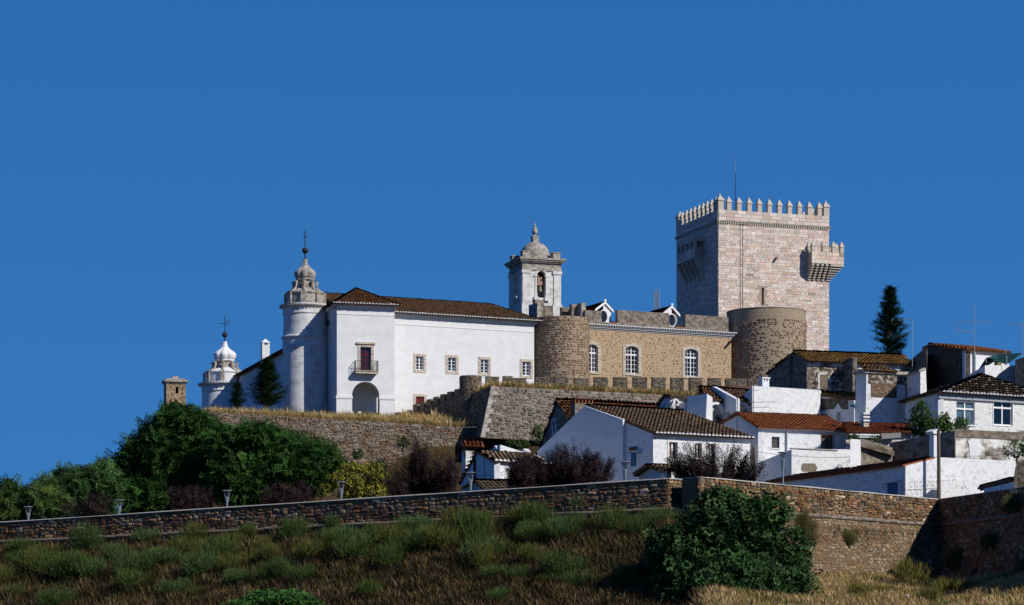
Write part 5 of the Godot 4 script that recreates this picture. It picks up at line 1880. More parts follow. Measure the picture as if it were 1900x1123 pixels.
func box_chimney(called: String, label: String, px0: float, px1: float, d: float, py_top: float, py_base: float, deep: float, m: Material, style: String) -> Node3D:
	var base := rise(py_base, d)
	var p := plan(px0, d, base)
	var w := (px1 - px0) / LENS * d
	var f := Fr.new(p, p + Vector3(w * 0.93, 0, -w * 0.36))
	var top := rise(py_top, d) - base
	var root := thing(called, label, "chimney", f.p(w / 2, 0, -deep / 2))
	var mb := MB.new()
	if style == "slots":
		mb.box(f, 0, w, -1.5, top - 0.38, -deep, 0)
		obj("stack", mb, m, root)
		var n := int(w / 0.28)
		for k in n + 1:
			var q := MB.new()
			var u := (w - 0.1) * k / n
			q.box(f, u, u + 0.1, top - 0.38, top - 0.1, -deep, -0.01)
			obj("brick_post", q, M.terracotta, root)
		mb = MB.new()
		mb.box(f, -0.06, w + 0.06, top - 0.1, top, -deep - 0.06, 0.06)
		obj("cap", mb, M.roof_bed, root)
	elif style == "striped":
		mb.box(f, 0, w, -1.5, top - 0.75, -deep, 0)
		obj("stack", mb, m, root)
		for k in 3:
			var q := MB.new()
			q.box(f, -0.05, w + 0.05, top - 0.75 + k * 0.25 + 0.10, top - 0.75 + k * 0.25 + 0.22, -deep - 0.05, 0.05)
			obj("cap_slab", q, M.whitewash, root)
		mb = MB.new()
		mb.box(f, 0.08, w - 0.08, top - 0.75, top - 0.1, -deep + 0.08, -0.08)
		obj("flue", mb, M.dark_inside, root)
	else:
		mb.box(f, 0, w, -1.5, top - 0.32, -deep, 0)
		mb.box(f, 0, 0.12, top - 0.32, top - 0.1, -deep, 0)
		mb.box(f, w - 0.12, w, top - 0.32, top - 0.1, -deep, 0)
		mb.box(f, w / 2 - 0.06, w / 2 + 0.06, top - 0.32, top - 0.1, -deep + 0.02, -0.02)
		obj("stack", mb, m, root)
		mb = MB.new()
		mb.box(f, -0.07, w + 0.07, top - 0.1, top, -deep - 0.07, 0.07)
		obj("cap", mb, m, root)
	return root

func antenna(label: String, px: float, d: float, py_base: float, py_top: float, arms: Array) -> void:
	var p := at(px, py_base, d)
	var root := thing("tv_antenna", label, "antenna", p)
	var h := rise(py_top, d) - p.y
	var mb := MB.new()
	mb.bar(p + UP * -0.8, p + UP * h, 0.028 if px > 1300.0 else 0.018, 6)
	obj("pole", mb, M.galvanised if px > 1500.0 else M.iron, root)
	for a in arms:
		# a boom with short cross rods: height share, reach one way, reach the other, count, length, upright rods
		var y: float = p.y + h * a[0]
		var m := MB.new()
		var q0 := Vector3(p.x + a[1], y + a[6] if a.size() > 6 else y, p.z + a[1] * 0.2)
		var q1 := Vector3(p.x + a[2], y, p.z + a[2] * 0.2)
		m.bar(q0, q1, 0.02, 5)
		for k in a[3]:
			var c := q0.lerp(q1, (k + 0.5) / a[3])
			var hl: Vector3 = UP * a[4] if a[5] else Vector3(0.25, 0.0, 0.95) * a[4]
			m.bar(c - hl, c + hl, 0.011, 4)
		obj("boom", m, M.galvanised, root)

func village() -> void:
	rng.seed = 91
	var plain := {"border": 0.0, "nx": 2, "ny": 2, "recess": 0.15, "sash": 0.05, "stone": M.whitewash}
	# --- house with the wide brown roof
	var FL := plan(1212, 165.0)
	var FR := plan(1392, 169.0)
	var BL := plan(1003, 179.0)
	var tanw := {"border": 0.12, "nx": 2, "ny": 1, "recess": 0.14, "sash": 0.05, "stone": M.whitewash, "behind": M.tan_blind, "behind_part": 0.72, "glazed": false}
	var h := gable_house("brown_roof_house", "white house with a wide brown tiled roof and tan roller blinds", FL, FR, BL, 7.0, rise(803, 165.0), rise(752, 172.0), rise(838, 179.0), 0.56, {"windows": [[1241, 821, 1257, 852, tanw], [1289, 823, 1302, 850, tanw], [1314, 824, 1327, 850, tanw]], "ends": true, "parts": 300, "band": true, "pal": BROWN, "over": 0.4, "pitch": 0.31})
	var root: Node3D = h.root
	var s: Fr = h.side
	var u0 := s.uv(1162, 790).x
	var mb := MB.new()
	var yt := s.uv(1162, 779).y
	mb.extrude(s, PackedVector2Array([Vector2(0.0, 7.0), Vector2(u0, 7.0), Vector2(u0, yt), Vector2(h.D * 0.44, rise(752, 172.0) + 0.02), Vector2(0.0, rise(838, 179.0) + 0.02)]), 0.004, 0.28)
	obj("thick_gable", mb, M.whitewash, root)
	mb = MB.new()
	var q := s.rect(1171.5, 840, 1180.5, 866)
	mb.box(s, q.position.x, q.end.x, q.position.y, q.end.y, 0.002, 0.05)
	obj("blue_shutter", mb, M.blue_door, root)
	mb = MB.new()
	q = s.rect(1170, 829, 1183, 837)
	mb.box(s, q.position.x, q.end.x, q.position.y, q.end.y, 0.1, 0.14)
	var sg := obj("wall_sign", mb, M.brown_wood, root)
	mb = MB.new()
	q = s.rect(1181, 840.5, 1191, 842)
	mb.box(s, q.position.x, q.end.x, q.position.y, q.end.y, 0.05, 0.9)
	obj("wall_lamp_arm", mb, M.iron, root)
	# --- orange roof house behind it
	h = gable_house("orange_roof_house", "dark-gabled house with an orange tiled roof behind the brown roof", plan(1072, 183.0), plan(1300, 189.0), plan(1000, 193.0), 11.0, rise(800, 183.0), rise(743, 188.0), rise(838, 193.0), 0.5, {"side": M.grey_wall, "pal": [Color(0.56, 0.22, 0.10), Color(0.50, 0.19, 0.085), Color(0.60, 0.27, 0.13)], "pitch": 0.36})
	mb = MB.new()
	s = h.side
	for e in [[1024.0, 1033.0, 775.0, 825.0], [1045.0, 1050.0, 790.0, 812.0]]:
		q = s.rect(e[0], e[2], e[1], e[3])
		mb.box(s, q.position.x, q.end.x, q.position.y, q.end.y, 0.003, 0.03)
	obj("pale_panel", mb, M.whitewash_worn, h.root)
	box_chimney("wide_chimney", "wide grey chimney with slotted brick top beside the brown roof", 1067, 1104, 181.0, 738, 778, 0.9, M.grey_wall, "slots")
	# --- little house low behind the rampart
	var wb := {"border": 0.0, "nx": 1, "ny": 2, "recess": 0.12, "sash": 0.05, "stone": M.whitewash}
	h = gable_house("small_white_house", "small white house with mottled tiled roof below the rubble bastion", plan(917, 158.0), plan(1015, 161.0), plan(856, 169.0), 6.0, rise(856, 158.0), rise(838.5, 163.0), rise(896, 169.0), 0.48, {"pal": BROWN, "ends": true, "pitch": 0.36, "over": 0.3})
	mb = MB.new()
	s = h.side
	var pp := s.uv(883, 850)
	mb.bar(s.p(pp.x, pp.y, 0.1), s.p(pp.x, 6.5, 0.1), 0.09, 6)
	mb.box(s, s.uv(899, 870).x - 0.02, s.uv(899, 870).x + 0.02, 6.5, s.uv(899, 850).y, 0.002, 0.03)
	obj("downpipe", mb, M.iron, h.root)
	h = gable_house("red_ridge_shed", "low shed with bright red ridge tiles before the small white house", plan(905, 149.5), plan(1000, 150.5), plan(862, 154.5), 6.0, rise(914, 149.5), rise(893, 152.0), rise(905, 154.5), 0.5, {"pal": [Color(0.26, 0.21, 0.17), Color(0.20, 0.16, 0.13), Color(0.32, 0.26, 0.2)], "ridge_pal": [Color(0.48, 0.13, 0.06), Color(0.42, 0.11, 0.05)], "pitch": 0.3})
	h = gable_house("white_wedge_shed", "plain white lean-to wedge behind the small white house", plan(928, 173.0), plan(992, 176.0), plan(908, 178.0), 9.0, rise(843, 173.0), rise(826, 175.0), rise(840, 178.0), 0.5, {"roof": false})
	mb = MB.new()
	var f: Fr = h.front
	mb.extrude(f, PackedVector2Array([Vector2(-0.05, rise(842, 173.0)), Vector2(h.W, rise(842, 173.0)), Vector2(h.W * 0.6, rise(834, 173.0)), Vector2(0.0, rise(825.5, 173.0))]), -0.3, 0.02)
	obj("wedge_parapet", mb, M.whitewash_specked, h.root)
	var ch := box_chimney("tile_capped_chimney", "wide pale chimney with slotted brick sides and a tiled cap", 864, 886, 171.0, 827, 868, 0.8, M.whitewash_worn, "slots")
	var cf := plan(864, 171.0, rise(836, 171.0))
	tile_roof(ch, cf + Vector3(-0.2, 0.3, 0.25), cf + Vector3(1.35, 0.3, -0.15), cf + Vector3(1.15, 0.72, -0.7), cf + Vector3(-0.1, 0.72, -0.35), RED, {"pitch": 0.3})
	# --- arched white house
	FL = plan(1308, 181.0)
	var base := 11.0
	h = gable_house("arched_house", "white house with arched niches under a mottled tiled roof", FL, plan(1400, 184.0), plan(1296, 188.0), base, rise(741, 181.0), rise(717, 184.5), rise(741, 188.0), 0.6, {"pal": RUST, "wall": M.whitewash_worn, "pitch": 0.30})
	f = h.front
	mb = MB.new()
	var an := f.rect(1311, 752, 1337, 780)
	var an2 := f.rect(1356, 752, 1388, 780)
	for e in [an, an2]:
		var ins := arch_points(e, e.size.x * 0.5, 12)
		var outs := arch_points(Rect2(e.position - Vector2(0.18, 0), e.size + Vector2(0.36, 0.18)), e.size.x * 0.5 + 0.18, 12)
		for k in 12:
			mb.extrude(f, PackedVector2Array([ins[k], ins[k + 1], outs[k + 1], outs[k]]), 0.003, 0.35)
	obj("arch_band", mb, M.whitewash, h.root)
	mb = MB.new()
	q = f.rect(1301, 733, 1311, 786)
	mb.extrude(f, PackedVector2Array([Vector2(q.position.x - 0.2, q.position.y - 1), Vector2(q.end.x, q.position.y - 1), Vector2(q.end.x, q.end.y - 0.25), Vector2(q.position.x, q.end.y)]), -1.6, 0.7)
	obj("buttress", mb, M.whitewash, h.root)
	mb = MB.new()
	q = f.rect(1341, 742, 1346.5, 790)
	mb.box(f, q.position.x, q.end.x, q.position.y, q.end.y, 0.003, 0.55)
	obj("buttress", mb, M.whitewash, h.root)
	# gables standing on either side of its valley
	root = thing("twin_gable", "pair of shaded white gables with a tiled valley above the arched house", "house", plan(1345, 188.0, 14.0))
	for e in [[1309.0, 1323.0, 1366.0], [1371.0, 1396.0, 1398.0]]:
		mb = MB.new()
		var tf := Fr.new(plan(e[0], 186.0), plan(e[0] + 40.0, 181.2))
		var a := tf.uv(e[0], 741)
		var t2 := tf.uv(e[1], 717.5)
		var c := tf.uv(e[2], 741)
		mb.extrude(tf, PackedVector2Array([Vector2(a.x, a.y - 1.0), Vector2(c.x, c.y - 1.0), c, t2, a]), -0.3, 0)
		obj("gable_wall", mb, M.whitewash, root)
	tile_roof(root, at(1366, 741, 183.6), at(1404, 741, 187.0), at(1400, 716, 191.0), at(1326, 716.5, 187.5), RUST, {"pitch": 0.3})
	h = gable_house("arcade_annex", "little whitewashed annex with an arched recess beside the buttressed house", plan(1244, 186.0), plan(1292, 188.0), plan(1222, 191.0), 12.0, rise(737, 186.0), rise(735.5, 188.0), rise(752, 191.0), 0.4, {"pal": BROWN, "wall": M.whitewash_worn})
	f = h.front
	mb = MB.new()
	an = f.rect(1246, 744, 1254, 758)
	var ins2 := arch_points(an, an.size.x * 0.5, 10)
	var outs2 := arch_points(Rect2(an.position - Vector2(0.12, 0), an.size + Vector2(0.24, 0.12)), an.size.x * 0.5 + 0.12, 10)
	for k in 10:
		mb.extrude(f, PackedVector2Array([ins2[k], ins2[k + 1], outs2[k + 1], outs2[k]]), 0.003, 0.3)
	var lowq := f.rect(1260, 750, 1284, 770)
	mb.box(f, lowq.position.x, lowq.end.x, lowq.position.y - 1.0, lowq.end.y, 0.003, 0.7)
	obj("arch_band", mb, M.whitewash, h.root)
	# --- plain white wall house with its chimney box
	root = thing("white_block_house", "plain windowless white wall with a low box chimney above it", "house", plan(1455, 182.0, 11.0))
	block(root, "wall", [plan(1396, 179.0), plan(1522, 183.0), plan(1532, 189.0), plan(1404, 186.0)], [rise(716, 179.0), rise(724, 183.0), rise(724, 183.0), rise(716, 179.0)], 10.0, M.village_white)
	box_chimney("box_chimney", "small white box chimney with two dark vents on the plain white house", 1415, 1429, 186.0, 700, 722, 0.7, M.whitewash, "plain")
	# --- old barn with mossy roof
	h = gable_house("old_barn", "old barn of peeling grey-brown plaster under a mossy tiled roof", plan(1497, 196.0), plan(1695, 198.6), plan(1426, 206.0), 14.0, rise(668, 196.0), rise(651.5, 198.5), rise(692, 206.0), 0.3, {"pal": MOSSY, "wall": M.peeled_wall, "side": M.grey_wall, "pitch": 0.34, "over": 0.45})
	root = h.root
	f = h.front
	s = h.side
	mb = MB.new()
	var hh := rise(668, 196.0)
	mb.box(f, 0.05, f.uv(1565, 670).x, hh - 0.50, hh - 0.02, 0.002, 0.05)
	mb.box(f, f.uv(1574, 670).x, h.W - 0.05, hh - 0.62, hh - 0.02, 0.002, 0.05)
	obj("eave_band", mb, M.whitewash_worn, root)
	mb = MB.new()
	q = f.rect(1565, 668, 1573, 745)
	mb.box(f, q.position.x, q.end.x, 14.0, q.end.y, 0.003, 1.9)
	mb.extrude(f, PackedVector2Array([f.uv(1573, 740), f.uv(1608, 740), f.uv(1608, 697), f.uv(1573, 689)]), -0.3, 0.25)
	obj("buttress", mb, M.grey_wall, root)
	mb = MB.new()
	q = s.rect(1466, 655, 1470, 720)
	mb.box(s, q.position.x, q.end.x, 14, q.end.y - 0.1, 0.003, 0.25)
	obj("pilaster", mb, M.grey_wall, root)
	mb = MB.new()
	q = f.rect(1521, 694, 1536, 722)
	mb.box(f, q.position.x, q.end.x, q.position.y, q.end.y, 0.003, 0.03)
	obj("blocked_door", mb, M.mortar, root)
	mb = MB.new()
	for e in [[1517.0, 1521.0, 694.0, 722.0], [1537.0, 1541.5, 700.0, 722.0], [1520.0, 1538.0, 692.0, 695.0]]:
		q = f.rect(e[0], e[2], e[1], e[3])
		mb.box(f, q.position.x, q.end.x, q.position.y, q.end.y, 0.002, 0.045)
	obj("door_trace", mb, M.whitewash_worn, root)
	# --- dark lean-to ruin and tall white stack with a brick patch
	root = thing("ruined_leanto", "dark stained lean-to with a sagging tile edge below the old barn", "shed", plan(1548, 184.0, 12.0))
	var rb := block(root, "wall", [plan(1517, 184.0), plan(1600, 180.0), plan(1602, 187.0), plan(1519, 190.0)], [rise(734, 184.0), rise(742, 180.0), rise(742, 184.0), rise(734, 188.0)], 10.0, M.village_white)
	var rf := Fr.new(plan(1517, 184.0), plan(1600, 180.0))
	mb = MB.new()
	q = rf.rect(1523, 737, 1574, 762)
	mb.extrude(rf, PackedVector2Array([Vector2(q.position.x, q.position.y), Vector2(q.position.x + q.size.x * 0.5, q.position.y + 0.02), Vector2(q.position.x + q.size.x * 0.62, q.position.y + 0.45), Vector2(q.position.x + q.size.x * 0.8, q.position.y - 0.1), Vector2(q.end.x, q.position.y - 0.15), Vector2(q.end.x, q.end.y), Vector2(q.position.x, q.end.y + 0.1)]), 0.003, 0.03)
	obj("bare_masonry", mb, M.dark_wall, root)
	mb = MB.new()
	q = rf.rect(1553, 764, 1560, 783)
	mb.box(rf, q.position.x, q.end.x, q.position.y, q.end.y, 0.004, 0.02)
	obj("dark_doorway", mb, M.dark_inside, root)
	tile_roof(root, at(1522, 733, 183.7), at(1594, 742, 179.8), at(1600, 729, 186.0), at(1525, 726, 188.0), MOSSY, {"pitch": 0.34})
	root = thing("brick_patched_stack", "tall white chimney breast with an exposed brick patch and crumbling tile cap", "chimney", plan(1640, 178.0, 12.0))
	var b0 := plan(1607, 177.0)
	var sf := Fr.new(b0, plan(1684, 178.4))
	var SW := sf.uv(1664, 740).x
	mb = MB.new()
	var yb := 10.0
	var ytop := sf.uv(1640, 687).y
	mb.extrude(sf, PackedVector2Array([Vector2(-0.3, yb), Vector2(SW, yb), Vector2(SW, ytop - 0.1), Vector2(0.05, ytop), Vector2(0.0, ytop - 2.5)]), -1.5, 0)
	mb.box(sf, SW + 0.002, sf.uv(1682, 740).x, yb, sf.uv(1672, 714).y, -1.3, -0.15)
	obj("breast", mb, M.village_white, root)
	mb = MB.new()
	q = sf.rect(1611, 696, 1664, 712)
	mb.box(sf, q.position.x, q.end.x, q.position.y, q.end.y, 0.002, 0.02)
	obj("stained_plaster", mb, M.peeled_wall, root)
	mb = MB.new()
	q = sf.rect(1616, 712, 1664, 737)
	mb.box(sf, q.position.x, q.end.x, q.position.y, q.end.y, 0.002, 0.015)
	var pt := obj("brick_patch", mb, M.mortar, root)
	set_stones(pt, course_stones(sf.p(q.position.x, q.position.y, 0.015), sf.p(q.end.x, q.position.y, 0.015), sf.p(q.end.x, q.end.y, 0.015), sf.p(q.position.x, q.end.y, 0.015), {"sw": 0.24, "sh": 0.1, "deep": 0.03, "pal": [Color(0.28, 0.16, 0.10), Color(0.22, 0.125, 0.08), Color(0.36, 0.27, 0.2), Color(0.20, 0.12, 0.09)], "vary": 0.2}), 0, "brick")
	mb = MB.new()
	mb.box(sf, -0.15, sf.uv(1682, 700).x + 0.1, ytop - 0.28, ytop - 0.05, -1.6, 0.14)
	obj("cornice", mb, M.old_stone, root)
	tile_roof(root, sf.p(-0.25, ytop - 0.05, 0.25), sf.p(SW - 0.1, ytop - 0.12, 0.25), sf.p(SW - 0.5, ytop + 0.5, -1.3), sf.p(0.3, ytop + 0.5, -1.3), RUST, {"pitch": 0.32})
	box_chimney("striped_chimney", "square beige chimney topped by three white slabs on a red roof", 1603, 1614, 168.5, 765, 798, 0.5, M.white_stone, "striped")
	var fp := at(1585, 792, 171.0)
	root = thing("flue_pipe", "thin white metal flue with a round cowl beside the lean-to", "flue", fp)
	mb = MB.new()
	mb.bar(fp, fp + UP * 1.75, 0.055, 8)
	mb.ball(fp + UP * 1.8, 0.1, 10)
	obj("pipe", mb, M.white_paint, root)
	mb = MB.new()
	mb.lathe(fp + UP * 1.58, [Vector2(0.06, 0.05), Vector2(0.26, 0.0), Vector2(0.27, -0.12)], 12)
	obj("cowl", mb, M.blue_door, root)
	# --- big tapered stack
	root = thing("tapered_chimney", "broad tapered grey-white chimney stack with a lit narrow face", "chimney", plan(1702, 176.0, 14.0))
	var t0 := [plan(1708, 173.8), plan(1726, 175.0), plan(1702, 180.5), plan(1682, 179.0)]
	mb = MB.new()
	mb.solid([t0[0] + UP * 12.0, t0[1] + UP * 12.0, t0[2] + UP * 12.0, t0[3] + UP * 12.0], [at(1708, 689, 174.4), at(1718, 684, 175.2), at(1702, 690, 180.0), at(1683, 698, 178.6)])
	obj("stack", mb, M.whitewash_specked, root)
	mb = MB.new()
	mb.solid([at(1706, 690, 174.1), at(1719, 685, 174.9), at(1703, 691, 180.2), at(1681, 699, 178.8)], [at(1706, 686, 174.1), at(1716, 682, 174.9), at(1703, 688, 180.2), at(1681, 695, 178.8)])
	obj("cap", mb, M.old_stone, root)
	# --- dark gable house with antennae
	h = gable_house("dark_gable_house", "house with a tall dark cement gable and low red roof below a television antenna", plan(1792, 193.0), plan(1872, 195.0), plan(1716, 203.0), 15.0, rise(650, 193.0), rise(636, 200.0), rise(648, 203.0), 0.85, {"side": M.tarred_cement, "wall": M.whitewash, "pal": [Color(0.40, 0.15, 0.08), Color(0.34, 0.12, 0.06), Color(0.44, 0.19, 0.1)], "pitch": 0.33, "over": 0.3})
	root = h.root
	block(root, "side_annex", [plan(1690, 199.0), plan(1720, 196.5), plan(1722, 204.0), plan(1694, 206.0)], [rise(668, 199.0), rise(643, 196.5), rise(643, 196.5), rise(668, 199.0)], 14.0, M.grey_wall)
	mb = MB.new()
	f = h.front
	var fl2 := f.uv(1807, 690)
	mb.bar(f.p(fl2.x, fl2.y - 0.3, 0.15), f.p(fl2.x, f.uv(1807, 648).y, 0.15), 0.09, 8)
	obj("flue", mb, M.galvanised, root)
	# terrace wall in front of it
	root = thing("terrace_wall", "solid white terrace parapet before the dark-gabled house", "wall", plan(1840, 186.0, 15.0))
	block(root, "wall", [plan(1828, 184.0), plan(1889, 186.0), plan(1850, 194.5), plan(1790, 192.5)], [rise(678, 184.0), rise(678.5, 186.0), rise(678.5, 186.0), rise(678, 184.0)], 13.0, M.village_white)
	root = thing("shade_net", "dark green shade net stretched on poles over the white terrace", "awning", plan(1850, 188.0, rise(680, 188.0)))
	mb = MB.new()
	var np := [at(1813, 690, 189.5), at(1830, 664, 187.5), at(1855, 657, 189.0), at(1898, 655, 186.5), at(1868, 676, 185.6), at(1842, 668, 186.0), at(1826, 676, 187.0)]
	var nmid := at(1850, 664, 187.5)
	for k in np.size():
		var a: Vector3 = np[k]
		var b: Vector3 = np[(k + 1) % np.size()]
		mb.solid([a - UP * 0.03, b - UP * 0.03, nmid - UP * 0.2], [a, b, nmid - UP * 0.15])
	obj("net", mb, M.green_net, root)
	mb = MB.new()
	for e in [[1830.0, 664.0, 187.5], [1868.0, 660.0, 185.6], [1866.0, 650.0, 189.0]]:
		mb.bar(at(e[0], e[1], e[2]), at(e[0], 682, e[2]), 0.035, 5)
	obj("pole", mb, M.galvanised, root)
	mb = MB.new()
	var kf := Fr.new(at(1845, 682, 188.4), at(1864, 682, 189.0))
	for k in 9:
		mb.box(kf, k * 0.09, k * 0.09 + 0.07, 0, 0.72, 0, 0.02)
	obj("bamboo_screen", mb, make("bamboo", lin(0.22, 0.19, 0.07), 0.8), root)
	# --- dark corner house at the edge
	root = thing("grey_house", "plain grey-plastered house beside the white terrace", "house", plan(1910, 184.0, 15.0))
	block(root, "wall", [plan(1884, 184.0), plan(1935, 176.0), plan(1960, 182.0), plan(1896, 191.0)], [rise(668, 184.0), rise(652, 176.0), rise(652, 178.0), rise(664, 188.0)], 13.0, M.grey_wall)
	# --- white house with two windows
	var w1 := {"border": 0.0, "nx": 2, "ny": 1, "recess": 0.12, "sash": 0.06, "transom": 0.70, "stone": M.whitewash, "behind": M.blue_curtain, "behind_name": "curtain"}
	var w2 := {"border": 0.06, "nx": 2, "ny": 1, "recess": 0.10, "sash": 0.08, "transom": 0.72, "stone": M.white_paint}
	FL = plan(1741, 170.0)
	FR = plan(1945, 175.0)
	BL = plan(1680, 177.0)
	var he := rise(729, 170.0)
	h = gable_house("two_window_house", "white speckled house with blue-curtained windows and a whitewash-streaked hipped roof", FL, FR, BL, 8.0, he, he + 0.02, he, 0.5, {"windows": [[1775, 747, 1809, 788, w1], [1843.5, 745.5, 1879, 788.5, w2]], "roof": false, "wall": M.whitewash_specked, "side": M.whitewash})
	root = h.root
	f = h.front
	var W: float = h.W
	var D: float = h.D
	var hv := he + 0.05
	var apex := f.uv(1818, 696, -D * 0.42)
	var ap := f.p(apex.x, apex.y, -D * 0.42)
	var ap2 := f.p(apex.x + 0.5, apex.y, -D * 0.42)
	var e0 := f.p(-0.35, hv, 0.45)
	var e1 := f.p(W + 0.35, hv, 0.45)
	var e2: Vector3 = (h.far as Fr).p(D + 0.45, hv, 0.35)
	var e3: Vector3 = (h.side as Fr).p(-0.45, hv, 0.35)
	tile_roof(root, e0, e1, ap2, ap, [Color(0.16, 0.11, 0.075), Color(0.22, 0.16, 0.11), Color(0.13, 0.095, 0.07), Color(0.48, 0.46, 0.42), Color(0.28, 0.22, 0.17)], {"pitch": 0.31, "ends": true, "parts": 150})
	tile_roof(root, e3, e0, ap, ap, BROWN, {"pitch": 0.31})
	tile_roof(root, e2, e3, ap, ap2, BROWN, {"pitch": 0.31})
	tile_roof(root, e1, e2, ap2, ap2, BROWN, {"pitch": 0.31})
	ridge_tiles(root, e0, ap, [Color(0.4, 0.37, 0.33), Color(0.2, 0.14, 0.1)])
	ridge_tiles(root, ap, ap2, [Color(0.4, 0.37, 0.33), Color(0.2, 0.14, 0.1)])
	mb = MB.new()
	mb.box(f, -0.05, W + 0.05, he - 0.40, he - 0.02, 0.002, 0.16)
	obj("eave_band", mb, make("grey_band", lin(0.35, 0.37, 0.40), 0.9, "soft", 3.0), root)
	eave_row(root, f, 0, W, he - 0.42, 0.1, 0.25)
	# --- red roof house
	var dk := {"border": 0.0, "nx": 1, "ny": 7, "recess": 0.06, "sash": 0.04, "stone": M.whitewash, "paint": M.iron, "behind": M.dark_inside, "behind_name": "louvre_back", "glazed": false}
	var bw := {"border": 0.05, "nx": 2, "ny": 1, "recess": 0.1, "sash": 0.07, "stone": M.brown_wood, "paint": M.brown_wood, "behind": M.dark_inside}
	h = gable_house("red_roof_house", "white house with a bright red tiled roof and a small louvred vent", plan(1407, 169.5), plan(1572, 171.8), plan(1342, 178.5), 8.5, rise(792, 169.5), rise(766.5, 173.5), rise(785, 178.5), 0.55, {"windows": [[1432, 811, 1446.5, 831.5, dk], [1525, 808, 1546, 832, bw]], "pal": RED, "pitch": 0.30, "ends": false})
	root = h.root
	f = h.front
	mb = MB.new()
	var gy := f.uv(1480, 794).y
	mb.bar(f.p(0.1, gy - 0.12, 0.22), f.p(h.W - 0.1, gy - 0.2, 0.22), 0.07, 6)
	var dp := f.uv(1459, 800)
	mb.bar(f.p(dp.x, gy - 0.2, 0.1), f.p(dp.x, 9.0, 0.1), 0.06, 6)
	obj("gutter", mb, M.galvanised, root)
	# --- small red lean-to roof between the houses
	root = thing("red_leanto", "low red tiled lean-to with a corrugated white edge between two houses", "shed", plan(1625, 168.0, 12.0))
	tile_roof(root, at(1568, 803, 165.5), at(1690, 803, 167.0), at(1690, 787, 172.0), at(1563, 785, 171.0), [Color(0.26, 0.065, 0.035), Color(0.20, 0.055, 0.03), Color(0.30, 0.09, 0.05)], {"pitch": 0.3})
	block(root, "wall", [plan(1570, 166.0), plan(1690, 167.5), plan(1690, 171.0), plan(1570, 170.0)], [rise(805, 166.0), rise(805, 167.5), rise(800, 171.0), rise(800, 170.0)], 9.0, M.whitewash_worn)
	var lf := Fr.new(at(1572, 807, 165.2), at(1640, 806, 165.6))
	mb = MB.new()
	mb.box(lf, 0.2, 2.3, -0.05, 0.06, -0.2, 0.15)
	obj("white_edge", mb, M.white_paint, root)
	eave_row(root, lf, 0.2, 2.2, -0.2, 0.12, 0.22)
	mb = MB.new()
	mb.solid([at(1637, 815, 164.5), at(1672, 812, 164.8), at(1672, 802, 167.0), at(1634, 802, 167.0)], [at(1637, 814.4, 164.5), at(1672, 811.4, 164.8), at(1672, 801.4, 167.0), at(1634, 801.4, 167.0)])
	var aw := thing("shade_cloth", "pale grey cloth hung under the red lean-to roof", "awning", at(1655, 812, 165.0))
	obj("cloth", mb, M.shade_cloth, aw)
	# --- white terrace block
	root = thing("white_terrace_block", "white plastered terrace block with a bare plaster patch below the red roof house", "building", plan(1520, 165.0, 7.5))
	block(root, "wall", [plan(1469, 163.5), plan(1583, 166.0), plan(1578, 171.0), plan(1396, 172.5), plan(1399, 168.0)], [rise(834, 163.5), rise(834, 166.0), rise(834, 166.0), rise(862, 169.0), rise(862, 168.0)], 6.0, M.village_white)
	var bf := Fr.new(plan(1469, 163.5), plan(1583, 166.0))
	mb = MB.new()
	mb.extrude(bf, PackedVector2Array([bf.uv(1488, 875), bf.uv(1513, 877), bf.uv(1517, 868), bf.uv(1512, 860), bf.uv(1489, 860), bf.uv(1486, 868)]), 0.003, 0.012)
	obj("bare_patch", mb, M.mortar_pale, root)
	mb = MB.new()
	mb.box(bf, 0, 3.9, bf.uv(1500, 834).y + 0.002, bf.uv(1500, 834).y + 0.06, -0.3, 0.08)
	obj("coping", mb, M.plaster_cap, root)
	# --- weathered walls under the two-window house
	root = thing("weathered_yard_wall", "grey weathered yard wall with a slumped broken top below the leafy bush", "wall", plan(1680, 160.0, 8.0))
	block(root, "wall", [plan(1596, 158.5), plan(1652, 161.5), plan(1660, 164.0), plan(1602, 162.0)], [rise(815, 158.5), rise(831, 161.5), rise(831, 164.0), rise(815, 162.0)], 6.0, M.grey_wall)
	block(root, "wall", [plan(1650, 163.5), plan(1772, 159.5), plan(1776, 163.0), plan(1660, 166.0)], [rise(822, 163.5), rise(800, 159.5), rise(800, 163.0), rise(822, 166.0)], 6.0, M.grey_wall)
	mb = MB.new()
	mb.solid([at(1597, 829, 158.0), at(1660, 846, 160.8), at(1660, 843, 162.2), at(1597, 826, 161.0)], [at(1597, 815, 158.0), at(1660, 838, 160.8), at(1660, 838, 162.2), at(1597, 815, 161.0)])
	obj("broken_top", mb, M.dark_wall, root)
	block(root, "end_pier", [plan(1578, 157.4), plan(1597, 158.0), plan(1599, 160.5), plan(1580, 160.0)], [rise(815, 157.4), rise(816, 158.0), rise(816, 160.5), rise(815, 160.0)], 6.0, M.whitewash)
	root = thing("patchy_lit_wall", "sunlit patchy plaster wall with a white niche below the two-window house", "wall", plan(1840, 162.0, 8.0))
	block(root, "wall", [plan(1770, 161.0), plan(1960, 165.0), plan(1960, 168.0), plan(1775, 164.5)], [rise(799, 161.0), rise(799, 165.0), rise(799, 168.0), rise(799, 164.5)], 6.0, M.whitewash_worn)
	var wf := Fr.new(plan(1770, 161.0), plan(1960, 165.0))
	mb = MB.new()
	mb.box(wf, wf.uv(1770, 800).x, wf.uv(1935, 800).x, wf.uv(1800, 812).y, wf.uv(1800, 798).y, 0.003, 0.06)
	obj("stained_band", mb, M.grey_wall, root)
	mb = MB.new()
	mb.extrude(wf, PackedVector2Array([wf.uv(1799, 850), wf.uv(1814, 850), wf.uv(1815, 826), wf.uv(1818, 818), wf.uv(1795, 818), wf.uv(1798, 826)]), 0.004, 0.05)
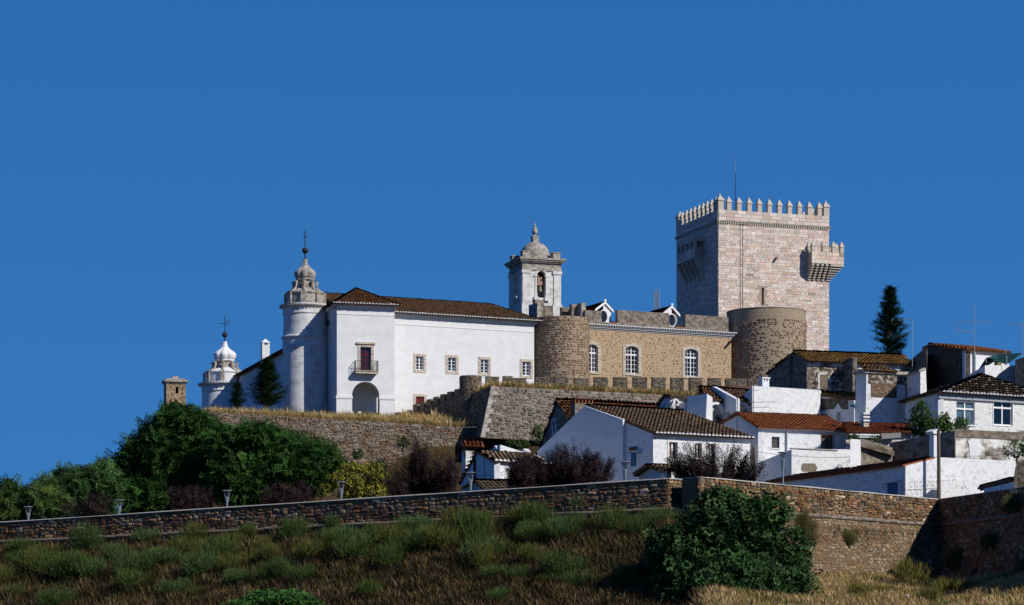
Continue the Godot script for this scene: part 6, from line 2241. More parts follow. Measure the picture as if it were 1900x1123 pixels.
	obj("white_niche", mb, M.whitewash, root)
	var ph := Fr.new(plan(1732, 157.0, 0), plan(1748, 157.4, 0))
	root = thing("white_pier_chimney", "tall square white chimney with a pitched cap behind the wooden pole", "chimney", plan(1740, 157.0, 8.0))
	mb = MB.new()
	mb.box(ph, 0.05, 0.40, 6, ph.uv(1740, 806).y, -0.45, 0)
	obj("stack", mb, M.whitewash, root)
	mb = MB.new()
	var cy := ph.uv(1740, 806).y
	mb.extrude(ph, PackedVector2Array([Vector2(-0.05, cy), Vector2(0.5, cy), Vector2(0.62, cy + 0.16), Vector2(0.22, cy + 0.34), Vector2(-0.18, cy + 0.16)]), -0.6, 0.12)
	obj("cap", mb, M.whitewash, root)
	# --- long low building by the rampart
	var k0 := plan(1680, 150.8)
	root = thing("long_low_building", "long low white building with a red tile edge rising beside the bastion", "building", k0 + UP * 6.0)
	var k1 := plan(1884, 155.5)
	var k2 := plan(1425, 163.0)
	var shf := Fr.new(k2, k0)
	var ltf := Fr.new(k0, k1)
	var SLn := Vector2(k0.x - k2.x, k0.z - k2.z).length()
	var ya := rise(895, 163.0)
	var yk := rise(862, 150.8)
	var ye := rise(850.5, 153.0)
	q = shf.rect(1648.5, 897, 1665, 925)
	mb = MB.new()
	mb.extrude(shf, PackedVector2Array([Vector2(0, 5.5), Vector2(SLn, 5.5), Vector2(SLn, yk), Vector2(0, ya)]), -0.4, 0)
	obj("wall", mb, M.village_white, root)
	mb = MB.new()
	var um := ltf.uv(1735, 852).x
	var LW := Vector2(k1.x - k0.x, k1.z - k0.z).length()
	mb.extrude(ltf, PackedVector2Array([Vector2(0, 5.5), Vector2(LW, 5.5), Vector2(LW, ye), Vector2(um, ye), Vector2(0, yk)]), -0.4, -0.002)
	obj("wall", mb, M.village_white, root)
	mb = MB.new()
	mb.ring(shf, q.grow(0.05), q, 0.0, 0.05)
	var wn := obj("window", mb, M.blue_door, root)
	mb = MB.new()
	mb.box(shf, q.position.x, q.end.x, q.position.y, q.end.y, 0.003, 0.02)
	obj("shutter", mb, M.blue_door, wn)
	var ra := Vector3(k2.x, ya + 0.02, k2.z)
	var rk := Vector3(k0.x, yk + 0.02, k0.z)
	var up_ := ltf.p(um, ye, 0) - Vector3(k0.x, yk, k0.z)
	tile_roof(root, ra + shf.n * 0.2 - UP * 0.05, rk + shf.n * 0.2 - UP * 0.05, rk + up_, ra + up_, RED, {"pitch": 0.29, "parts": 120})
	mb = MB.new()
	mb.bar(ltf.p(-0.06, yk - 0.1, 0.05), ltf.p(-0.06, 5.6, 0.05), 0.05, 6)
	var pw := shf.uv(1674, 892)
	mb.bar(shf.p(pw.x, pw.y, 0.08), shf.p(pw.x, 5.6, 0.08), 0.03, 5)
	mb.bar(shf.p(pw.x - 1.9, pw.y - 0.15, 0.08), shf.p(pw.x, pw.y, 0.08), 0.03, 5)
	obj("downpipe", mb, M.galvanised, root)
	# wrought scroll railing before its lit wall
	root = thing("scroll_railing", "thin wrought-iron scroll railing before the lit wall of the low building", "railing", plan(1730, 150.6, 7.5))
	var rf2 := Fr.new(plan(1686, 150.2), plan(1776, 152.0))
	mb = MB.new()
	var RL := Vector2(plan(1776, 152.0).x - plan(1686, 150.2).x, 1.8).length()
	var r0 := rf2.uv(1690, 911).y
	var r1 := rf2.uv(1690, 893.5).y
	mb.bar(rf2.p(0, r0 + 0.05, 0), rf2.p(RL, r0 + 0.35, 0), 0.014, 4)
	for k in 9:
		var u := RL * (k + 0.5) / 9.0
		var dy := 0.3 * u / RL
		mb.bar(rf2.p(u - 0.17, r0 + dy, 0), rf2.p(u - 0.17, r1 + dy - 0.1, 0), 0.012, 4)
		for sgn in [-1.0, 1.0]:
			var arc := []
			var rad := []
			for j in 8:
				var a := j * 0.62
				arc.append(rf2.p(u + sgn * (0.085 - cos(a) * 0.065 * (1 - j * 0.06)), r1 + dy - 0.12 + sin(a) * 0.075, 0))
				rad.append(0.011)
			mb.tube(arc, rad, 4)
		var ring2 := []
		var rr2 := []
		for j in 9:
			ring2.append(rf2.p(u + cos(j * TAU / 8) * 0.06, (r0 + r1) / 2 + dy - 0.05 + sin(j * TAU / 8) * 0.075, 0))
			rr2.append(0.014)
		mb.tube(ring2, rr2, 4)
	obj("scrolls", mb, M.iron, root)
	block(root, "low_wall", [plan(1746, 151.0), plan(1800, 152.2), plan(1800, 152.6), plan(1746, 151.5)], [rise(894, 151.0), rise(893, 152.2), rise(893, 152.6), rise(894, 151.5)], 6.0, M.whitewash_specked)
	# hut roofs behind the rampart
	h = gable_house("lane_hut", "low hut with a dark tiled roof edge just behind the rampart coping", plan(1226, 141.0), plan(1246, 141.6), plan(1186, 147.5), 5.8, rise(872, 141.0), rise(864, 143.0), rise(882, 147.5), 0.4, {"pal": BROWN, "pitch": 0.3, "side_over": 0.3})
	root = thing("tumbled_tile_roof", "low tumbled tile roof with a blue frame behind the shadowed flank", "shed", plan(1850, 146.0, 7.0))
	tile_roof(root, at(1818, 909, 145.2), at(1886, 891, 141.3), at(1886, 884, 144.0), at(1824, 901, 148.0), [Color(0.36, 0.22, 0.15), Color(0.44, 0.30, 0.21), Color(0.27, 0.18, 0.13)], {"pitch": 0.32})
	block(root, "wall", [plan(1826, 144.5), plan(1884, 140.8), plan(1888, 145.0), plan(1832, 148.5)], [rise(907, 144.5), rise(894, 140.8), rise(892, 145.0), rise(903, 148.5)], 5.5, M.blue_curtain)
	antennas()

func antennas() -> void:
	antenna("tall antenna with two booms above the dark-gabled house", 1808, 192.0, 645, 567, [[0.60, -1.5, 1.2, 3, 0.04, true], [0.36, -1.35, -0.1, 9, 0.12, true, 0.25], [0.93, -0.12, 0.12, 1, 0.3, true], [0.80, -0.1, 0.1, 1, 0.25, true], [0.62, 1.1, 1.25, 1, 0.55, true]])
	antenna("slim mast with one flat boom beside the conifer", 1693, 192.0, 662, 592, [[0.98, -1.15, 0.12, 8, 0.10, false]])
	antenna("slim mast with one flat boom over the plain grey house", 1897, 184.0, 660, 600, [[0.98, -1.25, 0.1, 7, 0.10, false]])
	antenna("antenna with stacked cross rods against the plain white wall", 1398, 176.0, 775, 712, [[0.80, -0.05, 0.35, 5, 0.10, false], [0.45, -0.4, 1.6, 8, 0.10, false], [0.30, -0.6, 1.2, 6, 0.10, false]])
	antenna("thin antenna pole rising past the arched house", 1368, 172.0, 800, 680, [[0.02, -0.1, 0.1, 1, 0.05, false]])
	antenna("thin dark pole with a wire boom before the retaining wall", 857, 175.0, 872, 745, [[0.62, -1.6, 1.1, 2, 0.03, false]])
	antenna("short pole on the ridge of the small white house", 916.5, 163.0, 842, 826, [[0.1, -0.05, 0.05, 1, 0.03, false]])
	# wooden service poles
	for e in [[1743.0, 151.0, 798.0, "tall grey wooden utility pole beside the low white building", 0.115], [1400.5, 140.5, 830.0, "short dark wooden pole with lamp bracket among bare plum branches", 0.085]]:
		var p := plan(e[0], e[1], 5.5)
		var root := thing("utility_pole", e[3], "pole", p)
		var mb := MB.new()
		mb.tube([p, Vector3(p.x - 0.04, rise(e[2], e[1]), p.z)], [e[4] * 1.2, e[4]], 8)
		obj("post", mb, M.wood_pole, root)
		if e[1] < 145.0:
			mb = MB.new()
			var t := Vector3(p.x, rise(847, e[1]), p.z)
			mb.bar(t, t + Vector3(-0.85, 0.42, 0.1), 0.02, 5)
			obj("bracket", mb, M.galvanised, root)
			mb = MB.new()
			mb.bar(t + Vector3(-0.7, 0.34, 0.1), t + Vector3(-0.98, 0.46, 0.1), 0.055, 6)
			obj("lamp_head", mb, M.galvanised, root)
	# wires between poles and houses
	for e in [[[1743.0, 848.0, 151.0], [1583.0, 846.0, 166.0], "service wire sagging from the tall pole to the white terrace block"], [[1743.0, 845.0, 151.6], [1905.0, 838.0, 150.0], "service wire running from the tall pole past the patchy wall"], [[1400.0, 838.0, 140.5], [1583.0, 848.0, 165.8], "service wire from the short pole across the white terrace block"], [[865.0, 885.0, 160.0], [985.0, 862.0, 157.0], "dark cable looping across the small white house front"]]:
		var a: Vector3 = at(e[0][0], e[0][1], e[0][2])
		var b: Vector3 = at(e[1][0], e[1][1], e[1][2])
		var root := thing("wire", e[2], "wire", a)
		var pts := []
		var rad := []
		for k in 13:
			var t := k / 12.0
			pts.append(a.lerp(b, t) - UP * (0.16 * 4 * t * (1 - t)))
			rad.append(0.014)
		var mb := MB.new()
		mb.tube(pts, rad, 4)
		obj("strand", mb, M.iron, root)

# ------------------------------------------------------------------ street lamps
func street_lamps() -> void:
	var spots := [[52.0, 940.0, "beside the loose-leaved saplings"], [221.0, 927.5, "before the purple shrubs under the bushy tree"], [421.0, 910.0, "before the big leafy hillside tree"], [633.0, 894.0, "before the yellow-green tree"], [873.0, 876.5, "before the red ridge shed"], [1160.0, 857.0, "before the shaded gable of the brown roof house"], [1453.0, 839.0, "before the white terrace block"]]
	for e in spots:
		var d := rampart_d(e[0]) + 2.2
		var top := rise(e[1], d)
		var gy := on_ground(e[0], d).y
		var p := plan(e[0], d, gy)
		var h := top - gy
		var root := thing("street_lamp", "grey funnel-shaped street lamp " + e[2], "street lamp", p, "funnel street lamps along the rampart lane")
		var mb := MB.new()
		mb.lathe(p, [Vector2(0.09, -0.3), Vector2(0.055, 0.6), Vector2(0.05, h - 1.1), Vector2(0.075, h - 0.8), Vector2(0.12, h - 0.55), Vector2(0.135, h - 0.46), Vector2(0.10, h - 0.42), Vector2(0.0, h - 0.42)], 14)
		obj("post", mb, M.lamp_grey, root)
		mb = MB.new()
		for k in 4:
			var a := TAU * (k + 0.4) / 4
			var n := Vector3(sin(a), 0, cos(a))
			mb.bar(p + n * 0.11 + UP * (h - 0.48), p + n * 0.24 + UP * (h - 0.05), 0.016, 5)
		obj("cage", mb, M.lamp_grey, root)
		mb = MB.new()
		mb.lathe(p, [Vector2(0.0, h - 0.07), Vector2(0.28, h - 0.06), Vector2(0.31, h - 0.035), Vector2(0.27, h), Vector2(0.0, h + 0.02)], 20)
		obj("hat", mb, M.lamp_grey, root)
		mb = MB.new()
		mb.lathe(p, [Vector2(0.07, h - 0.42), Vector2(0.15, h - 0.08)], 12)
		obj("lens", mb, M.pane, root)

# ------------------------------------------------------------------ plants
var leaf_spray: ArrayMesh
var leaf_round: ArrayMesh
var leaf_fig: ArrayMesh
var needle_spray: ArrayMesh
var twig_spray: ArrayMesh
var grass_tuft: ArrayMesh

func leaf(mb: MB, at_: Vector3, dir: Vector3, up: Vector3, long: float, wide: float) -> void:
	var side := dir.cross(up).normalized() * wide * 0.5
	var mid := at_ + dir * long * 0.45 + up * long * 0.05
	var tip := at_ + dir * long - up * long * 0.12
	mb.tri(at_, mid + side, mid - side)
	mb.tri(mid + side, tip, mid - side)

func make_leaves() -> void:
	rng.seed = 101
	# feathered frond with paired leaflets
	var mb := MB.new()
	for f in 3:
		var a := TAU * f / 3.0 + rng.randf() * 0.6
		var dir := Vector3(sin(a), 0.25, cos(a)).normalized()
		for k in 5:
			var t := 0.15 + k * 0.2
			var p := dir * t * 0.9 - UP * t * t * 0.35
			var side := dir.cross(UP).normalized()
			for s in [-1.0, 1.0]:
				leaf(mb, p, (side * s + dir * 0.35 - UP * 0.2).normalized(), UP, 0.34, 0.13)
	leaf_spray = mb.mesh()
	# cluster of ordinary leaves
	mb = MB.new()
	for k in 9:
		var a := rng.randf() * TAU
		var el := rng.randf_range(-0.5, 0.9)
		var dir := Vector3(sin(a) * cos(el), sin(el), cos(a) * cos(el))
		leaf(mb, dir * rng.randf_range(0.0, 0.5), (dir + Vector3(rng.randf() - 0.5, -0.3, rng.randf() - 0.5)).normalized(), UP.lerp(dir, 0.3).normalized(), 0.42, 0.24)
	leaf_round = mb.mesh()
	# broad lobed leaves
	mb = MB.new()
	for k in 6:
		var a := TAU * k / 6.0 + rng.randf() * 0.5
		var dir := Vector3(sin(a), rng.randf_range(-0.35, 0.35), cos(a)).normalized()
		var p := dir * rng.randf_range(0.1, 0.42)
		for l in [-0.75, 0.0, 0.75]:
			leaf(mb, p, dir.rotated(UP, l), (UP + dir * 0.4).normalized(), 0.42 if l == 0.0 else 0.33, 0.2)
	leaf_fig = mb.mesh()
	mb = MB.new()
	for k in 16:
		var a := rng.randf() * TAU
		var dir := Vector3(sin(a) * 0.55, rng.randf_range(-0.1, 0.7), cos(a) * 0.55 + 0.7).normalized()
		leaf(mb, Vector3(0, 0, rng.randf() * 0.5), dir, UP, 0.42, 0.05)
	needle_spray = mb.mesh()
	# bare twig with small leaves
	mb = MB.new()
	for k in 11:
		var t := k / 11.0
		var p := Vector3(sin(k * 2.4) * 0.08, t * 1.0, cos(k * 2.4) * 0.08)
		var a := k * 2.4
		leaf(mb, p, Vector3(sin(a), 0.5, cos(a)).normalized(), UP, 0.26, 0.13)
	mb.tube([Vector3.ZERO, Vector3(0, 1.0, 0)], [0.014, 0.006], 3)
	twig_spray = mb.mesh()
	mb = MB.new()
	for k in 12:
		var a := rng.randf() * TAU
		var lean := rng.randf_range(0.05, 0.5)
		var p := Vector3(rng.randf_range(-0.12, 0.12), -0.05, rng.randf_range(-0.12, 0.12))
		var h := rng.randf_range(0.5, 1.0)
		var tip := p + Vector3(sin(a) * lean, h, cos(a) * lean)
		var s := Vector3(cos(a), 0, -sin(a)) * 0.016
		var mid := p.lerp(tip, 0.55) + UP * 0.06
		mb.tri(p - s, p + s, mid + s)
		mb.tri(p - s, mid + s, mid - s)
		mb.tri(mid - s, mid + s, tip)
	grass_tuft = mb.mesh()

func spin(up_bias := 0.0) -> Basis:
	var b := Basis(Vector3(rng.randf() - 0.5, rng.randf() - 0.5, rng.randf() - 0.5).normalized(), rng.randf() * TAU)
	if up_bias > 0.0:
		b = Basis(UP, rng.randf() * TAU) * Basis(Vector3(1, 0, 0), rng.randf_range(-1.0, 1.0) * (1.0 - up_bias)) 
	return b

# lobes: [centre, radii]; leaves fill an uneven shell of each lobe, thinner inside
func crown(parent: Node3D, lobes: Array, per_m2: float, shape: ArrayMesh, pal: Array, size: float, called := "crown", up := 0.0) -> void:
	var xfs := []
	var cols := []
	var lump := FastNoiseLite.new()
	lump.seed = rng.randi() % 1000
	lump.frequency = 0.9
	for l in lobes:
		var c: Vector3 = l[0]
		var r: Vector3 = l[1]
		var area := 4.0 * PI * pow((pow(r.x * r.y, 1.6) + pow(r.x * r.z, 1.6) + pow(r.y * r.z, 1.6)) / 3.0, 1 / 1.6)
		var n := int(area * per_m2)
		var tint := rng.randf_range(0.85, 1.15)
		for k in n:
			var u := Vector3(rng.randfn(), rng.randfn(), rng.randfn()).normalized()
			var rad := 1.0 - absf(rng.randfn(0.0, 0.22))
			if rng.randf() < 0.06: rad = rng.randf_range(1.0, 1.16)
			var p := c + Vector3(u.x * r.x, u.y * r.y, u.z * r.z) * maxf(rad, 0.1)
			p += u * lump.get_noise_3dv(p) * minf(r.x, r.y) * 0.55
			if lump.get_noise_3d(p.x * 1.7 + 40.0, p.y * 1.7, p.z * 1.7) < -0.2 and rad > 0.6: continue
			xfs.append(Transform3D(spin(up) * size * rng.randf_range(0.7, 1.3), p))
			var col := pick(pal) * (tint * rng.randf_range(0.75, 1.25))
			col.a = 1
			cols.append(col)
	scatter(called, shape, M.leaf, xfs, cols, parent)

func trunk(parent: Node3D, base: Vector3, lobes: Array, r: float, fork := 0.35) -> void:
	var mid := Vector3.ZERO
	for l in lobes: mid += l[0]
	mid /= lobes.size()
	var mb := MB.new()
	var f := base.lerp(mid, fork)
	f.x += rng.randf_range(-0.2, 0.2)
	mb.tube([base - UP * 0.5, base.lerp(f, 0.5) + Vector3(rng.randf_range(-0.1, 0.1), 0, 0), f], [r * 1.3, r, r * 0.8], 8)
	for l in lobes:
		var e: Vector3 = l[0]
		var m := f.lerp(e, 0.5) + Vector3(rng.randf_range(-0.3, 0.3), rng.randf_range(0.0, 0.4), rng.randf_range(-0.3, 0.3))
		mb.tube([f, m, e], [r * 0.55, r * 0.35, r * 0.12], 6)
	obj("trunk", mb, M.bark, parent)

# a small tree of whippy upright branches set with leaves
func whip_tree(label: String, d: float, list: Array, base_px: float, n: int, pal: Array, group: String, bare := 0.0) -> void:
	var lobes := lobes_at(d, list)
	var base := on_ground(base_px, d)
	var root := thing("plum_tree", label, "tree", base, group)
	var mb := MB.new()
	mb.tube([base - UP * 0.4, base + UP * 0.7], [0.13, 0.11], 8)
	var xfs := []
	var cols := []
	for k in n:
		var l: Array = lobes[k % lobes.size()]
		var c: Vector3 = l[0]
		var r: Vector3 = l[1]
		var u := Vector3(rng.randfn(), absf(rng.randfn()) * 0.9 - 0.1, rng.randfn()).normalized()
		var tip := c + Vector3(u.x * r.x, u.y * r.y, u.z * r.z) * rng.randf_range(0.75, 1.22)
		var start := base + UP * rng.randf_range(0.5, 1.1)
		var mid := start.lerp(tip, 0.5) + Vector3(tip.x - base.x, 0, tip.z - base.z) * 0.14
		mb.tube([start, mid, tip], [0.028, 0.016, 0.005], 4)
		var m := int(start.distance_to(tip) / 0.14)
		for j in m:
			var t := (j + rng.randf()) / m
			if t < 0.25: continue
			if rng.randf() < bare * t: continue
			var q := start.lerp(mid, t * 2.0) if t < 0.5 else mid.lerp(tip, t * 2.0 - 1.0)
			var y := ((tip - mid).normalized() + Vector3(rng.randfn(), rng.randfn(), rng.randfn()) * 0.35).normalized()
			var x := y.cross(Vector3(0.3, 0.1, 0.9)).normalized()
			var s := rng.randf_range(0.45, 0.75) * (1.15 - 0.45 * t)
			xfs.append(Transform3D(Basis(x * s, y * s, x.cross(y) * s), q + Vector3(rng.randfn(), rng.randfn(), rng.randfn()) * 0.09))
			var col := pick(pal) * rng.randf_range(0.7, 1.35)
			col.a = 1
			cols.append(col)
	obj("trunk", mb, M.bark, root)
	scatter("crown", twig_spray, M.leaf, xfs, cols, root)

func lobes_at(d: float, list: Array, deep := 0.9) -> Array:
	var out := []
	for l in list:
		var k := d / LENS
		var dd: float = d + (l[4] if l.size() > 4 else rng.randf_range(-1.0, 1.0))
		out.append([at(l[0], l[1], dd), Vector3(l[2] * k, l[3] * k, maxf(l[2], l[3]) * k * deep)])
	return out

func tree(called: String, label: String, category: String, d: float, list: Array, base_px: float, per: float, shape: ArrayMesh, pal: Array, size: float, r := 0.2, group := "", fork := 0.35) -> void:
	var lobes := lobes_at(d, list)
	var base := on_ground(base_px, d)
	var root := thing(called, label, category, base, group)
	trunk(root, base, lobes, r, fork)
	crown(root, lobes, per, shape, pal, size)

const DEEP := [Color(0.020, 0.064, 0.009), Color(0.028, 0.080, 0.012), Color(0.044, 0.105, 0.018), Color(0.014, 0.044, 0.007)]
const SOFT := [Color(0.034, 0.078, 0.018), Color(0.048, 0.10, 0.024), Color(0.026, 0.060, 0.015)]
const GOLD := [Color(0.20, 0.19, 0.025), Color(0.15, 0.16, 0.025), Color(0.26, 0.22, 0.03), Color(0.11, 0.13, 0.02)]
const PLUM := [Color(0.024, 0.013, 0.014), Color(0.032, 0.014, 0.017), Color(0.018, 0.012, 0.012), Color(0.042, 0.020, 0.022)]
const FIGS := [Color(0.022, 0.058, 0.013), Color(0.032, 0.080, 0.020), Color(0.016, 0.042, 0.011), Color(0.050, 0.105, 0.032)]
const FIR := [Color(0.018, 0.050, 0.016), Color(0.026, 0.068, 0.022), Color(0.013, 0.036, 0.016)]

func trees() -> void:
	rng.seed = 111
	tree("leafy_tree", "big dark green tree with feathery leaves climbing to the gate pillar", "tree", 190.0, [[336, 778, 46, 24], [303, 832, 62, 46], [366, 818, 46, 44], [252, 872, 42, 48], [328, 884, 74, 58], [285, 922, 60, 34], [380, 884, 46, 50]], 300, 17.0, leaf_spray, DEEP, 0.72, 0.3)
	tree("leafy_tree", "spreading dark green tree with feathery leaves below the retaining wall", "tree", 186.0, [[476, 810, 44, 20], [517, 835, 58, 34], [573, 850, 56, 30], [550, 880, 70, 38], [612, 862, 26, 22], [448, 872, 56, 48], [412, 826, 22, 36], [470, 915, 60, 34]], 480, 17.0, leaf_spray, DEEP, 0.72, 0.3)
	tree("leafy_tree", "rounded softer green tree standing beside the big feathery tree", "tree", 182.0, [[144, 892, 44, 22], [164, 922, 56, 34], [114, 927, 40, 32], [195, 905, 30, 34]], 150, 17.0, leaf_spray, SOFT, 0.66, 0.22)
	tree("leafy_tree", "slender sapling poking above the rounded green tree", "tree", 188.0, [[191, 860, 15, 11], [176, 872, 11, 8], [203, 873, 9, 10]], 192, 13.0, leaf_spray, SOFT, 0.55, 0.07, "", 0.75)
	tree("leafy_tree", "loose yellow-tipped sapling clump at the end of the tree belt", "tree", 170.0, [[17, 902, 15, 9], [38, 925, 33, 22], [83, 903, 24, 16], [12, 955, 40, 26], [85, 940, 46, 30], [-30, 940, 40, 30]], 50, 14.0, leaf_spray, SOFT + [Color(0.065, 0.095, 0.016)], 0.66, 0.12)
	tree("golden_tree", "yellow-green leafy tree at the foot of the retaining wall", "tree", 165.0, [[654, 872, 26, 10, -0.5], [688, 869, 22, 9, 0.5], [638, 892, 32, 14, -1.0], [697, 888, 28, 18, 0.0], [608, 907, 14, 8, -1.5], [670, 912, 44, 18, 0.0]], 665, 20.0, leaf_round, GOLD, 0.46, 0.14)
	# purple-leaved plums along the lane
	var grp := "purple plum trees along the rampart lane"
	whip_tree("purple-leaved plum beside the yellow-green tree", 152.0, [[777, 844, 14, 24], [818, 868, 28, 28], [769, 882, 34, 28], [735, 897, 20, 18], [838, 884, 14, 26]], 785, 190, PLUM, grp, 0.3)
	whip_tree("purple-leaved plum covering the front of the small white house", 146.0, [[965, 880, 22, 26], [985, 868, 18, 20]], 968, 230, PLUM, grp, 0.2)
	whip_tree("wide purple-leaved plum before the shaded gable", 146.0, [[1060, 850, 42, 24], [1028, 868, 36, 28], [1112, 862, 26, 18], [1080, 880, 52, 24], [1010, 885, 22, 22]], 1062, 230, PLUM, grp, 0.2)
	whip_tree("sparse dark plum with bare twigs before the tan roller blinds", 140.0, [[1302, 838, 32, 18], [1253, 858, 16, 22], [1285, 864, 38, 20], [1366, 850, 26, 22], [1326, 868, 56, 18], [1398, 872, 20, 22]], 1320, 200, PLUM, grp, 0.45)
	for e in [[144, 946, 30, 17, "low purple shrub under the rounded green tree", 164.0], [183, 938, 24, 19, "dusky purple shrub beside a funnel lamp", 163.0], [354, 925, 40, 24, "purple shrub under the big feathery tree", 157.0], [534, 920, 46, 22, "purple shrub under the spreading feathery tree", 153.0]]:
		var d: float = e[5]
		var lobes := lobes_at(d, [[e[0] - e[2] * 0.4, e[1] + 4, e[2] * 0.6, e[3]], [e[0] + e[2] * 0.35, e[1], e[2] * 0.65, e[3] * 0.9]])
		var base := on_ground(e[0], d)
		var root := thing("purple_shrub", e[4], "shrub", base)
		trunk(root, base, lobes, 0.05)
		crown(root, lobes, 20.0, twig_spray, PLUM, 0.5)
	# the big fig below the bastion
	var fb := on_ground(1345, 121.0)
	var fl := lobes_at(119.0, [[1350, 974, 76, 52, 0.0], [1324, 926, 26, 20, 0.5], [1345, 945, 45, 30, 0.5], [1412, 958, 50, 38, 0.5], [1295, 1030, 82, 66, 0.0], [1430, 1042, 74, 66, 0.5], [1225, 1022, 24, 44, 0.5], [1450, 1090, 58, 48, 0.0], [1350, 1085, 120, 60, -1.0], [1260, 1095, 60, 50, 0.0]])
	var fig := thing("fig_tree", "broad dark fig tree with large lobed leaves against the sunlit bastion wall", "tree", fb)
	trunk(fig, fb, fl, 0.22, 0.25)
	crown(fig, fl, 34.0, leaf_fig, FIGS, 0.44)
	var bl := lobes_at(126.0, [[516, 1110, 56, 14, 0.0], [470, 1124, 50, 14, 0.0], [560, 1124, 40, 14, 0.0]])
	var bb := foot(515, 1122)
	var bush := thing("green_bush", "bright green leafy bush low on the grassy bank", "bush", bb)
	trunk(bush, bb - UP * 0.3, bl, 0.06)
	crown(bush, bl, 45.0, leaf_fig, [Color(0.04, 0.115, 0.02), Color(0.055, 0.15, 0.03), Color(0.03, 0.085, 0.015)], 0.27)
	# bushes among the houses
	var hb := at(1720, 812, 167.0)
	var hl := lobes_at(167.5, [[1710, 768, 18, 26, 0], [1704, 790, 24, 22, 0], [1728, 792, 34, 20, 0], [1752, 784, 11, 18, 0], [1784, 786, 15, 15, 0], [1765, 800, 30, 12, 0]])
	bush = thing("green_bush", "loose green shrub growing against the two-window house", "bush", hb)
	trunk(bush, hb, hl, 0.06)
	crown(bush, hl, 26.0, leaf_round, [Color(0.05, 0.10, 0.02), Color(0.08, 0.14, 0.03), Color(0.03, 0.065, 0.015)], 0.34)
	hb = at(1888, 852, 158.0)
	hl = lobes_at(158.0, [[1884, 834, 18, 15, 0], [1910, 830, 22, 18, 0]])
	bush = thing("green_bush", "small leafy shrub over the patchy lit wall", "bush", hb)
	trunk(bush, hb, hl, 0.05)
	crown(bush, hl, 26.0, leaf_round, [Color(0.05, 0.10, 0.02), Color(0.07, 0.13, 0.03)], 0.32)
	for e in [[997, 806, 12, 17, 195.5, "dark shrub rooted between the bastion and the dark gable"], [968, 824, 13, 9, 205.0, "small shrub growing from the foot of the bastion"], [946, 822, 8, 6, 206.0, "tiny shrub at the foot of the bastion"], [1583, 811, 10, 8, 161.0, "round grey-green pot shrub under the red lean-to"], [1624, 818, 12, 9, 163.5, "rounded grey-green shrub over the slumped wall"], [664, 843, 12, 10, 214.6, "rounded shrub rooted low in the retaining wall"], [748, 822, 12, 10, 217.0, "shrub rooted high in the retaining wall"], [607, 598, 3.5, 7, 229.8, "dark plant growing from the turret wall"]]:
		var lb := lobes_at(e[4], [[e[0], e[1], e[2], e[3], 0.0]])
		var bp := at(e[0], e[1] + e[3], e[4])
		var root := thing("wall_shrub", e[5], "shrub", bp)
		trunk(root, bp, lb, 0.03)
		crown(root, lb, 34.0, leaf_round, [Color(0.045, 0.075, 0.02), Color(0.06, 0.09, 0.025), Color(0.03, 0.055, 0.015)], 0.3)
	# conifers
	conifer("tall ragged dark conifer rising behind the old barn", at(1652, 668, 228.0), rise(534, 228.0), 1.75, 260, 1.0, 3)
	conifer("dark drooping conifer before the shaded palace side range", at(496, 762, 226.0), rise(668, 226.0), 1.75, 210, 0.95, 7)
	conifer("small dark conifer before the lower domed turret", at(440, 762, 233.0), rise(712, 233.0), 0.85, 120, 0.65, 9)

func conifer(label: String, base: Vector3, top: float, r: float, n: int, size: float, seed_: int) -> void:
	rng.seed = seed_
	var root := thing("conifer_tree", label, "tree", base)
	var h := top - base.y
	var mb := MB.new()
	mb.tube([base - UP * 0.6, base + UP * h * 0.6, base + UP * h], [0.2 * size, 0.1 * size, 0.02], 7)
	var xfs := []
	var cols := []
	for k in n:
		var t := pow(rng.randf(), 0.85)
		var y := h * (0.04 + 0.95 * t)
		var a := rng.randf() * TAU
		var reach := r * (1.0 - pow(t, 1.3)) * rng.randf_range(0.55, 1.15) + 0.14
		if t < 0.15: reach *= 0.8
		var dir := Vector3(sin(a), 0, cos(a))
		var p0 := base + UP * y
		var p1 := p0 + dir * reach + UP * reach * rng.randf_range(0.1, 0.55)
		mb.tube([p0, p0.lerp(p1, 0.5) - UP * 0.05, p1], [0.035 * size, 0.02 * size, 0.008], 4)
		var m := int(reach / 0.10) + 4
		for j in m:
			var s := lerpf(0.12, 1.05, (j + rng.randf()) / m)
			var p := p0.lerp(p1, s) + Vector3(rng.randfn(), rng.randfn() * 0.6, rng.randfn()) * 0.10 * size
			var z := (dir + UP * rng.randf_range(0.1, 0.9) + Vector3(rng.randfn(), 0, rng.randfn()) * 0.4).normalized()
			var x := UP.cross(z).normalized()
			xfs.append(Transform3D(Basis(x, z.cross(x), z) * (0.62 * size * rng.randf_range(0.7, 1.2)), p))
			var col := pick(FIR) * rng.randf_range(0.8, 1.3)
			col.a = 1
			cols.append(col)
	obj("trunk", mb, M.bark, root)
	scatter("crown", needle_spray, M.leaf, xfs, cols, root)

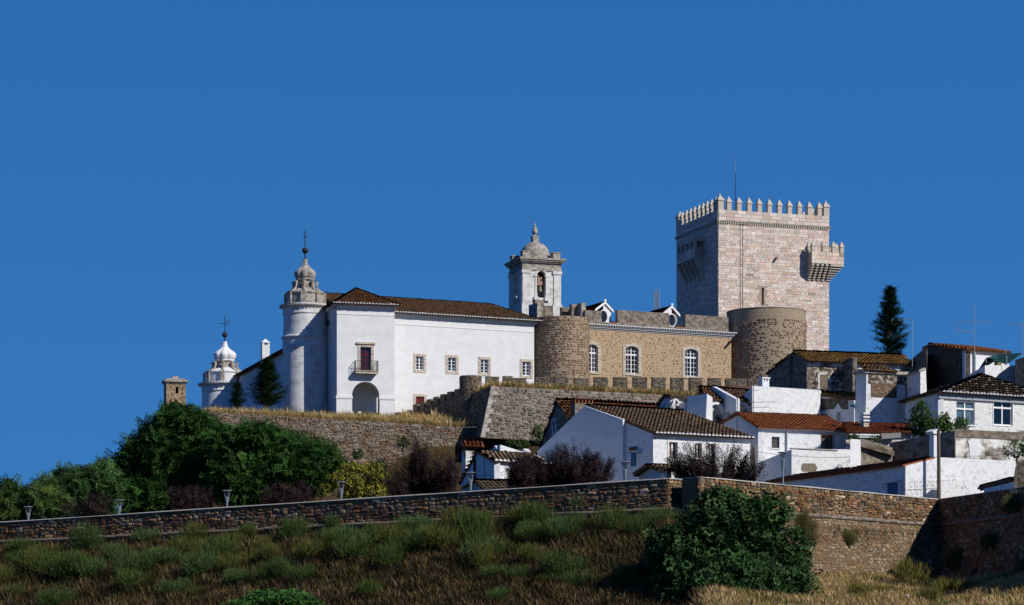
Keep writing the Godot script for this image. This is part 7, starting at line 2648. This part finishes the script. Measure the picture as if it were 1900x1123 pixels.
# ------------------------------------------------------------------ bank plants and dry grass
func broom_mesh(seed_: int) -> ArrayMesh:
	rng.seed = seed_
	var mb := MB.new()
	# fine green threads filling a rounded, lumpy dome
	var bumps := []
	for k in 6:
		var a := rng.randf() * TAU
		bumps.append([Vector3(sin(a) * 0.32, rng.randf_range(0.25, 0.55), cos(a) * 0.32), rng.randf_range(0.28, 0.42)])
	for k in 1500:
		var b: Array = bumps[rng.randi() % 6]
		var u := Vector3(rng.randfn(), rng.randfn(), rng.randfn()).normalized()
		var p: Vector3 = b[0] + u * b[1] * pow(rng.randf(), 0.4)
		if p.y < 0.02: continue
		var dir := (u * 0.55 + UP * 0.9 + Vector3(rng.randfn(), rng.randfn(), rng.randfn()) * 0.25).normalized()
		var tip := p + dir * rng.randf_range(0.12, 0.24)
		var s := dir.cross(Vector3(rng.randfn(), rng.randfn(), rng.randfn())).normalized() * 0.008
		mb.tri(p - s, p + s, tip)
	for k in 40:
		var a := rng.randf() * TAU
		var tip := Vector3(sin(a) * 0.4, rng.randf_range(0.4, 0.8), cos(a) * 0.4)
		mb.tube([Vector3(sin(a) * 0.05, -0.05, cos(a) * 0.05), tip], [0.01, 0.004], 3)
	return mb.mesh()

func bank_plants() -> void:
	var shapes := [broom_mesh(1), broom_mesh(2), broom_mesh(3), broom_mesh(4)]
	rng.seed = 131
	var greens := []
	for c in [Color(0.056, 0.080, 0.016), Color(0.042, 0.072, 0.016), Color(0.080, 0.086, 0.017), Color(0.056, 0.094, 0.026)]:
		var m := make("broom_green", c.linear_to_srgb(), 0.8)
		m.backlight_enabled = true
		m.backlight = Color(0.2, 0.22, 0.1)
		greens.append(m)
	var spots := [[48, 1030, 60], [20, 1052, 45], [162, 1022, 66], [110, 1076, 92], [70, 1070, 60], [254, 1072, 70], [310, 1050, 62], [7, 1090, 56], [361, 1110, 46], [431, 1066, 70], [490, 1050, 70], [575, 1042, 66], [545, 1003, 60], [508, 1080, 60], [446, 1085, 56], [560, 1084, 52], [656, 1032, 70], [368, 1006, 56], [457, 1002, 52], [662, 1040, 78], [615, 1020, 60], [730, 1020, 70], [764, 1036, 72], [822, 1026, 80], [894, 985, 70], [875, 1006, 84], [898, 1044, 62], [930, 1034, 54], [956, 975, 62], [1007, 972, 58], [1045, 1004, 76], [1000, 1012, 60], [1137, 990, 66], [969, 1082, 46], [925, 1118, 48], [730, 1056, 60], [1086, 955, 52], [1216, 975, 60], [270, 1008, 50], [220, 1040, 54], [700, 1002, 52], [790, 1000, 56], [1085, 985, 44], [345, 1035, 50], [1190, 1000, 50], [840, 965, 40], [620, 990, 40], [1450, 1000, 0]]
	for k in 34:
		var px := rng.randf_range(-20.0, 1230.0)
		var q := on_ground(px, rampart_d(px) - 1.0 - pow(rng.randf(), 1.3) * 10.0)
		spots.append([px, LEVEL + LENS * q.y / q.z, rng.randf_range(40.0, 78.0)])
	for e in [[1690, 1092, 66], [1760, 1106, 50], [1640, 1104, 40], [1598, 1108, 56], [1725, 1120, 46], [1800, 1100, 44]]:
		spots.append(e)
	var at_what := ["wispy olive broom bush", "wispy deep green broom bush", "wispy yellowish broom bush", "wispy fresh green broom bush"]
	var straw_green := make("weed_green", lin(0.14, 0.13, 0.03), 0.8)
	for e in spots:
		if e[2] == 0: continue
		var p := foot(e[0], e[1])
		var w: float = e[2] / LENS * -p.z
		var o := MeshInstance3D.new()
		o.name = numbered("broom_bush")
		o.mesh = shapes[rng.randi() % 4]
		var gi := rng.randi() % 4
		o.material_override = greens[gi] if e[0] < 1500 else straw_green
		o.set_meta("category", "bush")
		if e[0] < 1500:
			o.set_meta("label", at_what[gi] + (" close under the rampart wall" if rampart_d(e[0]) + p.z < 5.0 else " lower down the dry grassy bank"))
			o.set_meta("group", "broom bushes on the rampart bank")
		else:
			o.set_meta("label", "low yellow-green weedy bush in the golden ditch grass")
			o.set_meta("group", "weedy bushes in the ditch grass")
		add_child(o)
		o.transform = Transform3D(Basis(UP, rng.randf() * TAU).scaled(Vector3(w * rng.randf_range(0.75, 1.1), w * rng.randf_range(0.6, 1.05), w * 0.9)), p - UP * 0.1)
	# plants rooted in the bastion walls
	for e in [[1440, 955, 54, 26, 0.9, "tawny plant tuft rooted above the cordon of the sunlit bastion"], [1482, 985, 56, 70, 0.9, "tall tawny-green plant rooted below the cordon of the sunlit bastion"], [1568, 1000, 44, 34, 1.0, "green tussock rooted in the sunlit bastion scarp"], [1255, 958, 110, 34, 0.4, "straggling green plant along the cordon beside the fig tree"], [1736, 1045, 36, 60, 0.6, "upright green plant in the bastion corner"], [1790, 1030, 70, 60, 0.9, "leafy plant hanging on the shadowed flank beside the bastion corner"], [1850, 1000, 60, 44, 0.9, "wide leafy plant on the middle of the shadowed flank"], [1890, 930, 60, 44, 0.4, "bushy tuft beside the rounded pier"]]:
		var d: float = rampart_d(e[0]) - e[4] * 0.45
		var p := at(e[0], e[1] + e[3] * 0.5, d)
		var w: float = e[2] / LENS * d
		var hgt: float = e[3] / LENS * d
		var root := thing("wall_plant", e[5], "plant", p)
		var mm: StandardMaterial3D = make("wall_plant_green", lin(0.085, 0.085, 0.026), 0.8)
		for k in 4:
			piece("stems", shapes[(k + int(e[0])) % 4], mm, Transform3D(Basis(UP, k * 1.3).scaled(Vector3(w * 0.5, hgt * rng.randf_range(0.75, 1.1), w * 0.35)), p + Vector3((k - 1.5) * w * 0.22, rng.randf_range(-0.1, 0.15) * hgt, 0.05)), root)

func grass_patch(called: String, label: String, xfs: Array, cols: Array) -> void:
	var o := scatter(called, grass_tuft, M.grass_blade, xfs, cols, self)
	o.set_meta("label", label)
	o.set_meta("category", "grass")

func grasses() -> void:
	rng.seed = 141
	var straw := [Color(0.50, 0.35, 0.14), Color(0.58, 0.43, 0.19), Color(0.40, 0.27, 0.11), Color(0.64, 0.50, 0.25), Color(0.28, 0.24, 0.08)]
	var brown := [Color(0.12, 0.072, 0.034), Color(0.16, 0.10, 0.045), Color(0.08, 0.052, 0.028), Color(0.22, 0.15, 0.07), Color(0.06, 0.05, 0.022), Color(0.045, 0.048, 0.018)]
	var xfs := []
	var cols := []
	# the bank under the long rampart
	for k in 24000:
		var px := rng.randf_range(-60.0, 1300.0)
		var s := pow(rng.randf(), 0.8) * 26.0
		var d := rampart_d(px) - 0.5 - s
		var p := on_ground(px, d)
		var sc := rng.randf_range(0.35, 0.8)
		xfs.append(Transform3D(Basis(UP, rng.randf() * TAU).scaled(Vector3(sc * 1.5, sc, sc * 1.5)), p))
		var green := roll.get_noise_2d(p.x * 8.0 + 100.0, p.z * 8.0)
		var c := pick(brown)
		if s < 9.0 and rng.randf() < 0.45 or green > 0.2 and rng.randf() < 0.6:
			c = pick([Color(0.042, 0.045, 0.013), Color(0.030, 0.036, 0.011), Color(0.060, 0.052, 0.016), Color(0.075, 0.046, 0.020), Color(0.10, 0.075, 0.03)])
		cols.append(c)
	grass_patch("dry_grass", "dry brown grass and weeds covering the bank below the rampart", xfs, cols)
	xfs = []
	cols = []
	for k in 9000:
		var px := rng.randf_range(1290.0, 1960.0)
		var s := pow(rng.randf(), 1.1) * 34.0
		var d := rampart_d(px) - 1.0 - s
		var p := on_ground(px, d)
		var sc := rng.randf_range(0.2, 0.55)
		xfs.append(Transform3D(Basis(UP, rng.randf() * TAU).scaled(Vector3(sc * 1.6, sc, sc * 1.6)), p))
		var c := pick(straw + [Color(0.34, 0.22, 0.13), Color(0.26, 0.17, 0.10)])
		if roll.get_noise_2d(p.x * 6.0, p.z * 6.0) > 0.15: c = pick([Color(0.14, 0.14, 0.03), Color(0.18, 0.17, 0.04), straw[0]])
		cols.append(c)
	grass_patch("dry_grass", "golden dry grass on the ditch floor below the sunlit bastion", xfs, cols)
	xfs = []
	cols = []
	for k in 5200:
		var px := rng.randf_range(380.0, 880.0)
		var t := rng.randf()
		var dw := lerpf(213.8, 222.0, (px - 330.0) / 585.0)
		var d := dw + 0.3 + t * t * 9.0
		var p := on_ground(px, d)
		var lip := lerpf(rise(763, 214.0), rise(796, 222.5), (px - 330.0) / 585.0)
		p.y = maxf(p.y, lip - 0.05 if d < dw + 2.6 else p.y)
		var sc := rng.randf_range(0.3, 0.75) * (1.7 if rng.randf() < 0.04 else 1.0)
		xfs.append(Transform3D(Basis(UP, rng.randf() * TAU).scaled(Vector3(sc * 1.3, sc, sc * 1.3)), p))
		cols.append(pick(straw))
	grass_patch("terrace_grass", "tall straw-coloured grass along the palace terrace edge", xfs, cols)
	xfs = []
	cols = []
	for k in 3600:
		var px := rng.randf_range(868.0, 1330.0)
		var t := rng.randf()
		var dw := lerpf(221.3, 227.0, clampf((px - 905.0) / 425.0, 0.0, 1.0))
		if px < 912.0: dw = lerpf(234.0, 221.3, clampf((px - 850.0) / 62.0, 0, 1))
		var d := dw + 0.2 + t * 6.0
		var lip := lerpf(rise(717, 221.0), rise(738, 227.0), clampf((px - 912.0) / 418.0, 0.0, 1.0))
		if px < 912.0: lip = lerpf(rise(742, 234.0), rise(717, 221.0), clampf((px - 850.0) / 62.0, 0, 1))
		var p := on_ground(px, d)
		p.y = maxf(p.y, lip - 0.05)
		var sc := rng.randf_range(0.4, 1.0)
		xfs.append(Transform3D(Basis(UP, rng.randf() * TAU).scaled(Vector3(sc * 1.4, sc, sc * 1.4)), p))
		cols.append(pick(straw + [Color(0.14, 0.15, 0.03)]))
	grass_patch("bastion_grass", "straw and green grass growing on top of the castle bastion", xfs, cols)
	xfs = []
	cols = []
	for k in 2600:
		var px := 1500.0 + 245.0 * (rng.randf() * 0.6 + rng.randf() * 0.4)
		var up := rng.randf()
		var y := lerpf(3.4, 6.6, up * up * 0.9)
		if roll.get_noise_2d(px * 0.35, y * 9.0) < -0.02 and y > 4.2: continue
		var d := rampart_d(px) - lerpf(0.78, 0.08, (y - 3.4) / 3.6)
		var p := plan(px, d, y)
		var sc := rng.randf_range(0.15, 0.5)
		xfs.append(Transform3D(Basis(UP, rng.randf() * TAU).scaled(Vector3(sc * 1.6, sc, sc * 1.6)), p))
		cols.append(pick([Color(0.11, 0.105, 0.03), Color(0.08, 0.09, 0.025), Color(0.20, 0.14, 0.06), Color(0.28, 0.19, 0.09)]))
	grass_patch("scarp_weeds", "thin weeds growing from the joints of the sunlit bastion scarp", xfs, cols)
	# scraps of white litter in the ditch
	for e in [[1617, 1068, 7], [1533, 1090, 9], [1684, 1111, 8], [1746, 1114, 12], [1668, 1119, 10], [1757, 1121, 9], [1560, 1095, 5]]:
		var p := foot(e[0], e[1])
		var w: float = e[2] / LENS * -p.z
		var mb := MB.new()
		mb.solid([p + Vector3(-w * 0.5, 0, 0.05), p + Vector3(w * 0.5, 0.02, 0.08), p + Vector3(w * 0.4, 0, -0.12), p + Vector3(-w * 0.4, 0, -0.1)], [p + Vector3(-w * 0.35, 0.16, 0.02), p + Vector3(w * 0.3, 0.22, 0.0), p + Vector3(w * 0.25, 0.12, -0.08), p + Vector3(-w * 0.3, 0.2, -0.06)])
		var o := obj(numbered("litter_scrap"), mb, M.litter, self)
		o.set_meta("label", "crumpled white litter lying in the golden ditch grass")
		o.set_meta("category", "litter")
		o.set_meta("group", "litter in the ditch grass")

func _ready() -> void:
	light_and_camera()
	materials()
	make_stone_shapes()
	make_tile_shapes()
	make_leaves()
	land()
	rampart()
	terraces()
	keep()
	round_towers()
	palace()
	tan_wing()
	turrets()
	belfry()
	village()
	street_lamps()
	trees()
	bank_plants()
	grasses()
